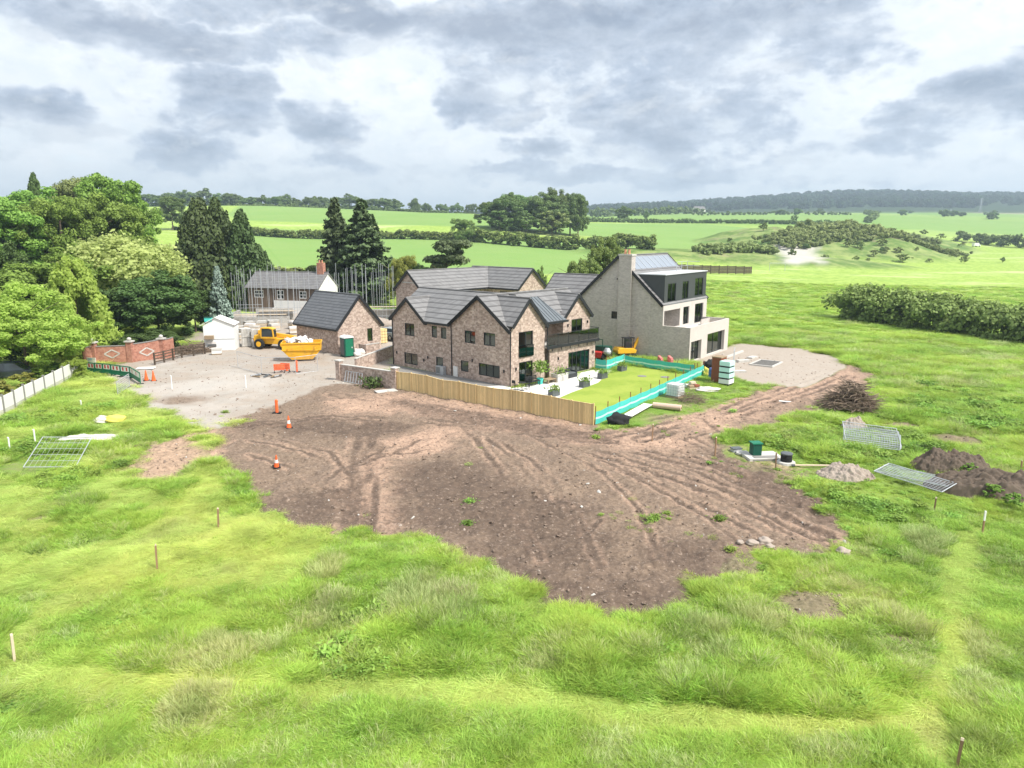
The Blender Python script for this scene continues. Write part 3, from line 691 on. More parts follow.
fl = MB(); fl.box(.2, 12, 2.3, 7.4, 2.7, 2.78); fl.box(.2, 4.4, .2, 2.2, 2.7, 2.78); fl.box(.2, 7.5, 7.5, 16.2, 2.7, 2.78); fl.box(.1, 12, 2.25, 7.4, .01, .04); fl.box(.2, 7.5, 7.5, 16.2, .01, .04); fl.box(.2,4.4,.2,2.2,.01,.04); fl.box(5.3,12,.3,2.3,.01,.04); fl.box(8.2,12.1,.9,2.4,2.86,2.93)
fl.build('floor', 'conc_dark', house)
rf = MB(); tr = MB()
gable_roof(rf, tr, 'x', -.22, 12.5, 3.85, 7.5, 3.7, EV, right=True, left=False, end1=True)      # far slope of the main ridge
rf.slab([(-.22, 3.85, 7.66), (12.5, 3.85, 7.66), (12.5, 1.3, 5.836), (8.12, 1.3, 5.836), (8.06, .3, 5.12), (4.4, .3, 5.12), (4.4, .12, 4.99), (0.0, .12, 4.99), (-.22, .12, 4.99)], .16)
gable_roof(rf, tr, 'y', -.22, 4.2, 2.22, 7.38, 2.3, 5.0, end1=False, oh=.22, ohl=-.1)                # first garden gable
gable_roof(rf, tr, 'y', .58, 4.4, 10.18, 7.26, 2.08, 5.26, end1=False, oh=.2)              # garden gable over the balcony
gable_roof(rf, tr, 'x', -.22, 4.4, 13.8, 6.76, 2.55, 4.75, end1=False)                      # small side gable
gable_roof(rf, tr, 'y', 3.0, 16.6, 3.8, 7.42, 3.78, EV, oh=.2, end0=False, left=False)       # cross ridge
rf.slab([(3.8, 3.0, 7.58), (3.8, 16.6, 7.58), (.03, 16.4, 5.02), (.03, 3.0, 5.02)], .16)
rf.slab([(.03, 7.5, 5.019), (.03, 11.3, 5.019), (-.24, 11.3, 4.836), (-.24, 7.5, 4.836)], .15)
tr.bar((-.26, 7.55, 4.74), (-.26, 11.2, 4.74), .10, .2)
tr.bar((-.25, 3.85, 7.55), (-.25, -.15, 4.72), .06, .30); tr.bar((-.25, 3.85, 7.55), (-.25, 7.75, 4.72), .06, .30)
roof = rf.build('roof', 'tile', house)
zp = MB()
zp.slab([(4.75, 3.1, 7.20), (7.0, 3.1, 7.20), (7.9, .25, 5.17), (4.75, .25, 5.17)], .06)
for i in range(7):
    x0 = 4.78+i*.44; zp.bar((min(x0, 7.0), 3.1, 7.22), (x0, .25, 5.19), .03, .06)
zp.build('zinc_panel', 'zinc', house)
tr.bar((4.6, .16, 5.06), (8.05, .16, 5.06), .12, .18)
tr.tube((-.06, 7.5, 0), (-.06, 7.5, EV), .05); tr.tube((-.06, 16.3, 0), (-.06, 16.3, 4.7), .05); tr.tube((-.06, .0, 0), (-.06, -.06, EV), .055); tr.tube((4.95, .08, 0), (4.95, .08, 5.0), .055)
tr.build('trim', 'black', house)
cur = {1: [(.06, .94, 0)], 2: [(.06, .94, 0)], 4: [(.05, .3, 0), (.6, .95, 0)], 3: [(.05, .2, 0)], 8: [(.05, .32, 0)], 5: [(.04, .2, 0)], 0: [(.05, .25, 0)]}
for i, (a, b, c, e) in enumerate(side_w):
    window(house, (0, 0, 0), Y_, -X_, a, b, c, e, lights=1 if b-a < 1.05 else (3 if b-a > 2.4 else 2), curtain=[(1-q, 1-p, z) for p, q, z in cur.get(i, [])], gl='glass_green' if i in (0, 3) else 'glass')
window(house, (0, 0, 0), X_, -Y_, 1.01, 2.89, 2.51, 4.66, 2, curtain=[(.04, .46, 0), (.55, .96, 0)])
window(house, (0, 0, 0), X_, -Y_, 1.06, 2.87, .02, 2.0, 2, 'patio_door', curtain=[(.55, .9, 0)])
window(house, (5.2, 0, 0), X_, -Y_, 2.75, 6.02, .03, 2.05, 5, 'bifold_door', curtain=[(.02, .16, 0), (.86, .98, 0)])
window(house, (4.5, 2.2, 0), X_, -Y_, .35, 1.7, 3.02, 5.05, 2, 'balcony_door')
window(house, (8.1, .8, 0), X_, -Y_, 1.25, 2.95, 3.02, 5.0, 2, 'balcony_door', curtain=[(.05, .4, 0)])
jb = MB()                                                           # glass guard of the upstairs patio window
jb.box(1.0, 2.9, -.10, -.06, 2.45, 3.45); jb.build('juliet_balcony', 'clear_glass', house)
bl = MB(); bl.box(4.52, 12.3, -.28, .0, 2.87, 3.0); bl.box(4.6, 12.3, 0, .78, 2.87, 2.995); bl.box(4.6, 8.05, .79, 2.18, 2.87, 2.995); bl.build('balcony_deck', 'conc', house)
bf = MB(); bf.box(4.45, 12.36, -.36, -.285, 2.78, 3.03)
for x in (5.2, 6.5, 7.8, 9.1, 10.4, 11.7): bf.box(x-.03, x+.03, -.36, -.30, 2.55, 2.78)
bf.build('balcony_edge', 'black', house)
br = MB()
for x in (4.5, 6.05, 7.6, 9.15, 10.7, 12.28): br.bar((x, -.26, 3.0), (x, -.26, 4.08), .05, .05)
br.bar((4.5, -.26, 4.08), (12.28, -.26, 4.08), .05, .04)
for k in range(9): br.bar((12.28, -.2+k*.11, 3.0), (12.28, -.2+k*.11, 4.08), .015, .015)
br.bar((12.28, -.26, 4.08), (12.28, .75, 4.08), .05, .04)
rl = br.build('balcony_railing', 'frame_dark', house)
gb = MB()
for x in (4.55, 6.1, 7.65, 9.2, 10.75): gb.box(x, x+1.46, -.275, -.265, 3.06, 4.03)
gb.build('glass_panel', 'clear_glass', rl)
for (x, y, z, ax) in ((.62, -.02, 1.5, 'y'), (3.5, -.02, 1.5, 'y'), (6.4, -.02, 1.7, 'y'), (11.75, -.02, 1.7, 'y'), (8.75, .78, 4.5, 'y'), (11.8, .78, 4.6, 'y'), (-.02, .75, 1.3, 'x'), (-.02, 15.7, 1.3, 'x'), (-.02, 10.9, 1.35, 'x'), (-.02, 4.7, 1.8, 'x'), (-.02, 11.5, 1.0, 'x')):
    l = MB()
    if ax == 'y': l.lathe([(.06, -.13), (.06, .13)], 8, (x, y-.06, z))
    else: l.lathe([(.06, -.13), (.06, .13)], 8, (x-.06, y, z))
    l.build('wall_lamp', 'black', house)
hp = MB(); hp.box(-.42, -.06, 8.3, 9.35, 0, .78); hpo = hp.build('heat_pump', 'steel', house)
h2 = MB()
for k in range(8): h2.box(-.44, -.425, 8.75, 9.3, .12+k*.075, .15+k*.075)
h2.build('vent_slats', 'black', hpo)
mbx = MB(); mbx.box(-.1, -.003, 6.7, 7.25, 0, .95); mbx.build('meter_box', 'white_paint', house)

# ---- the second brick house, up the slope behind
Lr = at(410, 93); zb = Lr.z
rear = thing('brick_house', 'second brick house with grey L shaped roof, half hidden behind the gabled one', 'house', (0, 0, 0), 0)
pL = Vector((*at(410, 94)[:2], 0)); pR = at(531.5, 99)
rear.location = (pL.x, pL.y, float(Z(pL.x, pL.y)))
rear.rotation_euler = (0, 0, TH)
loc = lambda w: Matrix.Rotation(-TH, 3, 'Z') @ (Vector(w)-rear.location)
q = loc((pR.x, pR.y, 0)); RZ = ztop(94, 271)-rear.location.z; q.y = q.y
ex, ey = q.x, q.y
mx = 15.2
w2 = MB(); HB = 2.75; EZ = RZ-2.45
w2.wall((0, -HB, 0), Y_, -X_, [(0, -1), (2*HB, -1), (2*HB, EZ), (HB, RZ-.1), (0, EZ)])
w2.wall((0, -HB, 0), X_, -Y_, [(0, -1), (mx, -1), (mx, EZ), (0, EZ)], [(1.5, 2.9, 3.2, 4.5), (5, 6.4, 3.2, 4.5)])
w2.wall((0, HB, 0), X_, Y_, [(0, -1), (mx, -1), (mx, EZ), (0, EZ)])
ry0 = ey
w2.wall((ex-HB, ry0, 0), X_, -Y_, [(0, -1), (2*HB, -1), (2*HB, EZ), (HB, RZ-.1), (0, EZ)])
w2.wall((ex-HB, ry0, 0), Y_, -X_, [(0, -1), (abs(ry0)+3, -1), (abs(ry0)+3, EZ), (0, EZ)], [(2, 3.4, 3.2, 4.5), (8, 9.4, 3.2, 4.5)])
w2.wall((ex+HB, ry0, 0), Y_, X_, [(0, -1), (abs(ry0)+3, -1), (abs(ry0)+3, EZ), (0, EZ)])
w2.build('wall', 'brick', rear)
r2_ = MB(); t2 = MB()
gable_roof(r2_, t2, 'x', -.25, ex+1, 0, RZ-.1, HB, EZ, oh=.3, end1=False)
gable_roof(r2_, t2, 'y', ry0-.25, 3.2, ex, RZ-.05, HB, EZ, oh=.3, end1=True)
r2_.build('roof', 'tile', rear); t2.build('trim', 'black', rear)
window(rear, (0, -HB, 0), X_, -Y_, 1.5, 2.9, 3.2, 4.5); window(rear, (0, -HB, 0), X_, -Y_, 5, 6.4, 3.2, 4.5)
window(rear, (ex-HB, ry0, 0), Y_, -X_, 2, 3.4, 3.2, 4.5); window(rear, (ex-HB, ry0, 0), Y_, -X_, 8, 9.4, 3.2, 4.5)
bb = MB(); bb.bar((-.05, -1.35, EZ+.95), (-.05, 1.35, EZ+.95), .04, .12); bb.build('pale_band', 'conc', rear)

# ---- garage
K0 = G(338.75, 354.7)
gar = thing('garage', 'single storey brick garage with dark tiled roof beside the skip', 'garage', K0, TH)
wg = MB(); GW, GL, GE, GR = 5.75, 8.5, 3.0, 6.25
gw_hole = [(3.9, 4.62, 1.06, 2.53)]
wg.wall((0, 0, 0), X_, -Y_, [(0, -.3), (GW, -.3), (GW, GE), (GW/2, GR), (0, GE)], gw_hole)
wg.wall((0, 0, 0), Y_, -X_, [(0, -.3), (GL, -.3), (GL, GE), (0, GE)])
wg.wall((GW, 0, 0), Y_, X_, [(0, -.3), (GL, -.3), (GL, GE), (0, GE)])
wg.wall((0, GL, 0), X_, Y_, [(0, -.3), (GW, -.3), (GW, GE), (GW/2, GR), (0, GE)])
wg.build('wall', 'brick', gar)
rg = MB(); tg = MB(); gable_roof(rg, tg, 'y', -.2, GL+.2, GW/2, GR, GW/2, GE, oh=.3)
rg.build('roof', 'tile_dark', gar); tg.build('trim', 'black', gar)
window(gar, (0, 0, 0), X_, -Y_, *gw_hole[0], lights=1, curtain=[(.1, .9, 0)])

# ---- the tall grey house
G0 = G(688.7, 362.8)
TG = R(53)
tall = thing('modern_house', 'tall three storey pale house with brick chimney, dark box dormer and white garden front', 'house', G0, TG)
LX = 11.7; TW = 10.9; YE = 3.08; YR = 8.45; YB = 13.8; EH = 5.62; RH = 10.6; TT = 3.55
wt = MB()
wt.wall((0, 0, 0), Y_, -X_, [(0, -.5), (YB, -.5), (YB, EH), (YR, RH), (YE, EH), (YE, TT), (0, TT)], [(8.5, 9.2, 3.95, 4.75)])
wt.wall((LX, YE, 0), Y_, X_, [(0, -1), (YB-YE, -1), (YB-YE, EH), (YR-YE, RH), (0, EH)])
wt.wall((0, YB, 0), X_, Y_, [(0, -.5), (LX, -.5), (LX, EH), (0, EH)])
wt.wall((1.2, 4.7, 0), X_, -Y_, [(-1, 2.9), (4, 2.9), (4, 5.4), (-1, 5.4)], [(.4, 2.6, 3.05, 5.1)])           # back of the loggia
wt.wall((4.25, 3.2, 0), Y_, -X_, [(0, 2.9), (1.6, 2.9), (1.6, 5.4), (0, 5.4)])
wt.build('wall', 'brick_pale', tall)
ww = MB()
up = [(.25, 4.25, 3.2, 5.1), (5.1, 6.7, 3.2, 5.15), (8.3, 10.7, 3.05, 5.25)]
ww.wall((0, YE, 0), X_, -Y_, [(0, 2.9), (LX, 2.9), (LX, EH+.05), (0, EH+.05)], up, rev=.2)
dn = [(.35, 3.1, .02, 2.1), (4.7, 9.7, .15, 2.45)]
ww.wall((0, 0, 0), X_, -Y_, [(0, -.5), (TW, -.5), (TW, TT), (0, TT)], dn, rev=.35)
ww.box(.003, TW, .002, .24, TT-.001, TT+.06); ww.box(TW-.24, TW, .24, YE-.01, TT-.7, TT+.06)
ww.wall((TW, 0, 0), Y_, X_, [(0, -1), (YE, -1), (YE, TT), (0, TT)])
ww.box(-.003, .24, .24, YE-.01, TT-.001, TT+.06)
ww.build('white_render', 'render_white', tall)
dk = MB(); dk.box(.02, TW-.25, .23, YE-.01, 2.75, 2.9); dk.box(.05, 4.2, YE+.05, 4.68, 2.8, 2.92); dk.build('terrace_deck', 'paving', tall)
pb = MB(); pb.box(8.2, TW-.25, 2.2, 2.3, 2.9, TT); pb.wall((TW-.245, .25, 0), Y_, -X_, [(0, 2.9), (2.7, 2.9), (2.7, TT), (0, TT)]); pb.build('parapet', 'brick_pale', tall)
rt = MB(); tt = MB()
gable_roof(rt, tt, 'x', -.2, LX+.2, YR, RH, YR-YE, EH, oh=.22, ohl=.02)
rt.build('roof', 'tile', tall)
tt.build('trim', 'black', tall)
dm = MB(); DX0, DX1, DY, DZ0, DZ1 = .45, LX-.1, 3.25, 5.72, 8.8
dw = [(1.25-DX0, 3.3-DX0, 5.95, 7.9), (5.0-DX0, 6.6-DX0, 6.0, 7.95), (8.4-DX0, 10.7-DX0, 6.1, 8.15)]
dm.wall((DX0, DY, 0), X_, -Y_, [(0, DZ0), (DX1-DX0, DZ0), (DX1-DX0, DZ1), (0, DZ1)], dw, rev=.15)
dm.wall((DX0, DY, 0), Y_, -X_, [(0, DZ0-.1), (3.6, DZ1), (0, DZ1)]); dm.wall((DX1, DY, 0), Y_, X_, [(0, DZ0-.1), (3.6, DZ1), (0, DZ1)])
dorm = dm.build('dormer', 'clad', tall)
dr = MB(); dr.box(DX0-.08, DX1+.08, DY-.1, DY+3.7, DZ1, DZ1+.09); dr.build('dormer_roof', 'zinc_pale', dorm)
ds = MB(); ds.box(DX0-.1, DX1+.1, DY-.17, DY+.05, DZ0-.06, DZ0+.02); ds.build('dormer_sill', 'zinc', dorm)
window(tall, (DX0, DY, 0), X_, -Y_, *dw[0], lights=2, gl='glass_green'); window(tall, (DX0, DY, 0), X_, -Y_, *dw[1], lights=2, curtain=[(.08, .92, 0)]); window(tall, (DX0, DY, 0), X_, -Y_, *dw[2], lights=2, gl='glass_green')
window(tall, (0, YE, 0), X_, -Y_, *up[1], lights=2, dep=.2, gl='glass_green'); window(tall, (0, YE, 0), X_, -Y_, *up[2], lights=2, dep=.2, gl='glass_green')
window(tall, (1.2, 4.7, 0), X_, -Y_, .4, 2.6, 3.05, 5.1, 2, 'balcony_door')
window(tall, (0, 0, 0), X_, -Y_, *dn[0], lights=2, dep=.4, name='glazed_door'); window(tall, (0, 0, 0), X_, -Y_, *dn[1], lights=2, dep=.4, name='sliding_door')
window(tall, (0, 0, 0), Y_, -X_, 8.5, 9.2, 3.95, 4.75, 1)
ch = MB(); ch.box(-.38, .5, 6.75, 8.25, -.5, 10.75); cho = ch.build('chimney', 'brick_pale', tall)
cc = MB(); cc.box(-.45, .57, 6.68, 8.32, 10.75, 10.92); cc.build('chimney_cap', 'conc', cho)
for y in (7.3, 7.75): c2 = MB(); c2.lathe([(.15, 0), (.12, .45), (.15, .5), (.10, .5)], 10, (.06, y, 10.92)); c2.build('chimney_pot', 'terra', cho)
qn = MB(); qn.box(-.05, .02, 4.5, 4.75, -.4, 6.8); qn.build('wall_pier', 'brick_pale', tall)
sp = (RH-EH)/(YR-YE)
for i in range(8):
    x0 = .9+i*1.32; s = MB(); ya, yb = 8.2, 6.85
    za, zb_ = RH-(YR-ya)*sp+.20, RH-(YR-yb)*sp+.20
    s.slab([(x0, ya, za), (x0+1.28, ya, za), (x0+1.28, yb, zb_), (x0, yb, zb_)], .05); so_ = s.build('solar_panel', 'panel', tall)
    s = MB(); s.bar((x0, ya, za+.015), (x0, yb, zb_+.015), .05, .05); s.bar((x0+1.28, ya, za+.015), (x0+1.28, yb, zb_+.015), .05, .05); s.build('panel_frame', 'steel', so_)
scf = MB()
for x in (8.2, 9.6, 11.2):
    scf.tube((x, 5.5, 8.9), (x, 5.5, 9.9), .03)
for z in (9.4, 9.9): scf.tube((8.2, 5.5, z), (11.2, 5.5, z), .025); scf.tube((11.2, 5.5, z), (11.2, 4.0, z), .025)
scf.build('roof_guard_rail', 'steel', tall)
for y in (8.6, 10.6): vt = MB(); vt.lathe([(.06, 0), (.06, .12)], 8, (-.03, y, 8.2)); vt.build('wall_vent', 'black', tall)
rw = MB(); t3 = MB()
gable_roof(rw, t3, 'y', 11.5, 19.5, 4.2, 8.2, 3.6, 5.0)
rw.build('wing_roof', 'tile', tall); t3.build('wing_trim', 'black', tall)
wb = MB(); wb.wall((.6, 13.85, 0), Y_, -X_, [(0, -.5), (5.4, -.5), (5.4, 5), (0, 5)]); wb.wall((.6, 19.25, 0), X_, Y_, [(0, -.5), (7.2, -.5), (7.2, 5), (3.6, 8.1), (0, 5)]); wb.wall((7.8, 13.85, 0), Y_, X_, [(0, -.5), (5.4, -.5), (5.4, 5), (0, 5)]); wb.build('wing_wall', 'brick_pale', tall)

# ---- the old cottage behind the scaffolding
CL = at(249, 106.5); CR = at(320, 103.5); cd_ = (CR-CL); ca = math.atan2(cd_.y, cd_.x); cw = math.hypot(cd_.x, cd_.y)
cot = thing('cottage', 'long low cottage with brown boarded walls and white windows behind the poles', 'cottage', (CL.x, CL.y, min(CL.z, CR.z)), ca)
CZ = ztop(106, 287)-cot.location.z; CRZ = ztop(108, 272.5)-cot.location.z; CD = 5.6
hol = [(1.1, 2.7, CZ-1.55, CZ-.45), (4.9, 6.1, CZ-1.75, CZ-.4), (8.6, 9.8, CZ-1.55, CZ-.5)]
wc = MB(); wc.wall((0, 0, 0), X_, -Y_, [(0, .2), (cw, .2), (cw, CZ), (0, CZ)], hol); wc.wall((0, 0, 0), Y_, -X_, [(0, .2), (CD, .2), (CD, CZ), (CD/2, CRZ), (0, CZ)]); wc.wall((0, CD, 0), X_, Y_, [(0, .2), (cw, .2), (cw, CZ), (0, CZ)])
wc.build('wall', planks('brown_weatherboard', (.17, .125, .095), 'v', .2), cot)
wc2 = MB(); wc2.box(4.4, cw+.12, -.12, -.02, -1, CZ-1.9); wc2.wall((cw, 0, 0), Y_, X_, [(0, -1), (CD, -1), (CD, CZ), (CD/2, CRZ-.05), (0, CZ)]); wc2.box(-.1, cw, .02, CD, -1, .2); wc2.build('white_wall', 'white_paint', cot)
for h in hol: window(cot, (0, 0, 0), X_, -Y_, *h, lights=2, mat='white_paint', fr=.11, transom=(h[2]+h[3])/2)
rc_ = MB(); tc = MB(); gable_roof(rc_, tc, 'x', -.3, cw+.15, CD/2, CRZ, CD/2, CZ, oh=.3, th=.12)
rc_.build('roof', 'tile_old', cot)
cch = MB(); cch.box(cw-1.5, cw-.5, CD/2-.4, CD/2+.4, CRZ-.8, CRZ+1.5); cho = cch.build('chimney', 'brick_red', cot)
for k in (-.22, .22): c2 = MB(); c2.lathe([(.13, 0), (.10, .4)], 8, (cw-1+k, CD/2, CRZ+1.5)); c2.build('chimney_pot', 'terra', cho)

# ---------------------------------------------------------------- foliage
def leaf_mat(name, dark, light, trans=.35, rnd=.25, seed_tip=None):
    m, t = new_mat(name)
    tint = t.new('ShaderNodeAttribute', attribute_name='tint').outputs['Fac']
    info = t.new('ShaderNodeObjectInfo').outputs['Random']
    pos = t.new('ShaderNodeNewGeometry').outputs['Position']
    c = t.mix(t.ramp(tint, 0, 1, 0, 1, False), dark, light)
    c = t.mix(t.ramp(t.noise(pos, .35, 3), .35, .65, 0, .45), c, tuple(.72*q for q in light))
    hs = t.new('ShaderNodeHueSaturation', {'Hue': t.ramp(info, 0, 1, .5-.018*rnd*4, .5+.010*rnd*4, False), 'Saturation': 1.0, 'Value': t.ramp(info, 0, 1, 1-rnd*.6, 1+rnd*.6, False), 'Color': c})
    d = t.new('ShaderNodeBsdfPrincipled', {'Base Color': hs.outputs[0], 'Roughness': .6}); d.inputs['Specular IOR Level'].default_value = .25
    tr = t.new('ShaderNodeBsdfTranslucent', {'Color': hs.outputs[0]})
    mx = t.new('ShaderNodeMixShader', {0: trans}); t.l.new(d.outputs[0], mx.inputs[1]); t.l.new(tr.outputs[0], mx.inputs[2]); t.l.new(mx.outputs[0], t.out.inputs[0])
    return m
M['leaf_mid'] = leaf_mat('mid_green_leaves', (.12, .215, .038), (.31, .48, .095))
M['leaf_bright'] = leaf_mat('fresh_green_leaves', (.27, .40, .06), (.56, .72, .17), .55)
M['leaf_pale'] = leaf_mat('willow_leaves', (.27, .37, .09), (.56, .64, .23), .45)
M['leaf_dark'] = leaf_mat('evergreen_leaves', (.035, .075, .02), (.12, .195, .05), .2)
M['leaf_con'] = leaf_mat('conifer_needles', (.035, .065, .022), (.12, .175, .06), .15)
M['leaf_spruce'] = leaf_mat('spruce_needles', (.04, .07, .03), (.13, .18, .075), .15)
M['leaf_blue'] = leaf_mat('blue_spruce_needles', (.10, .15, .12), (.33, .42, .34), .15)
M['leaf_pine'] = leaf_mat('pine_needles', (.07, .11, .05), (.20, .27, .12), .2)
M['leaf_yellow'] = leaf_mat('yellow_green_leaves', (.18, .20, .04), (.40, .42, .10), .4)
M['leaf_far'] = leaf_mat('distant_leaves', (.10, .17, .05), (.21, .31, .10), .3, .35)
M['leaf_hedge'] = leaf_mat('hedge_leaves', (.12, .185, .05), (.29, .39, .11), .3)
M['leaf_scrub'] = leaf_mat('scrub_leaves', (.15, .20, .06), (.34, .41, .15), .3)
M['leaf_copper'] = leaf_mat('copper_leaves', (.06, .03, .025), (.16, .07, .05), .3)

def leaf_mesh(name, P, Nn, size, tint, rs, aspect=1.0):
    """one mesh of small leaf-spray faces: centres P, facing Nn, each a bent quad"""
    n = len(P); rr = rs.normal(size=(n, 3)); a = np.cross(Nn, rr); a /= np.linalg.norm(a, axis=1)[:, None]+1e-9; b = np.cross(Nn, a)
    s = (size*(.6+.8*rs.rand(n)))[:, None]
    a = a*s; b = b*s*aspect; lift = Nn*s*.28
    V = np.stack([P-a*.5-b*.35, P+a*.25-b*.6+lift, P+a*.55+b*.3, P-a*.2+b*.6+lift], 1).reshape(-1, 3)
    Q = np.arange(4*n).reshape(n, 4)
    me = bpy.data.meshes.new(name); me.vertices.add(4*n); me.vertices.foreach_set('co', V.astype(np.float32).ravel())
    me.loops.add(4*n); me.loops.foreach_set('vertex_index', Q.astype(np.int32).ravel())
    me.polygons.add(n); me.polygons.foreach_set('loop_start', np.arange(0, 4*n, 4, dtype=np.int32)); me.update(calc_edges=True)
    at_ = me.attributes.new('tint', 'FLOAT', 'FACE'); at_.data.foreach_set('value', np.clip(tint, 0, 1).astype(np.float32))
    return me
def clumps_to_leaves(C, Rr, per, rs, size, up=.35, flat=.75):
    k = len(C); tot = k*per; ci = np.repeat(np.arange(k), per)
    d = rs.normal(size=(tot, 3)); d /= np.linalg.norm(d, axis=1)[:, None]; r = rs.rand(tot)**.42
    off = d*(r*Rr[ci])[:, None]; off[:, 2] *= flat
    P = C[ci]+off; Nn = d*.8+rs.normal(size=(tot, 3))*.45+np.array([0, 0, up]); Nn /= np.linalg.norm(Nn, axis=1)[:, None]
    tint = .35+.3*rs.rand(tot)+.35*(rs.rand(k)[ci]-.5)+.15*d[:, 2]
    return P, Nn, np.full(tot, size), tint
def crown_round(seed, n=70, per=110, size=.06, squash=1.0, gap=.0, lop=.25, bottom=-.55, lobes=11):
    """broadleaf crown inside a unit sphere: boughs of unequal size, each a shell of leaf clumps"""
    rs = np.random.RandomState(seed); q = rs.normal(size=(lobes*4, 3)); q /= np.linalg.norm(q, axis=1)[:, None]; q = q[q[:, 2] > bottom*1.35]
    keep = [q[0]]
    for v in q[1:]:
        if len(keep) < lobes and min(np.linalg.norm(v-k) for k in keep) > .62: keep.append(v)
    Lc = np.array(keep+[[0, 0, .15]]); Lr = np.append(.27+.20*rs.rand(len(keep)), .60); Lp = Lc*np.append(.52+.24*rs.rand(len(keep)), 1)[:, None]
    li = rs.choice(len(Lp), n*2, p=(Lr**2)/(Lr**2).sum()); d = rs.normal(size=(n*2, 3)); d /= np.linalg.norm(d, axis=1)[:, None]; d[:, 2] = np.where(rs.rand(n*2) < .62, np.abs(d[:, 2]), d[:, 2])-.08
    C = Lp[li]+d*(Lr[li]*(.82+lop*.5*rs.normal(size=n*2)))[:, None]; C = C[C[:, 2] > -.9][:n]; C[:, 2] *= squash; Rr = .10+.09*rs.rand(len(C))
    return clumps_to_leaves(C, Rr, per, rs, size)+(rs,)
def crown_cone(seed, n=150, per=70, size=.05, power=.85, dense=True):
    rs = np.random.RandomState(seed); h = rs.rand(n)**1.25; ang = rs.rand(n)*6.283; rad = ((1-h)**power*.5)*(.75+.35*rs.rand(n))+.02
    C = np.stack([rad*np.cos(ang), rad*np.sin(ang), h], 1); Rr = .05+.055*(1-h)*(1+.4*rs.rand(n))
    P, Nn, s, t = clumps_to_leaves(C, Rr, per, rs, size, .15, 1.5)
    return P, Nn, s, t, rs
def crown_spruce(seed, whorls=24, arms=10, size=.034, droop=.22, spread=.5, ragged=.45, low=.06):
    rs = np.random.RandomState(seed); Ps, Ns, Ts = [], [], []
    for w_ in range(whorls):
        h = low+(1-low)*w_/whorls; L0 = spread*(1-h)**.8*(1-.25*max(0, .25-h)/.25)+.015
        for a in range(arms):
            an = rs.rand()*6.283; L = L0*(1-ragged*rs.rand()); k = int(24+80*L/spread); u = rs.rand(k)**.7
            dirv_ = np.array([math.cos(an), math.sin(an), 0]); side = np.array([-dirv_[1], dirv_[0], 0])
            z = h+.03*rs.rand()-droop*L*u*1.2+.12*L*u**3
            wd = (.26*L*(1-u*.6))[:, None]
            P = dirv_*(L*u)[:, None]+side*wd*rs.normal(size=(k, 1))*.7+np.array([0, 0, 1])*(z+rs.normal(size=k)*.008)[:, None]
            Nn = np.array([0, 0, 1.0])+rs.normal(size=(k, 3))*.45+dirv_*.35; Nn /= np.linalg.norm(Nn, axis=1)[:, None]
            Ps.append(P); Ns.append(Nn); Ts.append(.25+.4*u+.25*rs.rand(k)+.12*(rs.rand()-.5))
    P = np.concatenate(Ps); return P, np.concatenate(Ns), np.full(len(P), size), np.concatenate(Ts), rs
def crown_layers(seed, n=13, per=420, size=.07):
    """an old pine: flat plates of needles held out on limbs"""
    rs = np.random.RandomState(seed); C = np.stack([rs.uniform(-.75, .75, n), rs.uniform(-.5, .5, n), rs.uniform(-.35, .75, n)], 1)
    C[:, :2] *= (1-.45*np.clip(C[:, 2:], 0, 1)); Rr = .28+.2*rs.rand(n)
    return clumps_to_leaves(C, Rr, per, rs, size, .6, .38)+(rs,)
def crown_weep(seed, n=120, size=.045):
    rs = np.random.RandomState(seed); Ps, Ns, Ts = [], [], []
    for _ in range(n):
        d = rs.normal(size=3); d /= np.linalg.norm(d); d[2] = abs(d[2])*.9-.1
        c = d*np.array([.85, .85, .8])*(.75+.3*rs.rand()); k = 130; u = rs.rand(k)
        fall = .75*rs.rand()*.9+.15
        P = c+np.stack([rs.normal(size=k)*.075+d[0]*.12*u, rs.normal(size=k)*.075+d[1]*.12*u, -fall*u**1.2+.05*rs.normal(size=k)], 1)
        Nn = d*.8+rs.normal(size=(k, 3))*.5; Nn /= np.linalg.norm(Nn, axis=1)[:, None]
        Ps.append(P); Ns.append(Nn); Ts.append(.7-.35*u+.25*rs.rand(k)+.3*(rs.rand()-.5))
    P = np.concatenate(Ps); return P, np.concatenate(Ns), np.full(len(P), size), np.concatenate(Ts), rs
CROWN = {}
def crown(key, gen, aspect=1.0):
    P, Nn, s, t_, rs = gen; CROWN[key] = leaf_mesh('crown', P, Nn, s, t_, rs, aspect); return CROWN[key]
for k in range(4): crown(f'round{k}', crown_round(11+k, 150, 230, .037))
for k in range(2): crown(f'fine{k}', crown_round(41+k, 200, 210, .030, lop=.3))
for k in range(2): crown(f'bright{k}', crown_round(61+k, 220, 210, .029, lop=.22))
for k in range(3): crown(f'small{k}', crown_round(81+k, 40, 70, .10))
for k in range(3): crown(f'cone{k}', crown_cone(21+k, 190, 90, .036))
for k in range(2): crown(f'spruce{k}', crown_spruce(31+k))
crown('bluespruce', crown_spruce(37, 15, 11, .05, .02, .45, .3, .04)); crown('pine', crown_layers(51)); crown('weep', crown_weep(5))
crown('birch', crown_cone(71, 150, 120, .036, .55)); crown('birch2', crown_cone(73, 150, 120, .036, .6))
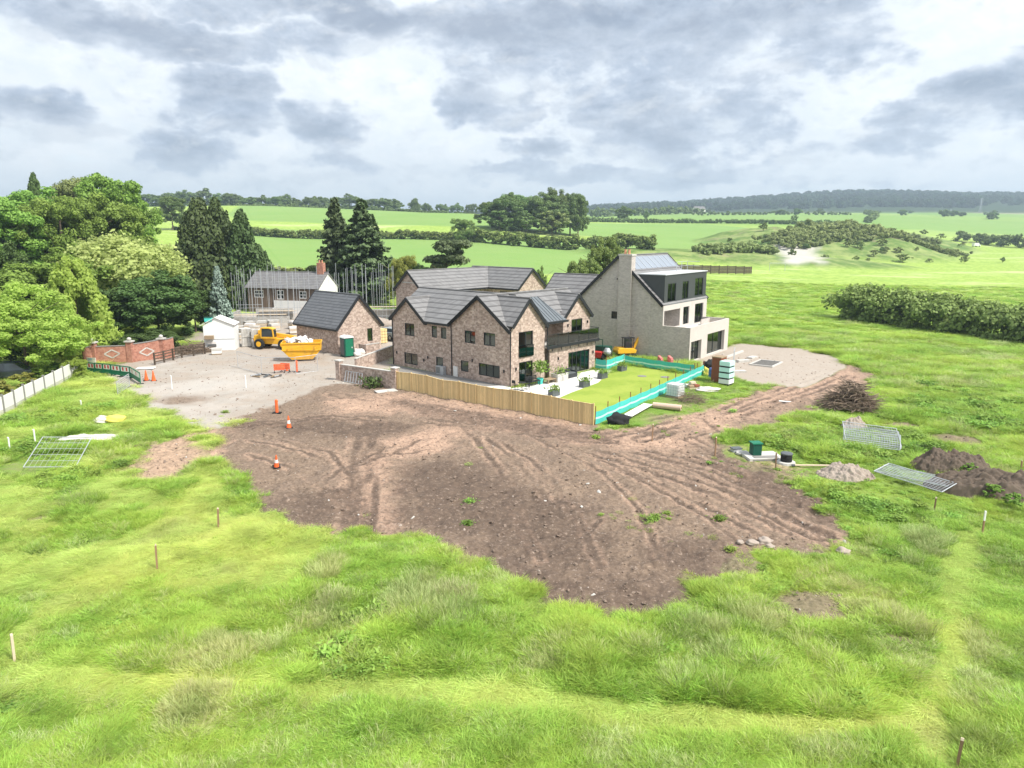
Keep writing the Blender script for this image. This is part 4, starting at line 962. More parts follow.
def trunk_mesh(seed, h, r, top=.35, limbs=4, reach=.4):
    rs = random.Random(seed); b = MB(); pts = [(0, 0, -.6)]
    for i in range(1, 5): pts.append((rs.uniform(-.05, .05)*h*.25*i/4, rs.uniform(-.05, .05)*h*.25*i/4, h*i/4))
    b.path(pts, r, 7, r*top)
    for k in range(limbs):
        a = k*6.283/max(1, limbs)+rs.random(); z0 = h*(.45+.4*rs.random()); L = h*reach*(.6+.6*rs.random())
        b.path([(0, 0, z0), (math.cos(a)*L*.5, math.sin(a)*L*.5, z0+L*.5), (math.cos(a)*L, math.sin(a)*L, z0+L*.85)], r*.42, 5, r*.12)
    return b
SHARED_TRUNK = {}
def tree(name, label, loc, height, wid, key, mat, group=None, trunk=.3, base=.12, rz=None, depth=None, lift=None, tk=None, cat='tree'):
    """a tree: trunk with limbs, crown; base is the bare share of the height"""
    rs = random.Random(hash((round(loc[0], 1), round(loc[1], 1), key)) & 0xffff); rz = rs.random()*6.283 if rz is None else rz
    t = thing(name, label, cat, loc, 0, group)
    fam = key.rstrip('0123456789')
    unitz = fam in ('cone', 'spruce', 'bluespruce', 'birch')
    if height > 2.2:
        kk = (fam, round(height/3), tk or 'bark')
        if kk not in SHARED_TRUNK:
            b = trunk_mesh(len(SHARED_TRUNK), 1.0, .021, .3, 0 if unitz else 5, .38); o = b.build('trunk', tk or 'bark', t); SHARED_TRUNK[kk] = o.data
        else:
            o = bpy.data.objects.new('trunk', SHARED_TRUNK[kk]); COL.objects.link(o); o.parent = t
        o.scale = (height*trunk/.3, height*trunk/.3, height*(.95 if unitz else .72)); o.rotation_euler = (0, 0, rz)
    me = CROWN[key]
    c = bpy.data.objects.new('crown', me); COL.objects.link(c); c.parent = t; c.rotation_euler = (0, 0, rz)
    if unitz: c.location = (0, 0, height*base*.5); c.scale = (wid, depth or wid, height*(1-base*.5))
    else:
        hz = height*(1-base)/2/ .95; c.location = (0, 0, height*base+hz*.88); c.scale = (wid/2, (depth or wid)/2, hz)
    if not me.materials: me.materials.append(M[mat])
    c.material_slots[0].link = 'OBJECT'; c.material_slots[0].material = M[mat]
    return t
def tree_px(name, label, px, dist, ytop, wpx, key, mat, **kw):
    p = at(px, dist); depth = dist*math.cos(PITCH)+(CAM_H-p.z)*math.sin(PITCH); h = ztop(dist, ytop)-p.z
    return tree(name, label, p, h, wpx/F*depth*1.06, key, mat, **kw)
WD = 'trees of the wood on the left'
LW = [ # px, dist, ytop, width px, crown, leaves, name, label
 (28, 66, 284, 118, 'bright0', 'leaf_bright', 'maple_tree', 'bright green spreading tree above the parked car at the left edge', .02),
 (-40, 72, 270, 100, 'bright1', 'leaf_bright', 'maple_tree', 'bright green tree cut by the left edge of the photo', .05),
 (82, 76, 262, 62, 'birch', 'leaf_bright', 'birch_tree', 'small pointed bright green tree beside the brick entrance wall', .05),
 (50, 84, 300, 44, 'birch2', 'leaf_bright', 'birch_tree', 'low pointed bright green tree left of the tall pointed one', .05),
 (125, 96, 218, 118, 'weep', 'leaf_pale', 'willow_tree', 'pale yellow green willow with hanging branches, the palest tree of the wood', .22),
 (62, 90, 250, 110, 'round1', 'leaf_mid', 'ash_tree', 'mid green tree in front of the willow on its left', .1),
 (160, 88, 268, 96, 'round2', 'leaf_dark', 'evergreen_tree', 'wide dark evergreen tree overhanging the white cabin', .03),
 (118, 86, 283, 80, 'round3', 'leaf_dark', 'evergreen_tree', 'dark evergreen tree behind the middle pillar of the brick wall', .0),
 (196, 92, 285, 50, 'round0', 'leaf_dark', 'evergreen_tree', 'low dark evergreen behind the white cabin, left of the blue spruce', .0),
 (70, 120, 184, 90, 'fine0', 'leaf_mid', 'sycamore_tree', 'broad mid green tree rising behind the willow on its left', .1),
 (118, 126, 190, 84, 'round2', 'leaf_mid', 'sycamore_tree', 'mid green tree rising directly behind the willow', .1),
 (112, 142, 168, 80, 'round0', 'leaf_mid', 'sycamore_tree', 'tall thin topped tree on the skyline behind the willow', .15),
 (30, 118, 208, 120, 'round3', 'leaf_mid', 'sycamore_tree', 'tree right of the half hidden roof, mid height in the wood', .1),
 (-18, 112, 184, 110, 'round1', 'leaf_mid', 'sycamore_tree', 'tall tree filling the top left corner of the wood', .1),
 (8, 90, 240, 80, 'fine1', 'leaf_dark', 'sycamore_tree', 'dark tree at the left edge below the half hidden roof', .1),
 (45, 150, 184, 100, 'round2', 'leaf_mid', 'sycamore_tree', 'hazy olive tree on the skyline at the left of the wood', .1),
 (45, 165, 177, 28, 'cone0', 'leaf_dark', 'cypress_tree', 'small pointed dark conifer on the left skyline', .05),
 (136, 150, 186, 60, 'fine1', 'leaf_mid', 'sycamore_tree', 'tree at the right end of the skyline wood', .1),
 (75, 170, 172, 60, 'round3', 'leaf_scrub', 'sycamore_tree', 'loose crowned tree on the skyline right of the small conifer', .15),
 (138, 104, 250, 70, 'round1', 'leaf_mid', 'ash_tree', 'mid green tree under the right side of the willow', .05),
 (170, 112, 250, 50, 'round2', 'leaf_mid', 'ash_tree', 'tree between the willow and the tall dark cypresses', .05),
 (12, 70, 318, 60, 'round2', 'leaf_dark', 'evergreen_tree', 'dark shrubby tree over the parked car', .0),
 (60, 74, 322, 60, 'round0', 'leaf_dark', 'evergreen_tree', 'dark shrubby tree left of the brick entrance wall', .0),
 (150, 78, 330, 60, 'round1', 'leaf_dark', 'evergreen_tree', 'dark laurel behind the right end of the brick entrance wall', .0),
]
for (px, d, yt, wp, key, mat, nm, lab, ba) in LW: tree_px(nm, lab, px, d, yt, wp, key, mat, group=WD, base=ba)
CG = 'tall conifers round the cottage'
for (px, d, yt, wp, key, lab) in [(206, 112, 203, 68, 'cone0', 'tall dark cypress, leftmost and broadest of the dark conifers'), (224, 116, 205, 56, 'cone1', 'tall dark cypress second from the left, joined to the broadest one'),
   (247, 114, 215, 50, 'cone2', 'narrower dark cypress directly left of the cottage roof'), (262, 120, 248, 40, 'cone1', 'short dark cypress just behind the left end of the cottage roof'), (190, 116, 240, 40, 'cone2', 'short dark cypress at the left foot of the broadest cypress')]:
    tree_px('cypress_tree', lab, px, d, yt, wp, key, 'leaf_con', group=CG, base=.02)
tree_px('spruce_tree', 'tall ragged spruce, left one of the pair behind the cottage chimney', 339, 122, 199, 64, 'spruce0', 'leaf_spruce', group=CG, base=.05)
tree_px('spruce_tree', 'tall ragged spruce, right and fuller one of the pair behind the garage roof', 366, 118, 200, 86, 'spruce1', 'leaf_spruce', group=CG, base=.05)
tree_px('blue_spruce', 'small silvery blue spruce behind the white cabin', 222, 92, 266, 30, 'bluespruce', 'leaf_blue', base=.02)
tree_px('pine_tree', 'flat topped grey green pine behind the second brick house', 447, 122, 232, 58, 'pine', 'leaf_pine', base=.22, depth=8)
tree_px('yellow_tree', 'small yellow green tree behind the poles left of the second brick house', 402, 112, 250, 30, 'fine0', 'leaf_yellow', base=.1)
for (px, d, yt, wp, key, lab, mat) in [(605, 118, 236, 46, 'fine1', 'tall rounded green shrub left of the chimney', 'leaf_hedge'), (582, 112, 254, 40, 'round3', 'dark rounded shrub left of the tall shrub by the chimney', 'leaf_hedge'), (622, 122, 250, 40, 'round1', 'rounded shrub half behind the chimney', 'leaf_hedge'),
    (540, 112, 264, 18, 'small0', 'small green bush at the right gable of the second brick house', 'leaf_hedge'), (380, 126, 256, 60, 'round2', 'mid green tree low behind the right spruce', 'leaf_mid'), (330, 128, 262, 60, 'round0', 'mid green tree low behind the cottage chimney', 'leaf_hedge'), (290, 128, 264, 60, 'small1', 'low bush behind the cottage roof', 'leaf_scrub'), (420, 128, 262, 40, 'round1', 'dark green bush left of the flat topped pine', 'leaf_dark')]:
    tree_px('shrub', lab, px, d, yt, wp, key, mat, base=.0, cat='shrub')
# trees on the fields
tree_px('field_tree', 'lone round bush on the hedge line left of the copse', 465, 300, 216, 28, 'fine0', 'leaf_hedge', base=.05)
tree_px('field_tree', 'lone round tree on the far hedge right of the copse', 625, 610, 206, 18, 'round1', 'leaf_far', base=.1)
tree_px('field_tree', 'tiny round tree right of the lone round one on the far hedge', 646, 640, 210, 8, 'small0', 'leaf_far', base=.1)
tree_px('field_tree', 'thin small tree standing on the far hedge line near its right end', 794, 620, 215, 8, 'small2', 'leaf_far', base=.25)
tree_px('field_tree', 'bush at the right end of the far hedge line', 827, 640, 219, 10, 'small1', 'leaf_far', base=.0)
tree_px('field_tree', 'round dark tree in the field at the right edge of the wood', 173, 330, 194, 34, 'round0', 'leaf_far', base=.05)
CP = 'trees of the copse on the field'
for i, (px, d, yt, wp, key, lab) in enumerate([(492, 352, 200, 34, 'round0', 'leftmost tree of the copse'), (506, 348, 193, 40, 'round1', 'second tree from the left in the copse, low crowned'), (522, 356, 190, 42, 'fine0', 'broad crowned tree left of the middle of the copse'), (541, 352, 190, 42, 'round2', 'tree in the middle of the copse'),
    (556, 358, 188, 40, 'fine1', 'tallest tree of the copse, right of its middle'), (570, 352, 190, 34, 'round3', 'second tree from the right in the copse'), (578, 350, 198, 22, 'round0', 'rightmost tree of the copse'), (500, 342, 208, 36, 'small1', 'low bush at the left foot of the copse'), (552, 342, 210, 40, 'small2', 'low pale bush at the right foot of the copse'), (526, 341, 210, 34, 'small0', 'low bush under the middle of the copse')]):
    tree_px('copse_tree', lab, px, d, yt, wp, key, 'leaf_far' if i not in (8,) else 'leaf_scrub', group=CP, base=.0)
SK = 'trees along the skyline hedge'
rsk = random.Random(4)
sky_t = [(150,700,193,26),(162,640,196,20),(172,760,190,22),(188,720,189,26),(205,800,187,34),(222,720,193,24),(236,700,192,26),(250,690,196,22),(262,720,195,18),(274,700,195,20),(286,720,193,18),(297,710,197,22),(310,700,197,22),(322,720,195,24),(337,710,196,22),(352,720,194,26),(368,700,197,22),(384,690,197,26),(397,690,198,20),(415,690,198,14),(428,720,202,12),(442,760,203,16),(456,800,203,16),(470,820,202,14)]
words_ = ['round', 'broad', 'low', 'thin', 'dark', 'tall', 'loose', 'wide']
for i, (px, d, yt, wp) in enumerate(sky_t):
    tree_px('skyline_tree', 'far green tree standing in the row along the skyline of the field', px, d, yt, wp, ['round0', 'round1', 'fine0', 'round2', 'small0', 'fine1', 'round3'][i % 7], 'leaf_far', group=SK, base=.05)
# hedges
def hedge(name, label, pts, wd, h, mat, seed, per_m=2.2, per=60, size=.35, group=None, wob=.3):
    rs = np.random.RandomState(seed); C = []; Rr = []
    o0 = ground(*pts[0])
    for a, b in zip(pts[:-1], pts[1:]):
        L = math.hypot(b[0]-a[0], b[1]-a[1]); n = max(2, int(L*per_m)); u = rs.rand(n); x = a[0]+(b[0]-a[0])*u; y = a[1]+(b[1]-a[1])*u
        nx_, ny_ = -(b[1]-a[1])/L, (b[0]-a[0])/L; v = rs.uniform(-.5, .5, n)*wd; x = x+nx_*v; y = y+ny_*v
        hh = h*(1-wob+2*wob*fbm(x*.12+seed, y*.12, 3)); z = Z(x, y)+rs.rand(n)**.6*hh*np.sqrt(np.clip(1-(2*v/wd)**2*.6, .1, 1))
        C.append(np.stack([x, y, z], 1)); Rr.append(np.clip(.30*min(wd, h), .25, 3)*(.6+.7*rs.rand(n)))
    C = np.concatenate(C)-np.array(o0); Rr = np.concatenate(Rr)
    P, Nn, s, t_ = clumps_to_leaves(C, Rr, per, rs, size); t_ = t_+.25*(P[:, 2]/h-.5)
    me = leaf_mesh(name, P, Nn, s, t_, rs); o = bpy.data.objects.new(name, me); COL.objects.link(o); o.location = o0; me.materials.append(M[mat])
    return tag(o, label, 'hedge', group)
gpts = lambda *l: [tuple(G(*p)[:2]) for p in l]
HB_ = [at(px, d)[:2] for px, d in ((842, 116), (880, 110), (930, 103), (980, 97), (1035, 91), (1100, 84), (1180, 78))]
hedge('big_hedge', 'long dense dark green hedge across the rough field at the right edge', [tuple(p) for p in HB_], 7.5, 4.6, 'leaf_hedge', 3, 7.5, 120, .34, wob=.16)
FH = 'clipped hedges between the far fields'
hedge('field_hedge', 'hedge crossing below the copse between the two bright fields', [tuple(at(px, d)[:2]) for px, d in ((468, 305), (520, 292), (580, 280), (655, 270))], 3.5, 4.6, 'leaf_hedge', 5, 5.5, 70, .5, FH)
hedge('field_hedge', 'hedge between the two bright fields left of the pine', [tuple(at(px, d)[:2]) for px, d in ((228, 335), (300, 325), (380, 318), (470, 306))], 3, 3.4, 'leaf_hedge', 6, 5.5, 70, .5, FH)
hedge('field_hedge', 'long thin dark hedge on the far side of the bright field right of the copse', [tuple(at(px, d)[:2]) for px, d in ((584, 590), (650, 610), (720, 620), (780, 615), (842, 620))], 4, 3.0, 'leaf_far', 7, 3.4, 60, .8, FH)
hedge('field_hedge', 'short dark hedge climbing the slope at the head of the spoil bank', [tuple(at(px, d)[:2]) for px, d in ((868, 700), (876, 900), (866, 1150))], 7, 5, 'leaf_far', 8, .6, 40, 1.2, FH)
hedge('field_hedge', 'hedge on the skyline at the head of the left hand field', [tuple(at(px, d)[:2]) for px, d in ((236, 640), (300, 650), (400, 645), (470, 640))], 5, 4.0, 'leaf_far', 9, 3.4, 60, .8, FH)
hedge('field_hedge', 'faint hedge across the distant pale fields under the hills', [tuple(at(px, d)[:2]) for px, d in ((690, 900), (760, 960), (850, 1000))], 5, 4.0, 'leaf_far', 10, .5, 40, 1.4, FH)
hedge('field_hedge', 'overgrown dark hedge and bushes across the far right meadow', [tuple(at(px, d)[:2]) for px, d in ((958, 520), (985, 500), (1010, 470), (1060, 450))], 12, 6.5, 'leaf_far', 11, 1.6, 50, .9, FH)
hedge('field_hedge', 'scrubby hedge running from the chimney to the white spoil', [tuple(at(px, d)[:2]) for px, d in ((700, 262), (740, 270), (775, 276))], 7, 3.2, 'leaf_scrub', 12, 5.5, 70, .5, FH)
hedge('field_hedge', 'hedge on the skyline behind the copse', [tuple(at(px, d)[:2]) for px, d in ((590, 900), (640, 960), (700, 1040))], 12, 9, 'leaf_far', 13, .8, 40, 1.6, FH)
# scrub on the spoil bank, one bush each
SB = 'scrub bushes on the spoil bank'
rb = random.Random(12)
for k in range(64):
    x = 158+rb.uniform(-54, 60); y = 345+rb.gauss(0, 22)
    if k > 48: x = 236+rb.uniform(-36, 36); y = 440+rb.gauss(0, 20)
    p = ground(x, y); h = rb.uniform(1.4, 4.2)
    tree('scrub_bush', 'scrubby bush growing among others on the grassy spoil bank', p, h, h*rb.uniform(1.1, 1.9), f'small{k % 3}', rb.choice(['leaf_scrub', 'leaf_hedge', 'leaf_scrub']), group=SB, base=.0, cat='bush')
for k, (px, py, h, w_) in enumerate([(882, 252, 2.6, 3.6), (784, 238, 2.0, 3.0), (806, 249, 2.4, 6), (815, 246, 2, 4), (920, 244, 3, 5)]):
    tree('scrub_bush', 'single round bush standing in the meadow below the bank' if k == 0 else 'low bush beside the white spoil', G(px, py), h, w_, f'small{k % 3}', 'leaf_far', group=None if k == 0 else 'bushes beside the white spoil', base=.0, cat='bush')
for i, (pp, wd_, hh, lab) in enumerate((([(120, 338), (150, 352), (190, 356), (225, 372)], 26, 3.4, 'broad scrub thicket covering the near face of the spoil bank'), ([(150, 378), (185, 388), (215, 398), (240, 430)], 26, 3.6, 'scrub thicket along the crest of the spoil bank'))):
    hedge('scrub_thicket', lab, pp, wd_, hh, 'leaf_scrub', 60+i, 7.0, 60, .62, 'thickets on the spoil bank', .5)
# distant wooded hills: too many trees to tell apart
def instancer(name, pts, scl, rot, idx, sources):
    coll = bpy.data.collections.new(name+'_sources')
    for i, o in enumerate(sources): coll.objects.link(o)
    me = bpy.data.meshes.new(name); me.vertices.add(len(pts)); me.vertices.foreach_set('co', np.asarray(pts, np.float32).ravel())
    a = me.attributes.new('scl', 'FLOAT_VECTOR', 'POINT'); a.data.foreach_set('vector', np.asarray(scl, np.float32).ravel())
    a = me.attributes.new('rot', 'FLOAT_VECTOR', 'POINT'); a.data.foreach_set('vector', np.asarray(rot, np.float32).ravel())
    a = me.attributes.new('idx', 'INT', 'POINT'); a.data.foreach_set('value', np.asarray(idx, np.int32).ravel())
    o = bpy.data.objects.new(name, me); COL.objects.link(o)
    ng = bpy.data.node_groups.new(name, 'GeometryNodeTree'); ng.interface.new_socket('Geometry', in_out='INPUT', socket_type='NodeSocketGeometry'); ng.interface.new_socket('Geometry', in_out='OUTPUT', socket_type='NodeSocketGeometry')
    gi = ng.nodes.new('NodeGroupInput'); go = ng.nodes.new('NodeGroupOutput')
    ci = ng.nodes.new('GeometryNodeCollectionInfo'); ci.inputs['Collection'].default_value = coll; ci.inputs['Separate Children'].default_value = True; ci.inputs['Reset Children'].default_value = True
    ip = ng.nodes.new('GeometryNodeInstanceOnPoints'); ip.inputs['Pick Instance'].default_value = True
    def na(nm, ty):
        n = ng.nodes.new('GeometryNodeInputNamedAttribute'); n.data_type = ty; n.inputs['Name'].default_value = nm; return n.outputs[0]
    L = ng.links.new
    L(gi.outputs[0], ip.inputs['Points']); L(ci.outputs[0], ip.inputs['Instance']); L(na('idx', 'INT'), ip.inputs['Instance Index']); L(na('rot', 'FLOAT_VECTOR'), ip.inputs['Rotation']); L(na('scl', 'FLOAT_VECTOR'), ip.inputs['Scale']); L(ip.outputs[0], go.inputs[0])
    md_ = o.modifiers.new('scatter', 'NODES'); md_.node_group = ng
    return tag(o, kind='stuff')
def src(name, me, mat):
    o = bpy.data.objects.new(name, me.copy() if me.materials and me.materials[0] != M[mat] else me)
    if not o.data.materials: o.data.materials.append(M[mat])
    else: o.data.materials[0] = M[mat]
    return o
rs = np.random.RandomState(3); nF = 15000
fx_ = rs.uniform(-2600, 3600, nF*3); fy_ = 1350+2000*rs.rand(nF*3)
keep = (fbm(fx_/300, fy_/260, 3)+np.clip((fy_-1620)/500, -.3, .9) > .52) & (np.abs(fx_/fy_) < 1.1); fx_, fy_ = fx_[keep][:nF], fy_[keep][:nF]
M['leaf_wood'] = leaf_mat('hill_wood_leaves', (.04, .075, .03), (.08, .13, .045), .25, .5)
h = rs.uniform(7, 17, len(fx_)); w_ = h*rs.uniform(.5, .8, len(fx_))
instancer('far_woodland', np.stack([fx_, fy_, Z(fx_, fy_)+h*.35], 1), np.stack([w_, w_, h*.6], 1), np.stack([0*h, 0*h, rs.rand(len(h))*6.28], 1), rs.randint(0, 2, len(h)),
          [src('wood_a', leaf_mesh('wood_a', *crown_round(101, 22, 22, .4)[:4], np.random.RandomState(1)), 'leaf_wood'), src('wood_b', leaf_mesh('wood_b', *crown_round(102, 22, 22, .4)[:4], np.random.RandomState(2)), 'leaf_wood')])
# small woods and hedgerow trees scattered through the middle distance
nF = 280; fx_ = rs.uniform(-900, 1500, nF); fy_ = rs.uniform(820, 1420, nF); keep = (fbm(fx_/160+3, fy_/60, 3) > .56) & (512+711*fx_/fy_ > 480); fx_, fy_ = fx_[keep], fy_[keep]
h = rs.uniform(5, 11, len(fx_)); w_ = h*rs.uniform(.5, .9, len(fx_))
instancer('distant_hedgerow_foliage', np.stack([fx_, fy_, Z(fx_, fy_)+h*.35], 1), np.stack([w_, w_, h*.55], 1), np.stack([0*h, 0*h, rs.rand(len(h))*6.28], 1), 0*rs.randint(0, 2, len(h)), [src('wood_c', leaf_mesh('wood_c', *crown_round(103, 26, 26, .3)[:4], np.random.RandomState(4)), 'leaf_far')])

# ---------------------------------------------------------------- grass
def grass_mat(name, dark, light, trans=.4, dry=(.42, .38, .20), dryamt=.35):
    m, t = new_mat(name)
    tint = t.new('ShaderNodeAttribute', attribute_name='tint').outputs['Fac']
    oi = t.new('ShaderNodeObjectInfo'); loc_ = oi.outputs['Location']; rn = oi.outputs['Random']
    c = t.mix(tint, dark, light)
    big = t.noise(loc_, .13, 4, .6); mid = t.noise(loc_, .6, 4, .6)
    c = t.mix(t.ramp(big, .40, .62, 0, .55), c, tuple(a*b for a, b in zip(light, (1.18, 1.0, 1.0))))
    c = t.mix(t.ramp(mid, .50, .68, 0, .65), c, dark)
    c = t.mix(t.math('MULTIPLY', t.ramp(t.noise(loc_, .28, 5, .65), .54, .66), t.math('MULTIPLY', dryamt, t.ramp(tint, .2, .9))), c, dry)
    hs = t.new('ShaderNodeHueSaturation', {'Hue': t.ramp(rn, 0, 1, .482, .516, False), 'Saturation': 1.0, 'Value': t.ramp(rn, 0, 1, .80, 1.22, False), 'Color': c}).outputs[0]
    d = t.new('ShaderNodeBsdfPrincipled', {'Base Color': hs, 'Roughness': .55}); d.inputs['Specular IOR Level'].default_value = .3
    tr = t.new('ShaderNodeBsdfTranslucent', {'Color': hs})
    mx = t.new('ShaderNodeMixShader', {0: trans}); t.l.new(d.outputs[0], mx.inputs[1]); t.l.new(tr.outputs[0], mx.inputs[2]); t.l.new(mx.outputs[0], t.out.inputs[0])
    M[name] = m
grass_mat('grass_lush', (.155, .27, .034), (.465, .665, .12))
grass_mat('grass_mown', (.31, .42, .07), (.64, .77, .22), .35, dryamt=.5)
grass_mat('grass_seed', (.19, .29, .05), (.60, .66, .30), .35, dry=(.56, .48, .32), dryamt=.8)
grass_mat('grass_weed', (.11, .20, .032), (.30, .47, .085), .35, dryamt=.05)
def tuft(name, seed, blades, rad, h, lean, wd, mat, comb=0.0, seg=3):
    rs = np.random.RandomState(seed); V = []; Fc = []; T = []
    for _ in range(blades):
        a = rs.rand()*6.283; r = rad*math.sqrt(rs.rand()); x, y = r*math.cos(a), r*math.sin(a); hh = h*(.5+.7*rs.rand()); ln = lean*hh*(.4+rs.rand())
        la = a+rs.normal()*.9; lx, ly = math.cos(la)*ln+comb*hh, math.sin(la)*ln; sa = rs.rand()*6.283; sx, sy = math.cos(sa)*wd*.5, math.sin(sa)*wd*.5
        k = len(V); t0 = rs.rand()*.45
        for s in range(seg):
            u = s/seg; q = 1-u*.55; zz = hh*(u-.35*u*u*min(1, lean)); V += [(x+lx*u*u-sx*q, y+ly*u*u-sy*q, zz), (x+lx*u*u+sx*q, y+ly*u*u+sy*q, zz)]
        V.append((x+lx, y+ly, hh*(1-.35*min(1, lean))))
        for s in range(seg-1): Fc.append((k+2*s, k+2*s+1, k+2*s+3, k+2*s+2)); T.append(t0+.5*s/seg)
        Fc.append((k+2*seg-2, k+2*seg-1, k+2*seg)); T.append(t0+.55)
    me = bpy.data.meshes.new(name); me.from_pydata(V, [], Fc); me.update()
    at_ = me.attributes.new('tint', 'FLOAT', 'FACE'); at_.data.foreach_set('value', np.clip(np.array(T), 0, 1).astype(np.float32)); me.materials.append(M[mat])
    return bpy.data.objects.new(name, me)
def weed(name, seed, n, h, mat='grass_weed'):
    rs = np.random.RandomState(seed); C = np.stack([rs.normal(size=n)*.22, rs.normal(size=n)*.22, rs.rand(n)*h], 1)
    Nn = rs.normal(size=(n, 3))*.5+np.array([0, 0, .9]); Nn /= np.linalg.norm(Nn, axis=1)[:, None]
    me = leaf_mesh(name, C, Nn, np.full(n, .085), rs.rand(n)*.6+.4*C[:, 2]/h, rs, 1.8); me.materials.append(M[mat]); return bpy.data.objects.new(name, me)
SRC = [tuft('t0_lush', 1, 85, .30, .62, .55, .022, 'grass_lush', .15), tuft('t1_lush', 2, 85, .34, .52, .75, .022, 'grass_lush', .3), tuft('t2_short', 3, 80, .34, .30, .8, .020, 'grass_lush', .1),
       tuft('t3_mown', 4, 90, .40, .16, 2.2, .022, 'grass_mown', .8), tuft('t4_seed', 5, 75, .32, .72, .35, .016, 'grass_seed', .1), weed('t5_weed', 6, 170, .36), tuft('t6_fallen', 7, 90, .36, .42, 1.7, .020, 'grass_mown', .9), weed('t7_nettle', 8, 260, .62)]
rs = np.random.RandomState(99)
def sample(n, d0, d1, power, half=1.06):
    """points spread over the land ahead, thinning with distance"""
    u = rs.rand(n); a = 1-power
    d = (d0**a+(d1**a-d0**a)*u)**(1/a) if abs(a) > 1e-3 else d0*(d1/d0)**u
    x = d*rs.uniform(-half, half, n); return x, d
gx_, gy_ = sample(258000, 12.5, 96, .55)      # density of points per unit distance
x2, y2 = sample(33000, 90, 190, .3, 1.0)
gx_ = np.concatenate([gx_, x2]); gy_ = np.concatenate([gy_, y2])
bare_, mown_, sparse_, zg_, crop_ = soil_at(gx_, gy_)
KEEP_OUT = []        # flat polygons (world xy) where no grass grows
def footprint(o, rz, x0, x1, y0, y1):
    c, s = math.cos(rz), math.sin(rz); return np.array([(o[0]+x*c-y*s, o[1]+x*s+y*c) for x, y in ((x0, y0), (x1, y0), (x1, y1), (x0, y1))])
KEEP_OUT += [footprint(A0, TH, -2.2, 12.4, -.3, 16.6), PATIO, LAWN, wpoly([(392, 362), (397, 387.5), (593, 423), (546, 404), (508, 385)]), footprint(G0, TG, -.3, 12, -.3, 20), footprint(K0, TH, -.3, 6, -.3, 9)]
ok = rs.rand(len(gx_)) > np.clip(bare_*1.35-.1, 0, 1)
ok &= rs.rand(len(gx_)) > sparse_*.6
ok &= crop_ < .5
for kp in KEEP_OUT: ok &= sdist(kp, gx_, gy_) < 0
ok &= ~((gy_ > 86) & (512+F*gx_/gy_ > 140) & (512+F*gx_/gy_ < 640))
gx_, gy_, zg_, mown_, sparse_, bare_ = (v[ok] for v in (gx_, gy_, zg_, mown_, sparse_, bare_))
n = len(gx_); pat = fbm(gx_*.34+7, gy_*.34, 4); pat2 = fbm(gx_*.5+3, gy_*.5, 3); pat3 = fbm(gx_*.33+40, gy_*.4+9, 3); r = rs.rand(n)
lush_zone = sdist(wpoly([(300, 560), (480, 590), (560, 630), (700, 620), (740, 590), (860, 580), (930, 560), (930, 690), (860, 720), (700, 700), (500, 680), (330, 660), (230, 620), (250, 560)]), gx_, gy_) > 0
idx_ = np.where(pat > .53, 0, np.where(pat > .46, 1, 2))
idx_ = np.where((pat2 > .60) & (r < .6), 2, idx_)
idx_ = np.where((pat3 > .64) & (r < .22), 4, idx_); idx_ = np.where(r > .975, 4, idx_)
idx_ = np.where((fbm(gx_*.4+60, gy_*.4, 3) > .68) & (r < .12), 5, idx_)
for (px, py, rad) in ((890, 632, 1.3), (905, 655, 1.0), (860, 600, 1.2), (835, 588, 1.0), (940, 545, 1.2), (680, 678, .6), (820, 745, .9), (975, 690, 1.0), (440, 612, 1.0), (545, 660, .8), (200, 710, .8), (620, 740, .7), (330, 570, .8), (960, 640, 1.0), (700, 640, .8)):
    q = G(px, py); idx_ = np.where((np.hypot(gx_-q.x, (gy_-q.y)*.8) < rad*(.5+pat2)) & (r < .45), 4, idx_)
left_thin = (gx_ < -8) & (gy_ > 24) & (pat < .55); idx_ = np.where(left_thin, np.where(r < .55, 6, 2), idx_)
tip = sdist(wpoly([(760, 440), (860, 420), (940, 470), (870, 520), (800, 500)]), gx_, gy_) > 0; idx_ = np.where(tip & (r < .18), 5, idx_)
idx_ = np.where(mown_ > .5, np.where(r < .8, 3, 6), idx_)
nett = np.zeros(n, bool)
for (px, py, rad) in ((860, 494, 3.2), (900, 440, 2.6), (985, 400, 5), (1010, 420, 5), (930, 405, 3), (70, 480, 1.6), (75, 494, .8), (45, 450, 2.5), (60, 420, 3), (835, 470, 2)):
    q = G(px, py); nett |= (np.hypot(gx_-q.x, gy_-q.y) < rad*(.6+.8*pat2))
idx_ = np.where(nett & (r < .8) & (bare_ < .3), np.where(r < .06, 7, np.where(r < .12, 5, 0)), idx_)
far_ = gy_ > 70; idx_ = np.where(far_ & (idx_ == 5), 1, idx_)
sc_ = (.6+.45*rs.rand(n))*np.clip(gy_/34, .9, 2.6); sc_ = sc_*np.where(lush_zone, 1.1, 1.0)*np.where(sparse_ > .2, .7, 1)*np.where(sdist(ISLE, gx_, gy_) > -1.2, .55, 1)
low_ = np.zeros(n, bool)
for (px, py, rad) in ((897, 484, 3.6), (850, 478, 2), (862, 436, 2.6), (762, 455, 2.6), (788, 466, 2), (815, 470, 1.8), (850, 410, 2.6), (640, 415, 3), (110, 423, 1.4), (45, 465, 2.4), (85, 440, 2), (676, 400, 2.2)):
    q = G(px, py); low_ |= np.hypot(gx_-q.x, gy_-q.y) < rad
idx_ = np.where(low_ & (idx_ != 5), 2, idx_); sc_ = np.where(low_, sc_*.5, sc_)
vz = (.42+.52*rs.rand(n))*(.35+1.3*fbm(gx_*.55+11, gy_*.55, 3))*np.where(lush_zone, 1.0, .8)/np.clip(gy_/45, 1, 2.2)*np.where(bare_ > .25, .6, 1)
wind = .9+.8*fbm(gx_*.05, gy_*.05, 2)
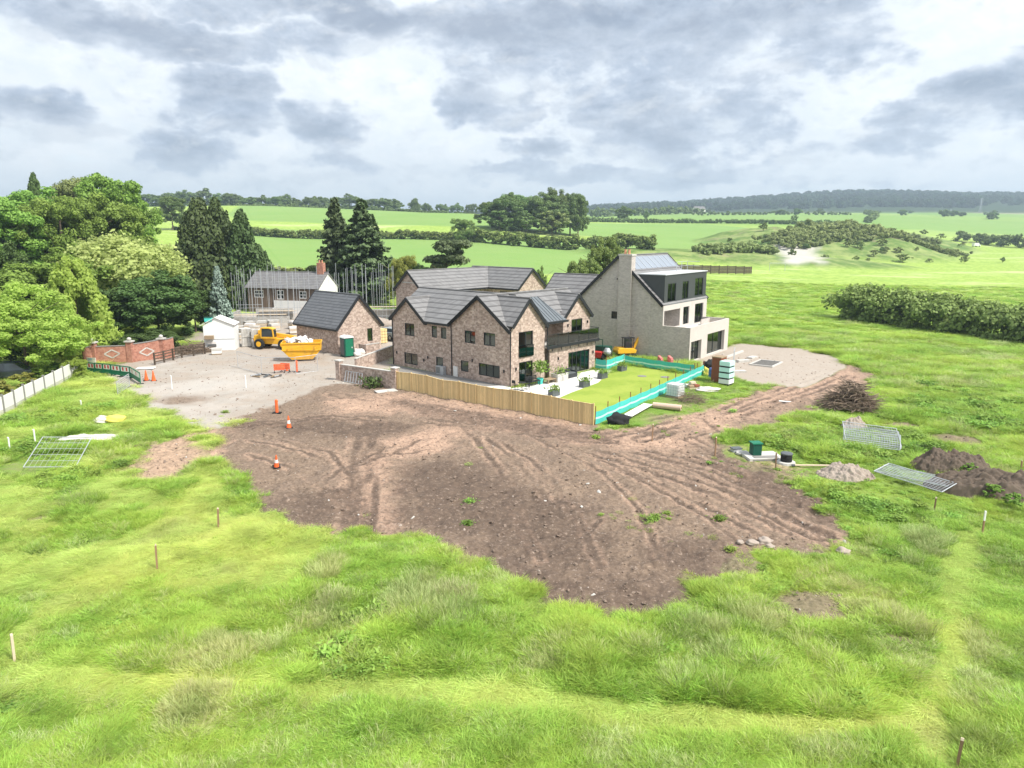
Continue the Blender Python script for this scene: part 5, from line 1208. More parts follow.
rot_ = np.stack([rs.normal(size=n)*.10, rs.normal(size=n)*.10, np.where((idx_ == 3) | (idx_ == 6), wind*3+rs.normal(size=n)*.5, rs.rand(n)*6.283)], 1)
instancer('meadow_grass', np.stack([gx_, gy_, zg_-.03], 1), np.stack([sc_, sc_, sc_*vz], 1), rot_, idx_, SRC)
# weeds that have seeded themselves in the bare soil
wx, wy = sample(5200, 20, 66, .5, .7); b_, m_, s_, z_, c_ = soil_at(wx, wy); pr = np.zeros(len(wx))
for (px, py, rad, k) in ((640, 517, 1.6, 1), (655, 520, .8, 1), (468, 523, .45, 1), (715, 545, .8, .8), (725, 525, .6, .7), (690, 535, .5, .6), (670, 418, 4, .45), (700, 398, 3, .5), (640, 424, 3, .3), (780, 470, 3, .35), (350, 522, 2, .1), (505, 590, 1.4, .3), (500, 575, .8, .8), (735, 470, 2, .4), (245, 421, 1.6, .9), (222, 417, 1.5, .6)):
    q = G(px, py); pr = np.maximum(pr, .8*k*np.clip(1.3-np.hypot(wx-q.x, (wy-q.y)*.8)/rad*(.5+fbm(wx*1.4, wy*1.4, 3)), 0, 1))
sel = (rs.rand(len(wx)) < np.maximum(pr, .004)) & (b_ > .4)
for kp in KEEP_OUT: sel &= sdist(kp, wx, wy) < 0
wx, wy, z_ = wx[sel], wy[sel], z_[sel]; n = len(wx); s1 = rs.uniform(.3, .75, n)
instancer('soil_weeds_grass', np.stack([wx, wy, z_-.02], 1), np.stack([s1, s1, s1*.75], 1), np.stack([0*s1, 0*s1, rs.rand(n)*6.28], 1), np.where(rs.rand(n) < .3, 5, 2), SRC)
# stones and clods on the bare ground
def stone(name, seed, mat):
    rg_ = random.Random(seed); bm = bmesh.new(); bmesh.ops.create_icosphere(bm, subdivisions=1, radius=1)
    for v in bm.verts: v.co *= rg_.uniform(.65, 1.2); v.co.z *= .6
    me = bpy.data.meshes.new(name); bm.to_mesh(me); bm.free(); me.materials.append(M[mat]); return bpy.data.objects.new(name, me)
M['clod'] = plain('soil_clod', (.20, .15, .115), .95, .4, 3)
st = [stone('s0', 1, 'rubble'), stone('s1', 2, 'rubble'), stone('s2', 3, 'clod'), stone('s3', 4, 'clod'), stone('s4', 5, 'conc')]
wx, wy = sample(16000, 20, 78, .55, .7); b_, m_, s_, z_, c_ = soil_at(wx, wy); sel = (b_ > .6) & (rs.rand(len(wx)) < .1+.8*fbm(wx*.3, wy*.3, 3))
for kp in KEEP_OUT: sel &= sdist(kp, wx, wy) < 0
wx, wy, z_ = wx[sel], wy[sel], z_[sel]; n = len(wx); s1 = .025+.075*rs.rand(n)**4+.02*rs.rand(n)
instancer('scattered_rubble', np.stack([wx, wy, z_], 1), np.stack([s1*1.3, s1, s1], 1), np.stack([rs.rand(n), rs.rand(n), rs.rand(n)*6.28], 1), np.where(rs.rand(n) < .93, rs.randint(2, 4, n), rs.choice([0, 1, 4], n)), st)

# ---------------------------------------------------------------- things on the site
def gg(px, py): p = G(px, py); return Vector((p.x, p.y, GH(p.x, p.y)))
def hd(a, b): return math.atan2(b.y-a.y, b.x-a.x)
def run(pts, step):
    """points every step along a polyline, with heights of the land"""
    out = []
    for a, b in zip(pts[:-1], pts[1:]):
        L = (b-a).length; n = max(1, round(L/step))
        for i in range(n): q = a.lerp(b, i/n); out.append(Vector((q.x, q.y, GH(q.x, q.y))))
    out.append(pts[-1]); return out
# timber fence
f0, f1 = gg(397, 389), gg(593, 425); fp = run([f0, f1], 1.83)
tf = thing('timber_fence', 'new pale timber panel fence running in front of the gabled brick house', 'fence', f0, hd(f0, f1)); fa = hd(f0, f1)
fp = [Matrix.Rotation(-fa, 3, 'Z') @ (p-f0) for p in fp]
for i, q in enumerate(fp):
    b = MB(); b.box(q.x-.05, q.x+.05, q.y-.05, q.y+.05, q.z-.4, q.z+1.56); b.build('post', 'wood_new', tf)
    if i+1 < len(fp):
        r = fp[i+1].copy(); z = min(q.z, r.z)
        b = MB(); d = (r-q); d.z = 0; d.normalize(); a = q+d*.06; e = r-d*.06; sd = Vector((d.y, -d.x, 0))
        n = 15
        for k in range(n):
            u = a.lerp(e, (k+.5)/n); zz = q.z+(r.z-q.z)*(k+.5)/n; hw = (e-a).length/n/2*1.04
            b.obox((u.x, u.y, zz+.80), (d.x*hw, d.y*hw, 0), (sd.x*(.010+.006*(k % 2)), sd.y*(.010+.006*(k % 2)), 0), (0, 0, .66))
        for h in (.3, .8, 1.3): b.bar((a.x+-sd.x*.035, a.y-sd.y*.035, q.z+h), (e.x-sd.x*.035, e.y-sd.y*.035, r.z+h), .04, .07)
        b.bar((a.x, a.y, q.z+1.49), (e.x, e.y, r.z+1.49), .08, .04)
        pn = b.build('panel', 'wood_new', tf)
        g = MB(); g.bar((a.x, a.y, q.z+.02), (e.x, e.y, r.z+.02), .05, .26); g.build('gravel_board', 'wood_new', pn)
# brick garden wall with piers, and the return behind it
w0, w1 = gg(340, 380), gg(395.5, 388.5)
gw = thing('garden_wall', 'brown brick garden wall with end piers left of the timber fence', 'wall', w0, hd(w0, w1)); L = (w1-w0).length
b = MB(); b.box(.2, L-.2, -.11, .11, -.4, 1.42); b.build('wall', 'brick', gw)
b = MB(); b.box(.25, L-.25, -.15, .15, 1.423, 1.49); b.build('coping', 'conc', gw)
for x, h in ((0, 1.75), (L, 1.75)):
    b = MB(); b.box(x-.25, x+.25, -.25, .25, -.4, h); po = b.build('pier', 'brick', gw); b = MB(); b.box(x-.31, x+.31, -.31, .31, h+.002, h+.09); b.build('pier_cap', 'conc', po)
w2_, w3_ = gg(356, 371), gg(392, 357)
bw = thing('garden_wall', 'second low brown brick wall running back beside the garage behind the pier wall', 'wall', w2_, hd(w2_, w3_)); L = (w3_-w2_).length
b = MB(); b.box(0, L, -.11, .11, -.4, 1.2); b.build('wall', 'brick', bw); b = MB(); b.box(-.03, L+.03, -.14, .14, 1.203, 1.26); b.build('coping', 'conc', bw)
p = gg(370, 354); bs = thing('bin_store', 'small square brick enclosure at the right corner of the garage', 'brick enclosure', p, TH)
b = MB()
for x0, x1, y0, y1 in ((-.9, .9, -.6, -.4), (-.9, -.7, -.39, .8), (.7, .9, -.39, .8)): b.box(x0, x1, y0, y1, -.3, 1.15)
b.build('wall', 'brick', bs); b = MB(); b.box(-.93, .93, -.63, -.37, 1.153, 1.21); b.build('coping', 'conc', bs)
# turquoise net barrier round the lawn
def net_run(name, label, pts, h, stake_every, stake_h):
    o = pts[0]; t = thing(name, label, 'barrier', o); rp = run(pts, stake_every)
    for i, p in enumerate(rp):
        q = p-o; b = MB(); b.tube((q.x, q.y, q.z-.3), (q.x+.02, q.y, q.z+stake_h), .032, n=6); b.build('stake', 'rust', t)
        if i+1 < len(rp):
            r = rp[i+1]-o; n = 5; b = MB(); c = MB(); d2 = MB(); d = (r-q).normalized(); sd = Vector((d.y, -d.x, 0))*.03
            for k in range(n):
                u0, u1 = k/n, (k+1)/n; s0, s1 = (-.06*math.sin(u*math.pi) for u in (u0, u1)); a, e = q.lerp(r, u0)+sd, q.lerp(r, u1)+sd
                for (z0, z1, m_) in ((.06, .42, b), (.42, .56, c), (.56, h, b)):
                    a0, e0 = a+Vector((0, 0, z0+s0)), e+Vector((0, 0, z0+s1)); m_.bar((a0+Vector((0, 0, (z1-z0)/2))), (e0+Vector((0, 0, (z1-z0)/2))), .012, z1-z0)
            po = b.build('net_panel', 'turq', t); c.build('pale_band', 'turq_pale', po)
    return t
net_run('net_barrier', 'turquoise net barrier on stakes along the near edge of the lawn', [gg(595, 425), gg(650, 400), gg(703, 374.5)], .95, 1.75, 1.35)
net_run('net_barrier', 'turquoise net barrier across the far end of the lawn below the tall grey house', [gg(625, 364.5), gg(660, 370), gg(694, 374.5)], .95, 2.3, 1.1)
net_run('net_barrier', 'short turquoise net barrier closing the patio at the corner of the gabled house', [gg(595.5, 369), gg(606, 370.5), gg(624, 364)], 1.05, 1.9, 1.15)
# planters and garden furniture
def plant_mesh(name, seed, n, r, h, mat, parent, z0, size=.09):
    rs = np.random.RandomState(seed); C = np.stack([rs.normal(size=n)*r*.5, rs.normal(size=n)*r*.5, z0+h*rs.rand(n)], 1); Nn = rs.normal(size=(n, 3))+np.array([0, 0, .6]); Nn /= np.linalg.norm(Nn, axis=1)[:, None]
    me = leaf_mesh(name, C, Nn, np.full(n, size), rs.rand(n), rs, 1.6); me.materials.append(M[mat]); o = bpy.data.objects.new(name, me); COL.objects.link(o); o.parent = parent; return o
def planter(loc, label, rz, s=1.0, mat='greyplastic', lw=.95, dd_=.5, h=.55, leaf='leaf_mid', ph=.4):
    t = thing('planter', label, 'planter', loc, rz, None); b = MB()
    b.box(-lw/2, lw/2, -dd_/2, -dd_/2+.05, 0, h); b.box(-lw/2, lw/2, dd_/2-.05, dd_/2, 0, h); b.box(-lw/2, -lw/2+.05, -dd_/2+.051, dd_/2-.051, 0, h); b.box(lw/2-.05, lw/2, -dd_/2+.051, dd_/2-.051, 0, h); b.build('box', mat, t)
    b = MB(); b.box(-lw/2+.05, lw/2-.05, -dd_/2+.05, dd_/2-.05, .05, h-.06); b.build('soil', 'earth', t); plant_mesh('plant', int(loc[0]*100) & 1023, 110, dd_, ph, leaf, t, h-.06); return t
for (px, py, lab) in ((602.5, 378.5, 'grey box planter on the lawn edge, second from the far end of the patio'), (622, 371, 'grey box planter farthest along the patio edge'), (584.5, 387, 'grey box planter in the middle of the patio edge'), (554, 396, 'grey box planter nearest the timber fence')):
    planter(gg(px, py), lab, TH)
planter(gg(559.5, 381), 'large white box planter against the brick wall of the house', TH, mat='conc', lw=1.5, dd_=.8, h=.75, ph=.6)
t = thing('potted_tree', 'small slender potted tree by the downpipe of the house', 'potted tree', gg(540, 384)); b = MB(); b.lathe([(.22, 0), (.30, .5), (.32, .55), (.27, .55), (.26, .48)], 12); b.build('pot', 'turq', t); b = MB(); b.tube((0, 0, .4), (.02, 0, 1.5), .03, .02); b.build('trunk', 'bark', t); plant_mesh('crown', 5, 260, .75, 1.0, 'leaf_mid', t, 1.1, .12)
t = thing('garden_sofa', 'dark cube sofa with pale cushions by the bifold doors', 'sofa', gg(568, 377.5), TH)
b = MB(); b.box(-.9, .9, -.4, .4, 0, .38); b.build('seat', 'frame_dark', t, bevel=.02); b = MB(); b.box(-.9, .9, .25, .42, .39, .8); b.build('backrest', 'frame_dark', t, bevel=.02)
for s in (-1, 1): b = MB(); b.box(s*.8-.1, s*.8+.1, -.4, .24, .39, .62); b.build('arm', 'frame_dark', t, bevel=.02)
b = MB(); b.box(-.68, .68, -.38, .22, .385, .5); b.build('cushion', 'greyplastic', t, bevel=.03)
t = thing('garden_bench', 'dark slatted bench under the patio door of the house', 'bench', gg(533, 386), TH)
b = MB()
for k in range(4): b.box(-.75, .75, -.25+k*.12, -.16+k*.12, .42, .45)
b.build('seat', 'black', t); b = MB()
for k in range(3): b.box(-.75, .75, .24, .27, .52+k*.13, .61+k*.13)
b.build('backrest', 'black', t)
for x in (-.68, .68):
    for y, h in ((-.2, .42), (.25, .9)): b = MB(); b.box(x-.025, x+.025, y-.025, y+.025, 0, h); b.build('leg', 'black', t)
t = thing('low_table', 'low brown wooden table beside the white planter', 'table', gg(549.5, 383), TH); b = MB(); b.box(-.6, .6, -.35, .35, .36, .42); b.build('top', 'wood', t)
for x in (-.52, .52):
    for y in (-.28, .28): b = MB(); b.box(x-.04, x+.04, y-.04, y+.04, 0, .36); b.build('leg', 'wood', t)
def round_table(loc, lab):
    t = thing('bistro_table', lab, 'table', loc); b = MB(); b.lathe([(.34, .70), (.35, .715), (.34, .73)], 16); b.build('top', 'black', t); b = MB(); b.tube((0, 0, .02), (0, 0, .70), .03); b.build('stem', 'black', t); b = MB(); b.lathe([(.25, 0), (.22, .03)], 14); b.build('base', 'black', t)
round_table(gg(522, 390.5), 'small round black bistro table at the corner of the house')
def chair(loc, rz, lab):
    t = thing('bistro_chair', lab, 'chair', loc, rz, None); b = MB(); b.box(-.2, .2, -.2, .2, .43, .46); b.build('seat', 'black', t); b = MB(); b.box(-.2, .2, .18, .21, .6, .88); b.build('backrest', 'black', t)
    for x in (-.18, .18):
        for y, h in ((-.18, .43), (.19, .88)): b = MB(); b.tube((x, y, 0), (x, y, h), .014); b.build('leg', 'black', t)
chair(gg(515, 390), TH+1.6, 'black bistro chair left of the round table'); chair(gg(529, 389.5), TH-1.4, 'black bistro chair right of the round table')
# manhole covers on the lawn
for px, py, lab in ((642, 376.5, 'dark round drain cover in the lawn, the left one'), (665, 377.5, 'dark round drain cover in the lawn, the right one')):
    p = G(px, py); t = thing('drain_cover', lab, 'drain cover', (p.x, p.y, .03)); b = MB(); b.lathe([(.42, 0), (.42, .02), (.36, .025)], 18); b.build('rim', 'conc_dark', t); b = MB(); b.lathe([(.35, .0), (.35, .035)], 16); b.build('lid', 'conc_dark', t)
# stakes
SG = 'wooden marker stakes in the field'
for px, pb, pt, lab in ((157.5, 572, 544, 'wooden stake in the mown grass left of the centre'), (218.5, 528, 508, 'short wooden stake near the left corner of the bare soil'), (15, 664, 634, 'pale wooden stake near the left edge of the photo'), (956, 772, 737, 'wooden stake at the bottom edge near the right corner'),
   (934, 511, 497, 'brown stake beside the dark earth mound'), (652, 442, 424, 'wooden stake standing in the wheel tracks'), (715, 456, 437, 'thin wooden stake at the left end of the drain island'), (775.5, 470, 452, 'wooden stake just behind the black drain cylinder'), (1021, 470, 460, 'stake at the right edge of the photo')):
    p = gg(px, pb); h = ztop(p.y, pt)-p.z; t = thing('marker_stake', lab, 'stake', p, .4, SG); t.rotation_euler = (.04*math.sin(px), .05*math.cos(px*2), px)
    b = MB(); b.box(-.035, .035, -.035, .035, -.35, h-.06); b.build('shaft', 'stake' if px != 15 else 'wood_pale', t); b = MB(); b.prism([(-.035, h-.06), (.035, h-.06), (.012, h), (-.012, h)], -.035, .035, 'y'); b.build('tip', 'wood_pale', t)
p = gg(982, 536); t = thing('marker_stake', 'stake with a white painted head right of the dark earth mound', 'stake', p, 0, SG); h = ztop(p.y, 511)-p.z; b = MB(); b.box(-.03, .03, -.03, .03, -.3, h*.6); b.build('shaft', 'stake', t); b = MB(); b.box(-.032, .032, -.032, .032, h*.6, h); b.build('painted_head', 'white_paint', t)
for px, pb, pt, lab in ((81.5, 409, 401, 'thin white post in the long grass by the pale concrete fence'), (36, 449, 430, 'white post left in the long grass above the fallen mesh panel'), (10, 452, 438, 'white post near the left edge below the concrete fence'), (172, 389, 376, 'white post standing on the gravel right of the two cones'), (246, 388, 376, 'white post standing on the gravel left of the debris')):
    p = gg(px, pb); h = ztop(p.y, pt)-p.z; t = thing('white_post', lab, 'post', p); b = MB(); b.tube((0, 0, -.3), (.02, .01, h), .045, n=7); b.build('shaft', 'whiteplastic', t); b = MB(); b.lathe([(.055, h), (.05, h+.04), (.02, h+.06)], 8); b.build('cap', 'whiteplastic', t)
# traffic cones
def cone(loc, label, h=.75, tilt=0, bands=True, grp='traffic cones'):
    t = thing('traffic_cone', label, 'traffic cone', loc, 0, grp); t.rotation_euler = (tilt, 0, .5); s = h/.75
    b = MB(); b.box(-.2*s, .2*s, -.2*s, .2*s, 0, .04); b.build('base', 'rubber', t); b = MB(); b.lathe([(.15*s, .04), (.115*s, .22*s), (.07*s, .46*s), (.028*s, .75*s), (.02*s, .75*s)], 14); bo = b.build('cone_body', 'orange', t)
    if bands: b = MB(); b.lathe([(.108*s, .29*s), (.073*s, .47*s)], 14); b.build('reflective_band', 'whiteplastic', bo)
cone(gg(289, 428), 'white banded orange cone on the soil nearest the grass verge', .85); cone(gg(276.5, 467), 'orange and white cone leaning alone on the dark soil farther down', .75, .2); cone(gg(146.5, 380.5), 'plain orange cone beside the green barriers, left of a pair', .95, 0, False); cone(gg(153.8, 380.8), 'plain orange cone beside the green barriers, right of a pair', .95, 0, False); cone(gg(287, 371), 'orange cone among the orange boards on the yard', .7)
p = gg(277, 413); t = thing('marker_post', 'orange plastic marker post at the edge of the gravel and soil', 'marker post', p); b = MB(); b.box(-.3, .3, -.2, .2, 0, .08); b.build('foot', 'rubber', t); b = MB(); b.lathe([(.11, .08), (.11, 1.0), (.05, 1.05)], 10); b.build('post', 'orange', t)
p = gg(297, 372); t = thing('marker_post', 'tall orange marker post standing on the yard in front of the skip', 'marker post', p); b = MB(); b.box(-.3, .3, -.2, .2, 0, .08); b.build('foot', 'rubber', t); b = MB(); b.lathe([(.11, .08), (.11, 1.1), (.05, 1.15)], 10); b.build('post', 'orange', t)
for i, (px, py, rz, lab) in enumerate(((279.5, 373, .2, 'orange plastic barrier board on the yard, left end of the row'), (285.5, 372, -.3, 'orange plastic barrier board on the yard, right end of the row'))):
    t = thing('barrier_board', lab, 'barrier', gg(px, py), rz); b = MB(); b.box(-.5, .5, -.025, .025, .25, .85); b.build('board', 'orange', t)
    for x in (-.45, .45): b = MB(); b.box(x-.04, x+.04, -.2, .2, 0, .05); b.box(x-.03, x+.03, -.03, .03, .051, .25); b.build('foot', 'rubber', t)
t = thing('debris_heap', 'small dark heap of scrap on the yard left of the orange boards', 'debris', gg(266, 377)); rg = random.Random(3)
for k in range(9): b = MB(); a = rg.random()*6; b.obox((rg.uniform(-1.2, 1.2), rg.uniform(-.5, .5), .08+rg.random()*.12), (.5*math.cos(a), .5*math.sin(a), 0), (-.07*math.sin(a), .07*math.cos(a), 0), (0, 0, .04)); b.build('scrap_board', rg.choice(['greyplastic', 'rubber', 'steel', 'wood']), t)
# skip full of white waste
s0 = gg(303, 360); t = thing('skip', 'open yellow skip heaped with white waste in front of the garage', 'skip', s0, R(12)); b = MB()
pr = [(-1.15, .12), (1.15, .12), (1.85, .95), (1.85, 1.25), (-1.85, 1.25), (-1.85, .95)]; yw = .85
n = 6
outer = [(-1.0, .12), (1.0, .12), (1.85, .85), (1.85, 1.35), (-1.85, 1.35), (-1.85, .85)]
vs = [(x, -yw*(1.12 if z > .5 else .9), z) for x, z in outer]+[(x, yw*(1.12 if z > .5 else .9), z) for x, z in outer]
b.add(vs, [(0, 1, 2, 3, 4, 5), (11, 10, 9, 8, 7, 6), (1, 0, 6, 7), (2, 1, 7, 8), (3, 2, 8, 9), (0, 5, 11, 6), (5, 4, 10, 11)]); b.build('hull', 'yellow', t)
b = MB(); b.bar((-1.9, -.98, 1.36), (1.9, -.98, 1.36), .09, .09); b.bar((-1.9, .98, 1.36), (1.9, .98, 1.36), .09, .09); b.bar((-1.88, -.93, 1.36), (-1.88, .93, 1.36), .09, .09); b.bar((1.88, -.93, 1.36), (1.88, .93, 1.36), .09, .09); b.bar((-1.9, -.985, .86), (1.9, -.985, .86), .05, .06); b.build('rim', 'yellow', t)
for x in (-1.3, 1.3): b = MB(); b.tube((x, -1.03, 1.0), (x, -1.2, 1.0), .06); b.build('lifting_lug', 'yellow', t)
rg = random.Random(8)
b = MB()
for k in range(26): 
    a = rg.random()*6.28; x = rg.uniform(-1.6, 1.0); b.obox((x, rg.uniform(-.7, .7), 1.34+.35*rg.random()*(1-abs(x+.3)/2)), (.28*math.cos(a), .28*math.sin(a), .08), (-.16*math.sin(a), .16*math.cos(a), .05), (0, .03, .09))
w_ = b.build('waste', 'sack', t); w_['kind'] = 'stuff'; t.scale = (1.05, 1.05, 1.4)
# telehandler
tb = gg(276, 348); t = thing('telehandler', 'yellow telescopic handler with glazed cab parked between block packs and skip', 'telehandler', tb, R(-8)); b = MB()
b.prism([(-2.3, .55), (2.0, .55), (2.15, .9), (2.1, 1.15), (.6, 1.2), (-.9, 1.2), (-1.1, 1.55), (-2.25, 1.55), (-2.4, 1.2)], -.62, .95, 'y'); b.build('body', 'yellow', t, bevel=.04)
b = MB(); b.prism([(-1.3, 1.22), (.35, 1.22), (.25, 2.35), (-.2, 2.5), (-1.2, 2.5), (-1.35, 2.2)], -1.0, -.22, 'y'); cb = b.build('cab', 'yellow', t, bevel=.03)
b = MB(); b.prism([(-1.15, 1.45), (.20, 1.45), (.12, 2.28), (-.22, 2.38), (-1.1, 2.38)], -1.012, -.208, 'y'); b.build('side_glass', 'carglass', cb)
b = MB(); b.add([(.355, -.92, 1.4), (.355, -.3, 1.4), (.27, -.3, 2.28), (.27, -.92, 2.28)], [(0, 1, 2, 3)]); b.build('windscreen', 'carglass', cb)
b = MB(); b.bar((-2.1, .15, 1.85), (2.5, .15, 1.25), .34, .42); bm_ = b.build('boom', 'yellow', t, bevel=.03)
b = MB(); b.bar((2.5, .15, 1.25), (3.2, .15, .7), .28, .34); b.build('boom_head', 'black', bm_)
b = MB(); b.bar((3.22, -.5, .62), (3.22, .8, .62), .08, .5); b.bar((3.22, -.3, .4), (4.3, -.3, .38), .12, .06); b.bar((3.22, .6, .4), (4.3, .6, .38), .12, .06); b.build('fork_carriage', 'black', t)
for x in (-1.5, 1.4):
    for y in (-1.0, 1.1):
        b = MB(); b.lathe([(.34, -.19), (.56, -.19), (.60, -.12), (.60, .12), (.56, .19), (.34, .19)], 18)
        b.v = [(x+vx, y+vz, .6+vy) for vx, vy, vz in b.v]; wo = b.build('wheel', 'rubber', t); b = MB(); b.lathe([(.30, -.2), (.33, -.15), (.33, .15), (.30, .2), (.1, .205)], 14); b.v = [(x+vx, y+vz, .6+vy) for vx, vy, vz in b.v]; b.build('rim', 'yellow', wo)
b = MB(); b.box(-2.43, -2.38, -.35, .7, .75, 1.3); b.build('rear_grille', 'black', t)
for y in (-.52, .85): b = MB(); b.box(-2.42, -2.36, y-.08, y+.08, .95, 1.15); b.build('tail_light', 'red', t)
# portable toilet
t = thing('portable_toilet', 'green portable toilet with white roof at the corner of the garage', 'portable toilet', gg(347.5, 356.3), TH-.15); b = MB(); b.box(-.55, .55, -.55, .55, .06, 2.05); b.build('cabin', 'darkgreen', t, bevel=.03)
b = MB(); b.prism([(-.6, 2.06), (.6, 2.06), (.5, 2.22), (0, 2.30), (-.5, 2.22)], -.6, .6, 'y'); b.build('roof', 'whiteplastic', t); b = MB(); b.box(-.42, .42, -.575, -.552, .12, 1.95); d_ = b.build('door', 'green', t); b = MB(); b.box(.26, .34, -.60, -.577, .95, 1.08); b.build('latch', 'whiteplastic', d_); b = MB(); b.box(-.6, .6, -.6, .6, 0, .058); b.build('skid_base', 'rubber', t)
b = MB(); b.box(-.575, -.552, -.45, .45, .2, 1.9); b.build('side_panel', 'greyplastic', t)
# ladder-like guard frame, water butt, slab and sacks by the garden wall
a_, e_ = gg(344.5, 382), gg(361, 385); t = thing('guard_frame', 'galvanised gate frame of upright bars leaning on the brown garden wall', 'metal frame', a_, hd(a_, e_)); t.rotation_euler = (-.22, 0, hd(a_, e_)); L = (e_-a_).length; b = MB()
for k in range(7): b.bar((L*k/6, 0, 0), (L*k/6, 0, 1.02), .05, .05)
b.build('bars', 'steel', t); b = MB(); b.bar((0, 0, .06), (L, 0, .06), .04, .04); b.bar((0, 0, 1.0), (L, 0, 1.0), .04, .04); b.build('rails', 'steel', t)
t = thing('shrub', 'small dark green bush at the foot of the brown garden wall', 'shrub', gg(373, 387)); plant_mesh('leaves', 9, 260, .9, .9, 'leaf_dark', t, 0, .14)
b = MB(); b.tube((0, 0, -.1), (.02, 0, .6), .03, .015); b.build('stem', 'bark', t)
t = thing('paving_slab', 'pale board lying on the ground against the garden wall pier', 'board', gg(386, 391), .5); b = MB(); b.box(-.9, .9, -.5, .5, .02, .08); b.build('board', 'conc', t, bevel=.01); b = MB(); b.box(-.8, .8, -.03, .03, 0, .019); b.build('batten', 'wood', t)
def blob(name, label, cat, loc, r, mat, seed, rz=0, group=None, folds=True):
    rg_ = random.Random(seed); bm = bmesh.new(); bmesh.ops.create_icosphere(bm, subdivisions=3, radius=1)
    for v in bm.verts:
        q = v.co; k = 1+.16*math.sin(q.x*5+seed)*math.sin(q.y*4+seed*2)+.12*math.sin(q.z*7+q.x*3+seed)+rg_.uniform(-.03, .03)
        z = q.z; v.co = Vector((q.x*r[0]*k, q.y*r[1]*k, (max(z, -.55)+.55)*r[2]/1.55*k))
    me = bpy.data.meshes.new(name); bm.to_mesh(me); bm.free(); me.shade_smooth(); me.materials.append(M[mat]); o = bpy.data.objects.new(name, me); COL.objects.link(o); o.location = loc; o.rotation_euler = (0, 0, rz); return tag(o, label, cat, group)
blob('builders_sack', 'white builders bag slumped beside the portable toilet', 'sack', gg(357, 356), (.5, .45, .8), 'sack', 2); blob('builders_sack', 'pale pink builders bag right of the white one by the toilet', 'sack', gg(362, 355), (.5, .5, .75), 'sack', 5)
# white cabin with a sheeted roof
c0 = gg(205, 351); t = thing('site_cabin', 'white site cabin with a pitched white sheet roof below the dark evergreens', 'cabin', c0, R(10)); CW = 2.9; sc_c = (c0.y*math.cos(PITCH)+CAM_H*math.sin(PITCH))/F
CW = 29*sc_c; CHt = 25*sc_c
b = MB(); b.box(0, CW, 0, 2.6, 0, CHt); b.build('body', 'whiteplastic', t); b = MB()
b.slab([(-.35, -.15, CHt+.05), (CW*.42, -.15, CHt+.95), (CW*.42, 2.75, CHt+.95), (-.35, 2.75, CHt+.05)], .05); b.slab([(CW+.15, -.15, CHt+.05), (CW*.42, -.15, CHt+.95), (CW*.42, 2.75, CHt+.95), (CW+.15, 2.75, CHt+.05)], .05); b.prism([(0, CHt), (CW, CHt), (CW*.42, CHt+.88)], 0, .02, 'y'); b.build('roof', 'white_paint', t)
b = MB(); b.box(-.02, CW+.02, -.03, -.003, CHt*.45, CHt*.47); b.build('seam', 'steel', t)
b = MB(); b.box(.15, 1.1, -.45, -.035, 1.35, 1.75); b.build('shelf_box', 'wood', t)
t = thing('tool_box', 'teal plastic box resting on the roof of the white cabin', 'box', c0+Vector((.55, .35, CHt+.46)), R(10)); b = MB(); b.box(-.4, .4, -.3, .3, 0, .42); b.build('box', 'turq', t, bevel=.03); b = MB(); b.box(-.43, .43, -.33, .33, .422, .5); b.build('lid', 'darkgreen', t, bevel=.02)
def crate(loc, rz, w_, d_, h, label, mats=('sack', 'greyplastic'), name='crate', group=None, rows=3):
    t = thing(name, label, 'crate', loc, rz, group)
    for k in range(rows): b = MB(); b.box(-w_/2, w_/2, -d_/2, d_/2, .12+h*k/rows, .12+h*(k+.9)/rows); b.build('tray', mats[k % len(mats)], t)
    b = MB()
    for y in (-d_/2+.06, 0, d_/2-.06): b.box(-w_/2, w_/2, y-.05, y+.05, 0, .115)
    b.build('pallet', 'wood', t); return t
crate(gg(213, 350.5), .2, .9, .7, 1.0, 'printed pale crate stack leaning on the front of the white cabin'); crate(gg(217, 354.5), .3, 1.0, .6, .6, 'lower white crate in front of the cabin', ('white_paint', 'conc'), rows=2)
for i, (px, py, z, lab) in enumerate(((247.5, 346, 0, 'lower left grey block pack beside the yellow telehandler'), (257.5, 346.5, 0, 'lower right grey block pack beside the yellow telehandler'), (247.5, 346, 1.05, 'upper left grey block pack stacked by the telehandler'), (257.5, 346.5, 1.05, 'upper right grey block pack stacked by the telehandler'))):
    q = gg(px, py); t = thing('block_pack', lab, 'block pack', q+Vector((0, 0, z)), .15, 'packs of concrete blocks'); b = MB(); b.box(-.52, .52, -.5, .5, .02, 1.0); b.build('blocks', 'block', t); b = MB()
    for x in (-.3, .3): b.box(x-.015, x+.015, -.505, .505, .015, 1.008)
    b.build('strap', 'whiteplastic', t)
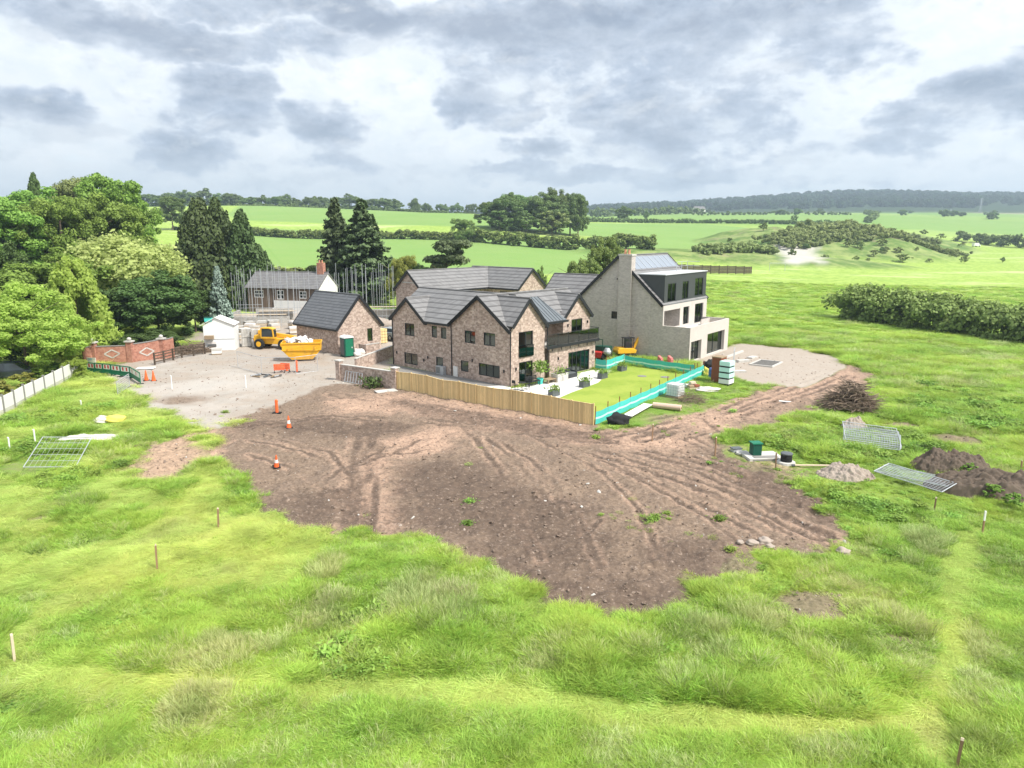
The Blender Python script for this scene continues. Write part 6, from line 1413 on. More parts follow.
# unfinished walls behind a forest of scaffold poles
u0 = at(229, 96); t = thing('unfinished_building', 'low pale block walls of an unfinished building in front of the cottage', 'unfinished building', u0, R(8)); rg = random.Random(5)
for (x0, x1, y0, y1, h, mt) in ((0, 8, 0, .25, 1.1, 'block'), (0, .25, .3, 6, 1.5, 'block'), (8.5, 15, .5, .75, 1.6, 'render_white'), (3, 8, 3, 3.25, 1.9, 'block'), (9, 16, 4, 4.25, 2.0, 'render_white'), (15.2, 15.45, .5, 3.9, 1.5, 'block'), (17, 24, 3.0, 3.25, 1.6, 'block'), (5, 5.25, 3.3, 7, 1.8, 'block')):
    b = MB(); b.box(x0, x1, y0, y1, -.8, h); b.build('wall', mt, t)
for (x0, y0, L, h) in ((.5, .4, 7, 1.3), (3.5, 2.2, 5, 1.6), (9.5, 2.8, 6, 2.1), (17, 2.0, 7, 2.0)):
    b = MB()
    for k in range(3): b.box(x0, x0+L, y0+k*.24, y0+k*.24+.22, h, h+.045)
    b.build('scaffold_boards', 'wood_pale', t)
for k in range(16):
    q = at(236+rg.uniform(-6, 62), rg.uniform(87, 96)); crate(q, rg.random(), 1.2, .9, rg.uniform(.5, 1.0), 'pallet of pale building blocks standing in the yard of the unfinished building', (rg.choice(['conc', 'sack', 'block']), 'wood_pale'), 'material_pallet', 'pallets in the yard of the unfinished building')
for k in range(9):
    q = at(rg.uniform(226, 266), rg.uniform(85, 90)); crate(q, rg.random(), 1.1, .8, rg.uniform(.35, .8), 'low pallet of pale materials in the yard behind the white cabin', (rg.choice(['conc', 'sack', 'wood_pale', 'greyplastic']), 'wood_pale'), 'material_pallet', 'low pallets behind the white cabin')
def scaffold(label, pts, name='scaffold'):
    o = at(pts[0][0], pts[0][1]); t = thing(name, label, 'scaffold', o); prev = {}
    for (px, d, top) in pts:
        q = at(px, d); z1 = ztop(d, top)-o.z; l = q-o; b = MB(); b.tube((l.x, l.y, l.z-.2), (l.x+.03, l.y, z1), .026, n=6); b.build('pole', 'steel', t)
        for row in (d,):
            if row in prev:
                a = prev[row]; b = MB()
                for hh in (1.9,): b.tube((a.x, a.y, a.z+hh), (l.x, l.y, l.z+hh), .026, n=5)
                b.build('ledger', 'steel', t)
        prev[d] = l
rg = random.Random(21)
rows_ = []
for d, lo, hi, n in ((94.2, 236, 300, 12), (98.4, 240, 318, 14), (101.2, 236, 262, 4)):
    rows_ += [(lo+(hi-lo)*k/(n-1)+rg.uniform(-1.5, 1.5), d, rg.uniform(264, 276)) for k in range(n)]
scaffold('forest of upright grey scaffold poles in front of the cottage', rows_)
rows_ = []
for d, lo, hi, n in ((92.3, 340, 393, 12), (97.3, 330, 396, 13)): rows_ += [(lo+(hi-lo)*k/(n-1)+rg.uniform(-1.5, 1.5), d, rg.uniform(262, 273)) for k in range(n)]
scaffold('upright scaffold poles behind the garage, right of the cottage', rows_)
h0 = at(373, 84); t = thing('timber_stack', 'stack of yellowish timber sheets between the garage and the second house', 'timber stack', h0, TH)
for k in range(5): b = MB(); b.box(-1.6, 1.6, -.7, .7, .1+k*.34, .1+k*.34+.3); b.build('sheet_bundle', 'wood_new', t)
blob('rubble_heap', 'pale heap of rubble on the yard behind the timber stack', 'rubble heap', at(380, 90), (4.5, 2.5, 2.0), 'rubble', 3); blob('sand_heap', 'low pale sand heap among the walls right of the cottage', 'sand heap', at(352, 93), (4, 2, 1.6), 'conc', 8)
# cars
def car(loc, rz, paint, label, suv=False):
    t = thing('parked_car', label, 'car', loc, rz); h = 1.62 if suv else 1.42; b = MB()
    b.prism([(-2.15, .35), (2.15, .35), (2.2, .62), (2.1, .86), (1.1, .97), (-1.75, .99), (-2.15, .92), (-2.22, .6)], -.88, .88, 'y'); b.build('body', paint, t, bevel=.06)
    b = MB(); k = .98
    top = [(-1.75 if not suv else -2.0, k), (1.15, k), (.35, h-.04), (.1, h), (-1.1, h), (-1.45 if not suv else -1.8, h-.08)]
    vs = [(x, -.82 if z < 1.0 else -.66, z) for x, z in top]+[(x, .82 if z < 1.0 else .66, z) for x, z in top]; n = len(top)
    b.add(vs, [tuple(range(n-1, -1, -1)), tuple(range(n, 2*n))]+[(i, (i+1) % n, n+(i+1) % n, n+i) for i in range(n)]); b.build('windows', 'carglass', t)
    b = MB(); b.box(-1.35 if not suv else -1.75, .12, -.67, .67, h-.03, h+.03); b.build('roof', paint, t, bevel=.03)
    for s in (-1, 1):
        for (x0, x1) in ((1.15, .33), (-.45, -.5)): b = MB(); b.bar((x0, s*.80, k), (x1, s*.67, h), .06, .06); b.build('pillar', paint, t)
        b = MB(); b.box(2.12, 2.21, s*.62-.18, s*.62+.18, .62, .76); b.build('headlight', 'whiteplastic', t); b = MB(); b.box(-2.22, -2.13, s*.68-.12, s*.68+.12, .68, .85); b.build('tail_light', 'red', t)
        for x in (-1.35, 1.35):
            b = MB(); b.lathe([(.2, -.1), (.31, -.1), (.33, -.06), (.33, .06), (.31, .1), (.2, .1)], 16); b.v = [(x+vx, s*.84+vz, .33+vy) for vx, vy, vz in b.v]; wo = b.build('wheel', 'rubber', t); b = MB(); b.lathe([(.2, -.105), (.2, .105)], 12); b.v = [(x+vx, s*.84+vz, .33+vy) for vx, vy, vz in b.v]; b.build('rim', 'steel', wo)
car(gg(388, 339), TH+R(95), 'carsilver', 'silver car parked in the gap between garage and gabled house'); car(gg(384, 330), TH+R(90), 'darkgreen', 'dark teal car parked behind the silver one')
car(Vector((*at(14, 63.5)[:2], 0)), R(20), 'carblack', 'dark car parked under the bright tree at the left edge', True)
# excavator, dumper and red sheet by the tall house
p = gg(627, 358); t = thing('excavator', 'small orange excavator with raised black arm beside the tall house', 'excavator', p, R(15)); b = MB()
for y in (-.65, .65): b = MB(); b.prism([(-.9, .08), (.9, .08), (1.05, .3), (.9, .5), (-.9, .5), (-1.05, .3)], y-.17, y+.17, 'y'); b.build('track', 'rubber', t, bevel=.02)
b = MB(); b.prism([(-1.3, .6), (.7, .6), (.8, .95), (.1, 1.15), (-1.2, 1.2), (-1.4, .9)], -.7, .7, 'y'); b.build('body', 'yellow', t, bevel=.04)
b = MB()
for x in (-.55, .45):
    for y in (-.6, .1): b.bar((x, y, 1.15), (x, y, 2.2), .06, .06)
b.box(-.65, .55, -.68, .18, 2.2, 2.28); b.build('cab_frame', 'black', t); b = MB(); b.box(-.4, .3, -.5, 0, 1.16, 2.1); b.build('cab_glass', 'carglass', t)
b = MB(); b.bar((.8, .35, .8), (1.5, .35, 2.2), .2, .26); bo = b.build('boom', 'yellow', t); b = MB(); b.bar((1.5, .35, 2.2), (2.0, .35, 1.1), .16, .2); b.build('dipper_arm', 'black', bo); b = MB(); b.prism([(1.85, 1.1), (2.15, 1.1), (2.2, .75), (1.8, .55), (1.65, .8)], .1, .6, 'y'); b.build('bucket', 'black', bo)
p = gg(600, 360); t = thing('dumper', 'red and dark green dumper half hidden by the corner of the balcony', 'dumper', p, R(60)); b = MB(); b.prism([(-1.2, .45), (.6, .45), (.6, .9), (-1.2, 1.0)], -.6, .6, 'y'); b.build('body', 'red', t); b = MB(); b.prism([(.2, .95), (1.3, .7), (1.6, 1.35), (.2, 1.45)], -.7, .7, 'y'); b.build('hopper', 'darkgreen', t); b = MB(); b.bar((-.6, -.5, 1.0), (-.6, -.5, 2.3), .07, .07); b.bar((-.6, .5, 1.0), (-.6, .5, 2.3), .07, .07); b.bar((-.6, -.5, 2.3), (-.6, .5, 2.3), .07, .07); b.build('roll_bar', 'darkgreen', t)
for x in (-.8, .8):
    for y in (-.75, .75): b = MB(); b.lathe([(.2, -.15), (.42, -.15), (.45, 0), (.42, .15), (.2, .15)], 14); b.v = [(x+vx, y+vz, .45+vy) for vx, vy, vz in b.v]; b.build('wheel', 'rubber', t)
for i, (px, z, lab) in enumerate(((660, 0, 'faded red plastic barrier lying by the tall house, left one'), (670, 0, 'faded red plastic barrier lying by the tall house, right one'))):
    t = thing('plastic_barrier', lab, 'barrier', gg(px, 366), TG+.6); b = MB(); b.prism([(-.35, 0), (.35, 0), (.3, .3), (.14, .45), (.12, .85), (-.12, .85), (-.14, .45), (-.3, .3)], -1.0, 1.0, 'x'); b.build('body', 'pinkred', t, bevel=.03); b = MB(); b.box(-.85, .85, -.125, .125, .852, .93); b.build('top_rail', 'pinkred', t)
p = gg(607, 362); t = thing('mixer', 'grey cement mixer drum on a frame behind the turquoise net', 'cement mixer', p, .5); b = MB(); b.lathe([(.18, 0), (.42, .25), (.45, .5), (.25, .95), (.2, .95)], 14); b.v = [(x*.9, y, .7+z*.8) for x, y, z in b.v]; b.build('drum', 'steel', t); b = MB(); b.bar((-.4, -.3, 0), (0, 0, .9), .06, .06); b.bar((.4, -.3, 0), (0, 0, .9), .06, .06); b.bar((0, .4, 0), (0, 0, .9), .06, .06); b.build('stand', 'rust', t)
# tank, crates and leftovers beyond the net
p = gg(675, 397); t = thing('water_tank', 'white caged plastic tank on a pallet by the near net barrier', 'tank', p, TH); b = MB(); b.box(-.5, .5, -.55, .55, .17, 1.12); b.build('bottle', 'whiteplastic', t, bevel=.05); b = MB()
for k in range(5):
    z = .2+k*.23; 
    for y in (-.58, .58): b.bar((-.53, y, z), (.53, y, z), .02, .02)
    for x in (-.53, .53): b.bar((x, -.58, z), (x, .58, z), .02, .02)
for k in range(6):
    for y in (-.58, .58): b.bar((-.53+k*.212, y, .16), (-.53+k*.212, y, 1.14), .02, .02)
    for x in (-.53, .53): b.bar((x, -.58+k*.232, .16), (x, -.58+k*.232, 1.14), .02, .02)
b.build('cage', 'steel', t); b = MB(); b.box(-.55, .55, -.6, .6, 0, .15); b.build('pallet', 'wood', t); b = MB(); b.lathe([(.11, 1.12), (.11, 1.17)], 12); b.build('cap', 'whiteplastic', t)
p = gg(692, 388.5); t = thing('sack_pallet', 'wooden pallet of brown and white sacks right of the white tank', 'pallet', p, .4); b = MB()
for k in range(5): b.box(-.6, .6, -.5+k*.22, -.38+k*.22, .1, .13)
b.box(-.6, .6, -.5, -.4, 0, .099); b.box(-.6, .6, .38, .5, 0, .099); b.build('deck', 'wood_pale', t)
for k, (x, y, z, mt) in enumerate(((-.3, -.2, .13, 'wood'), (.3, -.15, .13, 'rust'), (-.25, .25, .13, 'sack'), (.28, .2, .13, 'sack'), (0, 0, .38, 'wood_pale'))):
    b = MB(); b.box(x-.27, x+.27, y-.2, y+.2, z, z+.24); b.build('sack', mt, t, bevel=.06)
p = gg(718, 382); t = thing('cabinet', 'rusty red brown upright metal cabinet left of the pale crates', 'cabinet', p, TG-.1); b = MB(); b.box(-.42, .42, -.35, .35, .05, 1.62); t.scale = (1.25, 1.25, 1.4); b.build('body', 'rust', t); b = MB(); b.box(-.38, -.02, -.37, -.352, .15, 1.5); b.build('door', 'rust', t); b = MB(); b.box(.02, .38, -.37, -.352, .15, 1.5); b.build('door', 'rust', t); b = MB(); b.box(-.44, .44, -.37, .37, 1.622, 1.68); b.build('top', 'wood', t)
p = gg(726, 384.5); t = thing('crate_stack', 'tall stack of pale blue green crates with dark gaps by the rusty cabinet', 'crate stack', p, TG-.1); t.scale = (1.2, 1.2, 1.25)
for k in range(4): b = MB(); b.box(-.42, .42, -.4, .4, .12+k*.42, .12+k*.42+.31); b.build('crate', 'turq_pale' if k else 'whiteplastic', t)
b = MB()
for k in range(5): b.box(-.38, .38, -.36, .36, k*.42+.001, .12+k*.42-.001) if k < 4 else None
b.build('spacer', 'rubber', t)
t = thing('barrel', 'blue plastic barrel left of the rusty cabinet', 'barrel', gg(711.5, 378)); b = MB(); b.lathe([(.27, 0), (.30, .1), (.29, .3), (.31, .45), (.29, .6), (.30, .8), (.26, .9), (.1, .9)], 16); b.build('drum', 'blueplastic', t, smooth=False); b = MB(); b.lathe([(.24, .9), (.24, .94)], 14); b.build('lid', 'blueplastic', t)
blob('rubble_sack', 'yellow sack leaning on the blue barrel', 'sack', gg(706.5, 375.5), (.35, .3, .8), 'yellowsack', 4); blob('rubbish_sack', 'black rubbish sack behind the blue barrel', 'sack', gg(709, 370), (.6, .5, 1.0), 'rubber', 6); blob('rubbish_sack', 'white rubbish sack behind the rusty cabinet', 'sack', gg(714, 369), (.8, .5, 1.0), 'sack', 7)
blob('rubbish_sack', 'black sack at the foot of the net near the end of the timber fence', 'sack', gg(619, 424), (.8, .6, .75), 'rubber', 9); blob('builders_sack', 'flattened pale sack lying in the grass in front of the rusty cabinet', 'sack', gg(707, 391), (1.0, .5, .35), 'sack', 10)
a_, e_ = gg(627, 420), gg(648, 408); t = thing('white_board', 'long white board lying in front of the near net barrier', 'board', a_, hd(a_, e_)); L = (e_-a_).length; b = MB(); b.box(0, L, -.34, .34, .25, .3); b.build('face', 'white_paint', t); b = MB(); b.box(.1, L-.1, -.1, .1, 0, .248); b.build('batten', 'wood', t)
a_, e_ = gg(653, 408), gg(681, 411); t = thing('roll', 'long pinkish roll of membrane lying in the weeds below the white tank', 'roll', a_, hd(a_, e_)); L = (e_-a_).length; b = MB(); b.tube((0, 0, .2), (L, 0, .2), .22, n=14); b.build('sleeve', plain('pink_beige_wrap', (.58, .42, .33), .8, .12, 4), t, smooth=False); b = MB(); b.tube((-.06, 0, .2), (L+.06, 0, .2), .07, n=8); b.build('core', 'wood', t)
def twig_pile(name, label, cat, loc, rx, ry, h, n, mat, seed, th=.035, L=1.6):
    rg_ = random.Random(seed); b = MB()
    for k in range(n):
        r = math.sqrt(rg_.random()); a = rg_.random()*6.283; x, y = rx*r*math.cos(a), ry*r*math.sin(a); z = h*(1-r*r)*rg_.random()+.03; an = rg_.random()*6.283; l = L*rg_.uniform(.4, 1); dz = rg_.uniform(-.3, .45)*l
        p0 = Vector((x, y, z)); p1 = p0+Vector((math.cos(an)*l*.5, math.sin(an)*l*.5, dz*.5)); p2 = p1+Vector((math.cos(an+.4)*l*.5, math.sin(an+.4)*l*.5, dz*.3)); p1.z = max(p1.z, .03); p2.z = max(p2.z, .02); b.path([p0, p1, p2], th*rg_.uniform(.5, 1.3), 4, th*.25)
    o = b.build(name, mat); o.location = loc; return tag(o, label, cat)
twig_pile('brush_pile', 'tangled heap of dead branches beside the bare track end', 'brush pile', gg(850, 407), 1.7, 1.4, 2.1, 900, 'stick', 3, .055)
twig_pile('dead_bush', 'dry twiggy bush in the weeds behind the pink roll', 'bush', gg(690, 402), 1.1, .9, 1.0, 260, 'stick', 5, .018, 1.0)
def heap(name, label, cat, loc, rx, ry, h, mat, seed, rz=0, n=110):
    rs_ = np.random.RandomState(seed); u = np.linspace(-1, 1, n); xx, yy = np.meshgrid(u, u); r = np.hypot(xx, yy); z = np.clip(1-r**2, 0, 1)**.8*(.45+1.1*fbm(xx*2.6+seed, yy*2.6, 5))*h-.12; z = z+((fbm(xx*9+seed, yy*9, 4)-.5)*h*.36+(fbm(xx*26+seed, yy*26, 3)-.5)*h*.16)*(r < .97)
    V = np.stack([xx*rx, yy*ry, z], -1).reshape(-1, 3); id_ = np.arange(n*n).reshape(n, n); Q = np.stack([id_[:-1, :-1], id_[:-1, 1:], id_[1:, 1:], id_[1:, :-1]], -1).reshape(-1, 4); me = grid_mesh(name, V, Q, {}); o = bpy.data.objects.new(name, me); COL.objects.link(o); o.location = loc; o.rotation_euler = (0, 0, rz); me.materials.append(M[mat]); return tag(o, label, cat)
heap('earth_mound', 'dark weathered mound of earth at the right edge, the nearer and longer one', 'earth mound', gg(996, 494), 3.4, 1.5, 1.25, 'earth', 4, -.35); heap('earth_mound', 'dark earth mound left of the longer one, with weeds growing on it', 'earth mound', gg(950, 470), 2.2, 1.3, 1.1, 'earth', 9, -.2)
for i, (px, py, h, lab) in enumerate(((962, 474, .7, 'weedy green plant growing on the left earth mound'), (985, 497, .8, 'weedy green plant at the near foot of the longer earth mound'), (1004, 505, .7, 'tall weed in front of the right end of the longer earth mound'), (948, 482, .6, 'low weed at the near foot of the left earth mound'))):
    q = gg(px, py)+Vector((0, -.6, .1)); tree('weed_plant', lab, q, h, h*1.5, f'small{i % 3}', 'leaf_mid', base=0, cat='weed')
heap('rubble_heap', 'low heap of brown rubble and broken stone at the end of the drain pipe', 'rubble heap', gg(846, 476), 1.6, .9, .75, 'rubble', 6, -.4); heap('rubble_heap', 'heap of brown rubble on top end of the stacked mesh panels', 'rubble heap', gg(854, 427), 1.0, .6, .7, 'rubble', 7, .2)
rg = random.Random(77)
for i, (px, py, r) in enumerate(((752, 546, .22), (765, 543, .28), (843, 552, .25), (770, 549, .16), (740, 545, .14))):
    o = blob('field_stone', 'pale stone at the lower right edge of the bare soil', 'stone', gg(px, py), (r*1.2, r, r*.9), 'rubble', 30+i, i, 'loose stones at the soil edge')
# mesh fence panels, flat and standing
def mesh_panel(name, label, loc, rot, L=3.45, H=2.0, group=None, nv=22, nh=8, wire=.009):
    t = thing(name, label, 'fence panel', loc, 0, group); t.rotation_euler = rot; b = MB()
    for (p, q) in (((0, 0, 0), (L, 0, 0)), ((L, 0, 0), (L, 0, H)), ((L, 0, H), (0, 0, H)), ((0, 0, H), (0, 0, 0))): b.tube(p, q, .024, n=6)
    b.build('frame', 'steel', t); b = MB()
    for k in range(1, nv): b.tube((L*k/nv, 0, 0), (L*k/nv, 0, H), wire, n=3, cap=False)
    for k in range(1, nh): b.tube((0, 0, H*k/nh), (L, 0, H*k/nh), wire, n=3, cap=False)
    b.build('mesh', 'steel', t); return t
ST = 'mesh fence panels lying in the grass'
for k in range(3): mesh_panel('mesh_fence_panel', ['lowest mesh panel of the loose stack below the rubble heap', 'middle mesh panel of the loose stack below the rubble heap', 'topmost mesh panel of the loose stack below the rubble heap'][k], gg(842+k*1.5, 446-k*.5)+Vector((0, 0, .12+k*.10)), (R(-82+k*3), R(2*k), R(-28+k*5)), 3.2, 2.4, ST)
p = gg(873, 480); mesh_panel('mesh_fence_panel', 'long mesh panel lying flat alone near the dark earth mound', p+Vector((0, 0, .42)), (R(-84), R(2), hd(gg(874, 479), gg(925, 494))), 3.5, 1.5, ST)
p = gg(873, 478); mesh_panel('mesh_fence_panel', 'mesh panel under the lone flat one near the dark earth mound', p+Vector((.15, 0, .28)), (R(-88), 0, hd(gg(874, 479), gg(925, 491))), 3.4, 1.4, ST)
p = gg(24, 472); mesh_panel('mesh_fence_panel', 'bent mesh panel lying in the long grass at the left', p+Vector((0, 0, .25)), (R(-72), R(4), hd(gg(24, 472), gg(54, 470))), 2.6, 3.0, ST, 10, 5)
HF = 'standing mesh fence panels round the yard'
hp_ = [gg(238, 367), gg(262, 374), gg(296, 374), gg(318, 371)]
for i, (a_, e_) in enumerate(zip(hp_[:-1], hp_[1:])):
    mesh_panel('mesh_fence_panel', 'thin wire fence panel standing across the yard, ' + ['left one', 'middle one', 'right one'][i], a_, (0, 0, hd(a_, e_)), (e_-a_).length, 1.6, HF, 24, 7, .004)
# drains and their covers on the weedy island
p = gg(762, 457); t = thing('drain_chamber', 'pale concrete slab with green box on top at the edge of the soil', 'drain chamber', p, .1); b = MB(); b.box(-1.05, 1.05, -.65, .75, -.2, .16); b.build('slab', 'conc', t, bevel=.015); b = MB(); b.box(-.85, .9, -.66, -.655, .0, .1); b.box(-.7, .75, -.55, -.2, .161, .19); b.build('grating', 'conc_dark', t)
b = MB(); b.box(-.62, -.08, -.1, .45, .162, .85); gb_ = b.build('control_box', 'darkgreen', t, bevel=.02); b = MB(); b.box(-.66, -.04, -.14, .49, .852, .92); b.build('lid', 'green', gb_)
p = gg(786, 463); t = thing('drain_riser', 'black plastic drain cylinder on a white base right of the slab', 'drain riser', p); b = MB(); b.lathe([(.55, -.1), (.5, .12), (.4, .14)], 14); b.build('collar', 'conc', t); b = MB(); b.lathe([(.32, .14), (.32, .55)], 18); b.build('cylinder', 'rubber', t); b = MB(); b.lathe([(.34, .55), (.35, .62), (.30, .65), (.05, .66)], 18); b.build('lid', 'greyplastic', t)
p = gg(736, 451); t = thing('drain_cover', 'small grey drain box left of the slab with the green box', 'drain cover', p, .2); b = MB(); b.box(-.28, .28, -.2, .2, -.1, .2); b.build('box', 'steel', t, bevel=.02); b = MB(); b.box(-.31, .31, -.23, .23, .202, .25); b.build('lid', 'greyplastic', t); blob('field_stone', 'pale stone beside the small grey drain box', 'stone', gg(742.5, 453.5), (.4, .3, .2), 'conc', 45)
a_, e_ = gg(792, 466.5), gg(829, 467.5); t = thing('drain_pipe', 'thin pale pipe lying from the black cylinder to the rubble heap', 'pipe', a_, hd(a_, e_)); L = (e_-a_).length; b = MB(); b.tube((0, 0, .1), (L, 0, .12), .055, n=8); b.build('tube', 'wood_pale', t); b = MB(); b.tube((-.02, 0, .1), (.15, 0, .1), .075, n=8); b.build('socket', 'greyplastic', t)
p = gg(766, 364); t = thing('pit_frame', 'dark sunken grating set in the pale concrete pad', 'pit', p, TG); b = MB(); b.box(-1.3, 1.3, -1.0, -.86, 0, .12); b.box(-1.3, 1.3, .86, 1.0, 0, .12); b.box(-1.3, -1.16, -.859, .859, 0, .12); b.box(1.16, 1.3, -.859, .859, 0, .12); b.build('frame', 'conc', t); b = MB(); b.box(-1.15, 1.15, -.85, .85, .03, .05); b.build('base', 'rubber', t); t.scale = (1.35, 1.2, 1.2); b = MB()
for k in range(14): b.box(-1.15, 1.15, -.82+k*.125, -.79+k*.125, .051, .085)
b.build('grating', 'conc_dark', t)
for i, (px, py, rz, lab) in enumerate(((742, 362, .3, 'pale concrete slabs stacked on the pad by the glazed doors'), (752, 358, .8, 'pale concrete slab lying behind the pit in the pad'), (738, 372, .1, 'pale slab at the left end of the concrete pad'))):
    t = thing('slab_stack', lab, 'slabs', gg(px, py), rz)
    for k in range(3 if i == 0 else 2): b = MB(); b.box(-.7+k*.06, .7+k*.03, -.35, .35-k*.04, .08*k, .08*k+.075); b.build('slab', 'conc', t)
fr_ = [gg(733, 367), gg(737, 348)]; mesh_panel('mesh_fence_panel', 'thin wire panel standing on the concrete pad by the garden doors', fr_[0], (0, 0, hd(*fr_)), 3.0, 1.6, HF, 20, 6, .006)
a_ = gg(728, 357); t = thing('kerb_upstand', 'pale concrete kerb along the inner edge of the pad', 'kerb', a_, TG); b = MB(); b.box(-3.5, 4.5, -.1, .1, -.1, .16); b.build('kerb', 'conc', t); b = MB(); b.box(-3.5, 4.5, -.16, -.103, -.1, .05); b.build('haunch', 'conc', t)
for px, py, lab in ((785, 402, 'white scrap lying beside the wheel track'), (892, 415, 'white scrap of board in the grass right of the mesh stack'), (878, 405, 'pale plank in the grass right of the brush pile'), (882, 397, 'brown plank in the grass beyond the brush pile'), (797, 421, 'small white scrap in the weeds by the track')):
    t = thing('scrap_board', lab, 'board', gg(px, py), px); b = MB(); b.box(-.45, .45, -.12, .12, .04, .09); b.build('board', 'white_paint' if 'white' in lab else 'wood', t); b = MB(); b.box(-.3, .3, -.03, .03, 0, .039); b.build('batten', 'wood', t)
# entrance: red brick wall, dark gate, green barriers, crowd barrier
bw0 = gg(86, 364); bp = [gg(95, 363.5), gg(131.5, 362), gg(163, 358.5), gg(175, 357.5)]
t = thing('entrance_wall', 'red brick entrance wall with capped pillars and pale diamond pattern under the dark trees', 'wall', bp[0], 0); o = bp[0]
segs = [(gg(84, 365), bp[0], 1.75, 1.75), (bp[0], bp[1], 1.72, 1.72), (bp[1], bp[2], 1.85, 2.1), (bp[2], bp[3], 2.0, 2.2)]
for i, (a_, e_, h0_, h1_) in enumerate(segs):
    a, e = a_-o, e_-o; a.z -= .0; d = (e-a); d.z = 0; L = d.length; d.normalize(); sd = Vector((-d.y, d.x, 0))*.11
    b = MB(); q = []
    for k in range(9):
        u = k/8; c = a.lerp(e, u); hh = h0_+(h1_-h0_)*u*u; q.append((c, hh))
    for (c, hh), (c2, h2) in zip(q[:-1], q[1:]):
        b.add([c-sd+Vector((0, 0, -.4)), c2-sd+Vector((0, 0, -.4)), c2+sd+Vector((0, 0, -.4)), c+sd+Vector((0, 0, -.4)), c-sd+Vector((0, 0, hh)), c2-sd+Vector((0, 0, h2)), c2+sd+Vector((0, 0, h2)), c+sd+Vector((0, 0, hh))], [(0, 1, 5, 4), (2, 3, 7, 6), (4, 5, 6, 7)])
    po = b.build('wall', 'brick_red', t)
    b = MB()
    for (c, hh), (c2, h2) in zip(q[:-1], q[1:]): b.bar(c+Vector((0, 0, hh+.035)), c2+Vector((0, 0, h2+.035)), .30, .07)
    b.build('coping', 'conc_dark', po)
    if i in (1, 2):
        m0 = a.lerp(e, .5)-sd*1.12; b = MB(); z0 = .95
        for (x0, z0_, x1, z1_) in ((-.72, 0, 0, .42), (0, .42, .72, 0), (.72, 0, 0, -.42), (0, -.42, -.72, 0)): b.bar(m0+d*x0+Vector((0, 0, z0+z0_)), m0+d*x1+Vector((0, 0, z0+z1_)), .03, .12)
        b.build('diamond', 'conc', po)
for p in bp[:3]:
    q = p-o; b = MB(); b.box(q.x-.28, q.x+.28, q.y-.28, q.y+.28, q.z-.4, q.z+2.12); po = b.build('pillar', 'brick_red', t); b = MB(); b.box(q.x-.38, q.x+.38, q.y-.38, q.y+.38, q.z+2.122, q.z+2.25); b.lathe([(.12, 2.25), (.2, 2.34), (.22, 2.44), (.15, 2.56), (.04, 2.6)], 12, (q.x, q.y, q.z)); b.build('pillar_cap', 'conc', po)
gA, gB, gC = gg(155, 365), gg(182, 358), gg(205, 354)
t = thing('rail_fence', 'dark wooden rail fence beside the red brick entrance wall', 'fence', gA)
for i, p in enumerate(run([gA, gB, gC], 1.7)):
    q = p-gA; b = MB(); b.box(q.x-.07, q.x+.07, q.y-.07, q.y+.07, q.z-.3, q.z+1.25); b.build('post', 'wood_old', t)
    if i: 
        for h in (.3, .6, .9, 1.15): b = MB(); b.bar(pv+Vector((0, 0, h)), q+Vector((0, 0, h)), .04, .1); b.build('rail', 'wood_old', t)
    pv = q
twig_pile('branch_heap', 'heap of pale cut branches and logs behind the rail fence', 'branch heap', gg(192, 352), 2.2, 1.2, 1.1, 200, 'stick', 8, .07, 2.0)
bps = run([gg(88, 373), gg(112, 375.5), gg(131, 378)], 1.15); bps += [gg(141, 384.5)]
for i in range(len(bps)-1):
    a_, e_ = bps[i], bps[i+1]; L = (e_-a_).length-.06; t = thing('site_barrier', 'green plastic barrier with red and white board in the row across the entrance' if i < len(bps)-2 else 'last green plastic barrier of the entrance row, turned towards the cones', 'barrier', a_, hd(a_, e_), 'green barriers across the entrance'); b = MB()
    for z in (.12, .45, .98): b.box(0, L, -.03, .03, z, z+.08)
    for x in (.0, L-.06): b.box(x, x+.06, -.032, .032, .03, 1.06)
    b.box(.06, L-.06, -.02, .02, .2, .45); b.build('frame', 'green', t); b = MB(); b.box(.07, L-.07, -.022, .022, .54, .96); bo = b.build('board', 'whiteplastic', t)
    for k in range(2): b = MB(); x = L*(.2+.4*k); b.box(x, x+.2, -.026, .026, .60, .93); b.build('red_stripe', 'red', bo)
    for x in (.1, L-.2): b = MB(); b.box(x, x+.1, -.28, .28, 0, .05); b.build('foot', 'rubber', t)
a_, e_ = gg(118, 396), gg(136, 382.5); t = thing('crowd_barrier', 'silver crowd barrier standing at the end of the green barriers', 'barrier', a_, hd(a_, e_)); L = min((e_-a_).length, 3.6); b = MB()
for (p, q) in (((0, 0, .15), (L, 0, .15)), ((0, 0, 1.15), (L, 0, 1.15)), ((0, 0, 0), (0, 0, 1.15)), ((L, 0, 0), (L, 0, 1.15))): b.tube(p, q, .028, n=6)
b.build('frame', 'steel', t); b = MB()
for k in range(1, 6): b.tube((0, 0, .15+k*1.0/6), (L, 0, .15+k*1.0/6), .016, n=5)
for k in range(1, 9): b.tube((L*k/9, 0, .15), (L*k/9, 0, 1.15), .012, n=5)
b.build('bars', 'steel', t)
p = gg(92, 366); t = thing('sign_board', 'small white and pale blue notice board in front of the red brick wall', 'sign', p, R(-10)); b = MB(); b.box(-.5, .5, -.02, .02, .25, .85); b.build('board', 'white_paint', t); b = MB()
for x in (-.4, .4): b.box(x-.03, x+.03, .021, .06, -.2, .8)
b.build('leg', 'steel', t); b = MB(); b.box(-.3, .1, -.024, -.0205, .62, .78); b.build('blue_patch', plain('pale_blue_print', (.35, .55, .70), .6, .1), t)
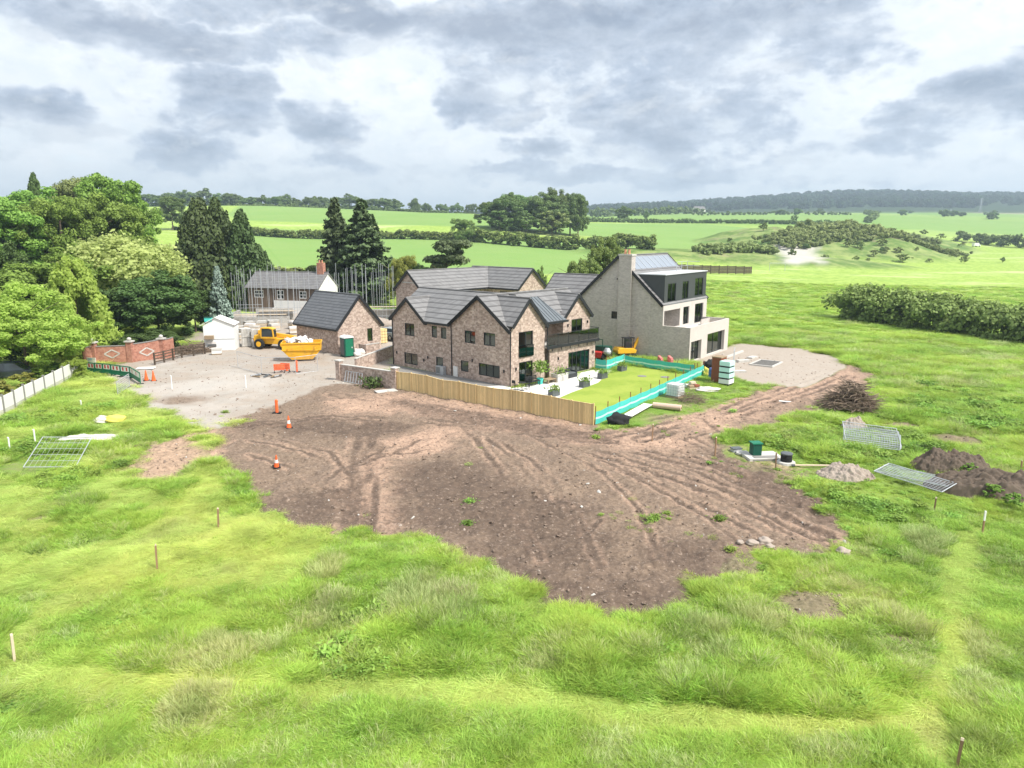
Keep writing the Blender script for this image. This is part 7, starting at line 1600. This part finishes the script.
t = thing('concrete_slab', 'white slab lying on the gravel beside the pair of orange cones', 'slab', gg(146, 369), .1); b = MB(); b.box(-.8, .8, -.4, .4, .05, .14); b.build('top', 'white_paint', t); b = MB(); b.box(-.7, .7, -.3, .3, 0, .048); b.build('bearer', 'conc_dark', t)
# pale concrete panel fence on the left
cpts = [gg(-30, 428), gg(4.5, 415.5), gg(35, 400), gg(64, 384), gg(79, 375.5)]; t = thing('concrete_fence', 'pale concrete panel fence with grey posts along the left edge', 'fence', cpts[0]); o = cpts[0]; rp = run(cpts, 2.0)
for i, p in enumerate(rp):
    q = p-o; b = MB(); b.box(q.x-.07, q.x+.07, q.y-.07, q.y+.07, q.z-.3, q.z+1.62); b.build('post', 'conc_dark', t)
    if i:
        d = (q-pv).normalized()
        for k in range(3): b = MB(); b.bar(pv+d*.07+Vector((0, 0, .27+k*.48)), q-d*.07+Vector((0, 0, .27+k*.48)), .05, .475); b.build('panel', 'white_paint' if k else 'conc', t)
    pv = q
SH = 'yellow green shrubs behind the concrete fence'
for i, (px, py, h, w_) in enumerate(((-6, 408, 2.0, 3.0), (18, 392, 1.5, 2.6), (36, 384, 1.3, 2.6), (52, 376, 1.2, 2.4))):
    p = gg(px, py); tree('shrub', ['yellow green shrub cut by the left edge behind the concrete fence', 'yellow green shrub behind the concrete fence beside the dark car', 'green shrub behind the middle of the concrete fence', 'low green shrub behind the far end of the concrete fence'][i], p+Vector((-.3, 1.2, 0)), h, w_, f'small{i % 3}', 'leaf_yellow' if i < 2 else 'leaf_mid', group=SH, base=0, cat='shrub')
tree('shrub', 'leafy green climber at the far end of the concrete fence by the green barriers', gg(76, 378), 2.0, 2.2, 'round1', 'leaf_bright', base=0, cat='shrub')
blob('plastic_sheet', 'crumpled yellow plastic sheet in the grass at the left', 'sheet', gg(115, 421), (.8, .5, .45), 'yellowsack', 21); blob('plastic_sheet', 'crumpled pinkish white sheet beside the yellow one', 'sheet', gg(103, 421), (.6, .5, .4), 'sack', 22)
heap('rubble_heap', 'thin strip of pale rubble in the grass left of the yellow sheet', 'rubble heap', gg(86, 438), 2.0, .7, .25, 'conc', 12, .3)
# the house half hidden in the wood
p = at(30, 128); t = thing('hidden_house', 'pinkish house with grey roof glimpsed through the trees on the left', 'house', p, R(25)); zr = ztop(128, 219)-p.z; ze = ztop(128, 234)-p.z
b = MB(); b.wall((0, 0, 0), X_, -Y_, [(0, -1), (9, -1), (9, ze), (0, ze)], [(6.5, 7.7, ze-1.8, ze-.6)]); b.wall((9, 0, 0), Y_, X_, [(0, -1), (6, -1), (6, ze), (3, zr), (0, ze)]); b.wall((0, 0, 0), Y_, -X_, [(0, -1), (6, -1), (6, ze), (3, zr), (0, ze)]); b.build('wall', 'brick_red', t); b = MB(); b2 = MB(); gable_roof(b, b2, 'x', -.2, 9.2, 3, zr, 3, ze); b.build('roof', 'tile_old', t); b2.build('trim', 'black', t); window(t, (0, 0, 0), X_, -Y_, 6.5, 7.7, ze-1.8, ze-.6)
# far side of the rough field
fA, fB = at(676, 208), at(752, 216); t = thing('boundary_fence', 'long dark timber fence at the foot of the bank behind the tall house', 'fence', fA, hd(fA, fB)); L = (fB-fA).length; n = 9
for k in range(n):
    b = MB(); x0 = L*k/n; z = GH(*(fA.lerp(fB, k/n))[:2])-fA.z
    for q in range(5): b.box(x0+.15, x0+L/n-.15, -.03, .03, z+.2+q*.42, z+.58+q*.42)
    b.build('panel', 'wood_old', t); b = MB(); b.box(x0-.1, x0+.1, -.1, .1, z-.5, z+2.5); b.build('post', 'wood_old', t)
p = at(777, 232); t = thing('goal_frame', 'thin pale metal frame standing in the field left of the white spoil', 'frame', p); b = MB()
for x in (-2.5, 2.5): b.tube((x, 0, 0), (x, 0, 2.6), .06)
b.build('posts', 'steel', t); b = MB(); b.tube((-2.5, 0, 2.6), (2.5, 0, 2.6), .06); b.build('crossbar', 'steel', t)
p = at(976, 470); t = thing('parked_van', 'tiny white van parked at the far end of the meadow', 'van', p, .3); b = MB(); b.prism([(-2.6, .5), (2.6, .5), (2.7, 1.1), (2.0, 1.4), (1.3, 2.4), (-2.6, 2.5)], -1, 1, 'y'); b.build('body', 'whiteplastic', t); b = MB(); b.prism([(1.4, 1.5), (1.95, 1.5), (1.35, 2.25)], -1.01, 1.01, 'y'); b.build('window', 'carglass', t)
for x in (-1.6, 1.7):
    for y in (-.95, .95): b = MB(); b.lathe([(.4, -.12), (.4, .12)], 12); b.v = [(x+vx, y+vz, .4+vy) for vx, vy, vz in b.v]; b.build('wheel', 'rubber', t)
for (px, d, yt, lab) in ((980, 1500, 198, 'tall thin lattice mast on the far wooded hills'), (951, 1500, 209, 'shorter thin lattice mast left of the tall one on the far hills')):
    p = at(px, d); h = ztop(d, yt)-p.z; t = thing('mast', lab, 'mast', p); b = MB()
    for sx, sy in ((-1, -1), (1, -1), (1, 1), (-1, 1)): b.bar((sx*2, sy*2, 0), (sx*.3, sy*.3, h), .5, .5)
    b.build('lattice_legs', 'steel', t); b = MB()
    for k in range(1, 5): b.bar((-h*.12, 0, h*(.6+.09*k)), (h*.12, 0, h*(.6+.09*k)), .4, .4)
    b.build('cross_arms', 'steel', t)
p = at(695, 1050); t = thing('farmhouse', 'tiny pale farmhouse among the far fields under the hills', 'house', p, .2); b = MB(); b.wall((0, 0, 0), X_, -Y_, [(0, -2), (16, -2), (16, 6), (0, 6)]); b.wall((0, 0, 0), Y_, -X_, [(0, -2), (9, -2), (9, 6), (4.5, 10), (0, 6)]); b.wall((16, 0, 0), Y_, X_, [(0, -2), (9, -2), (9, 6), (4.5, 10), (0, 6)]); b.build('wall', 'white_paint', t); b = MB(); b2 = MB(); gable_roof(b, b2, 'x', -.3, 16.3, 4.5, 10, 4.5, 6); b.build('roof', 'tile_old', t); b2.build('trim', 'black', t)

# ---------------------------------------------------------------- the air
b = MB(); b.box(-6500, 6500, -320, 9300, -4, 235)
hm = bpy.data.materials.new('haze'); hm.use_nodes = True; ht = N(hm.node_tree); ht.n.clear()
ho = ht.new('ShaderNodeOutputMaterial'); hv = ht.new('ShaderNodeVolumePrincipled', {'Color': (.66, .82, .95), 'Density': .00026, 'Anisotropy': .2}); ht.l.new(hv.outputs[0], ho.inputs['Volume'])
hz = b.build('haze', hm); tag(hz, kind='stuff'); hm.cycles.homogeneous_volume = True
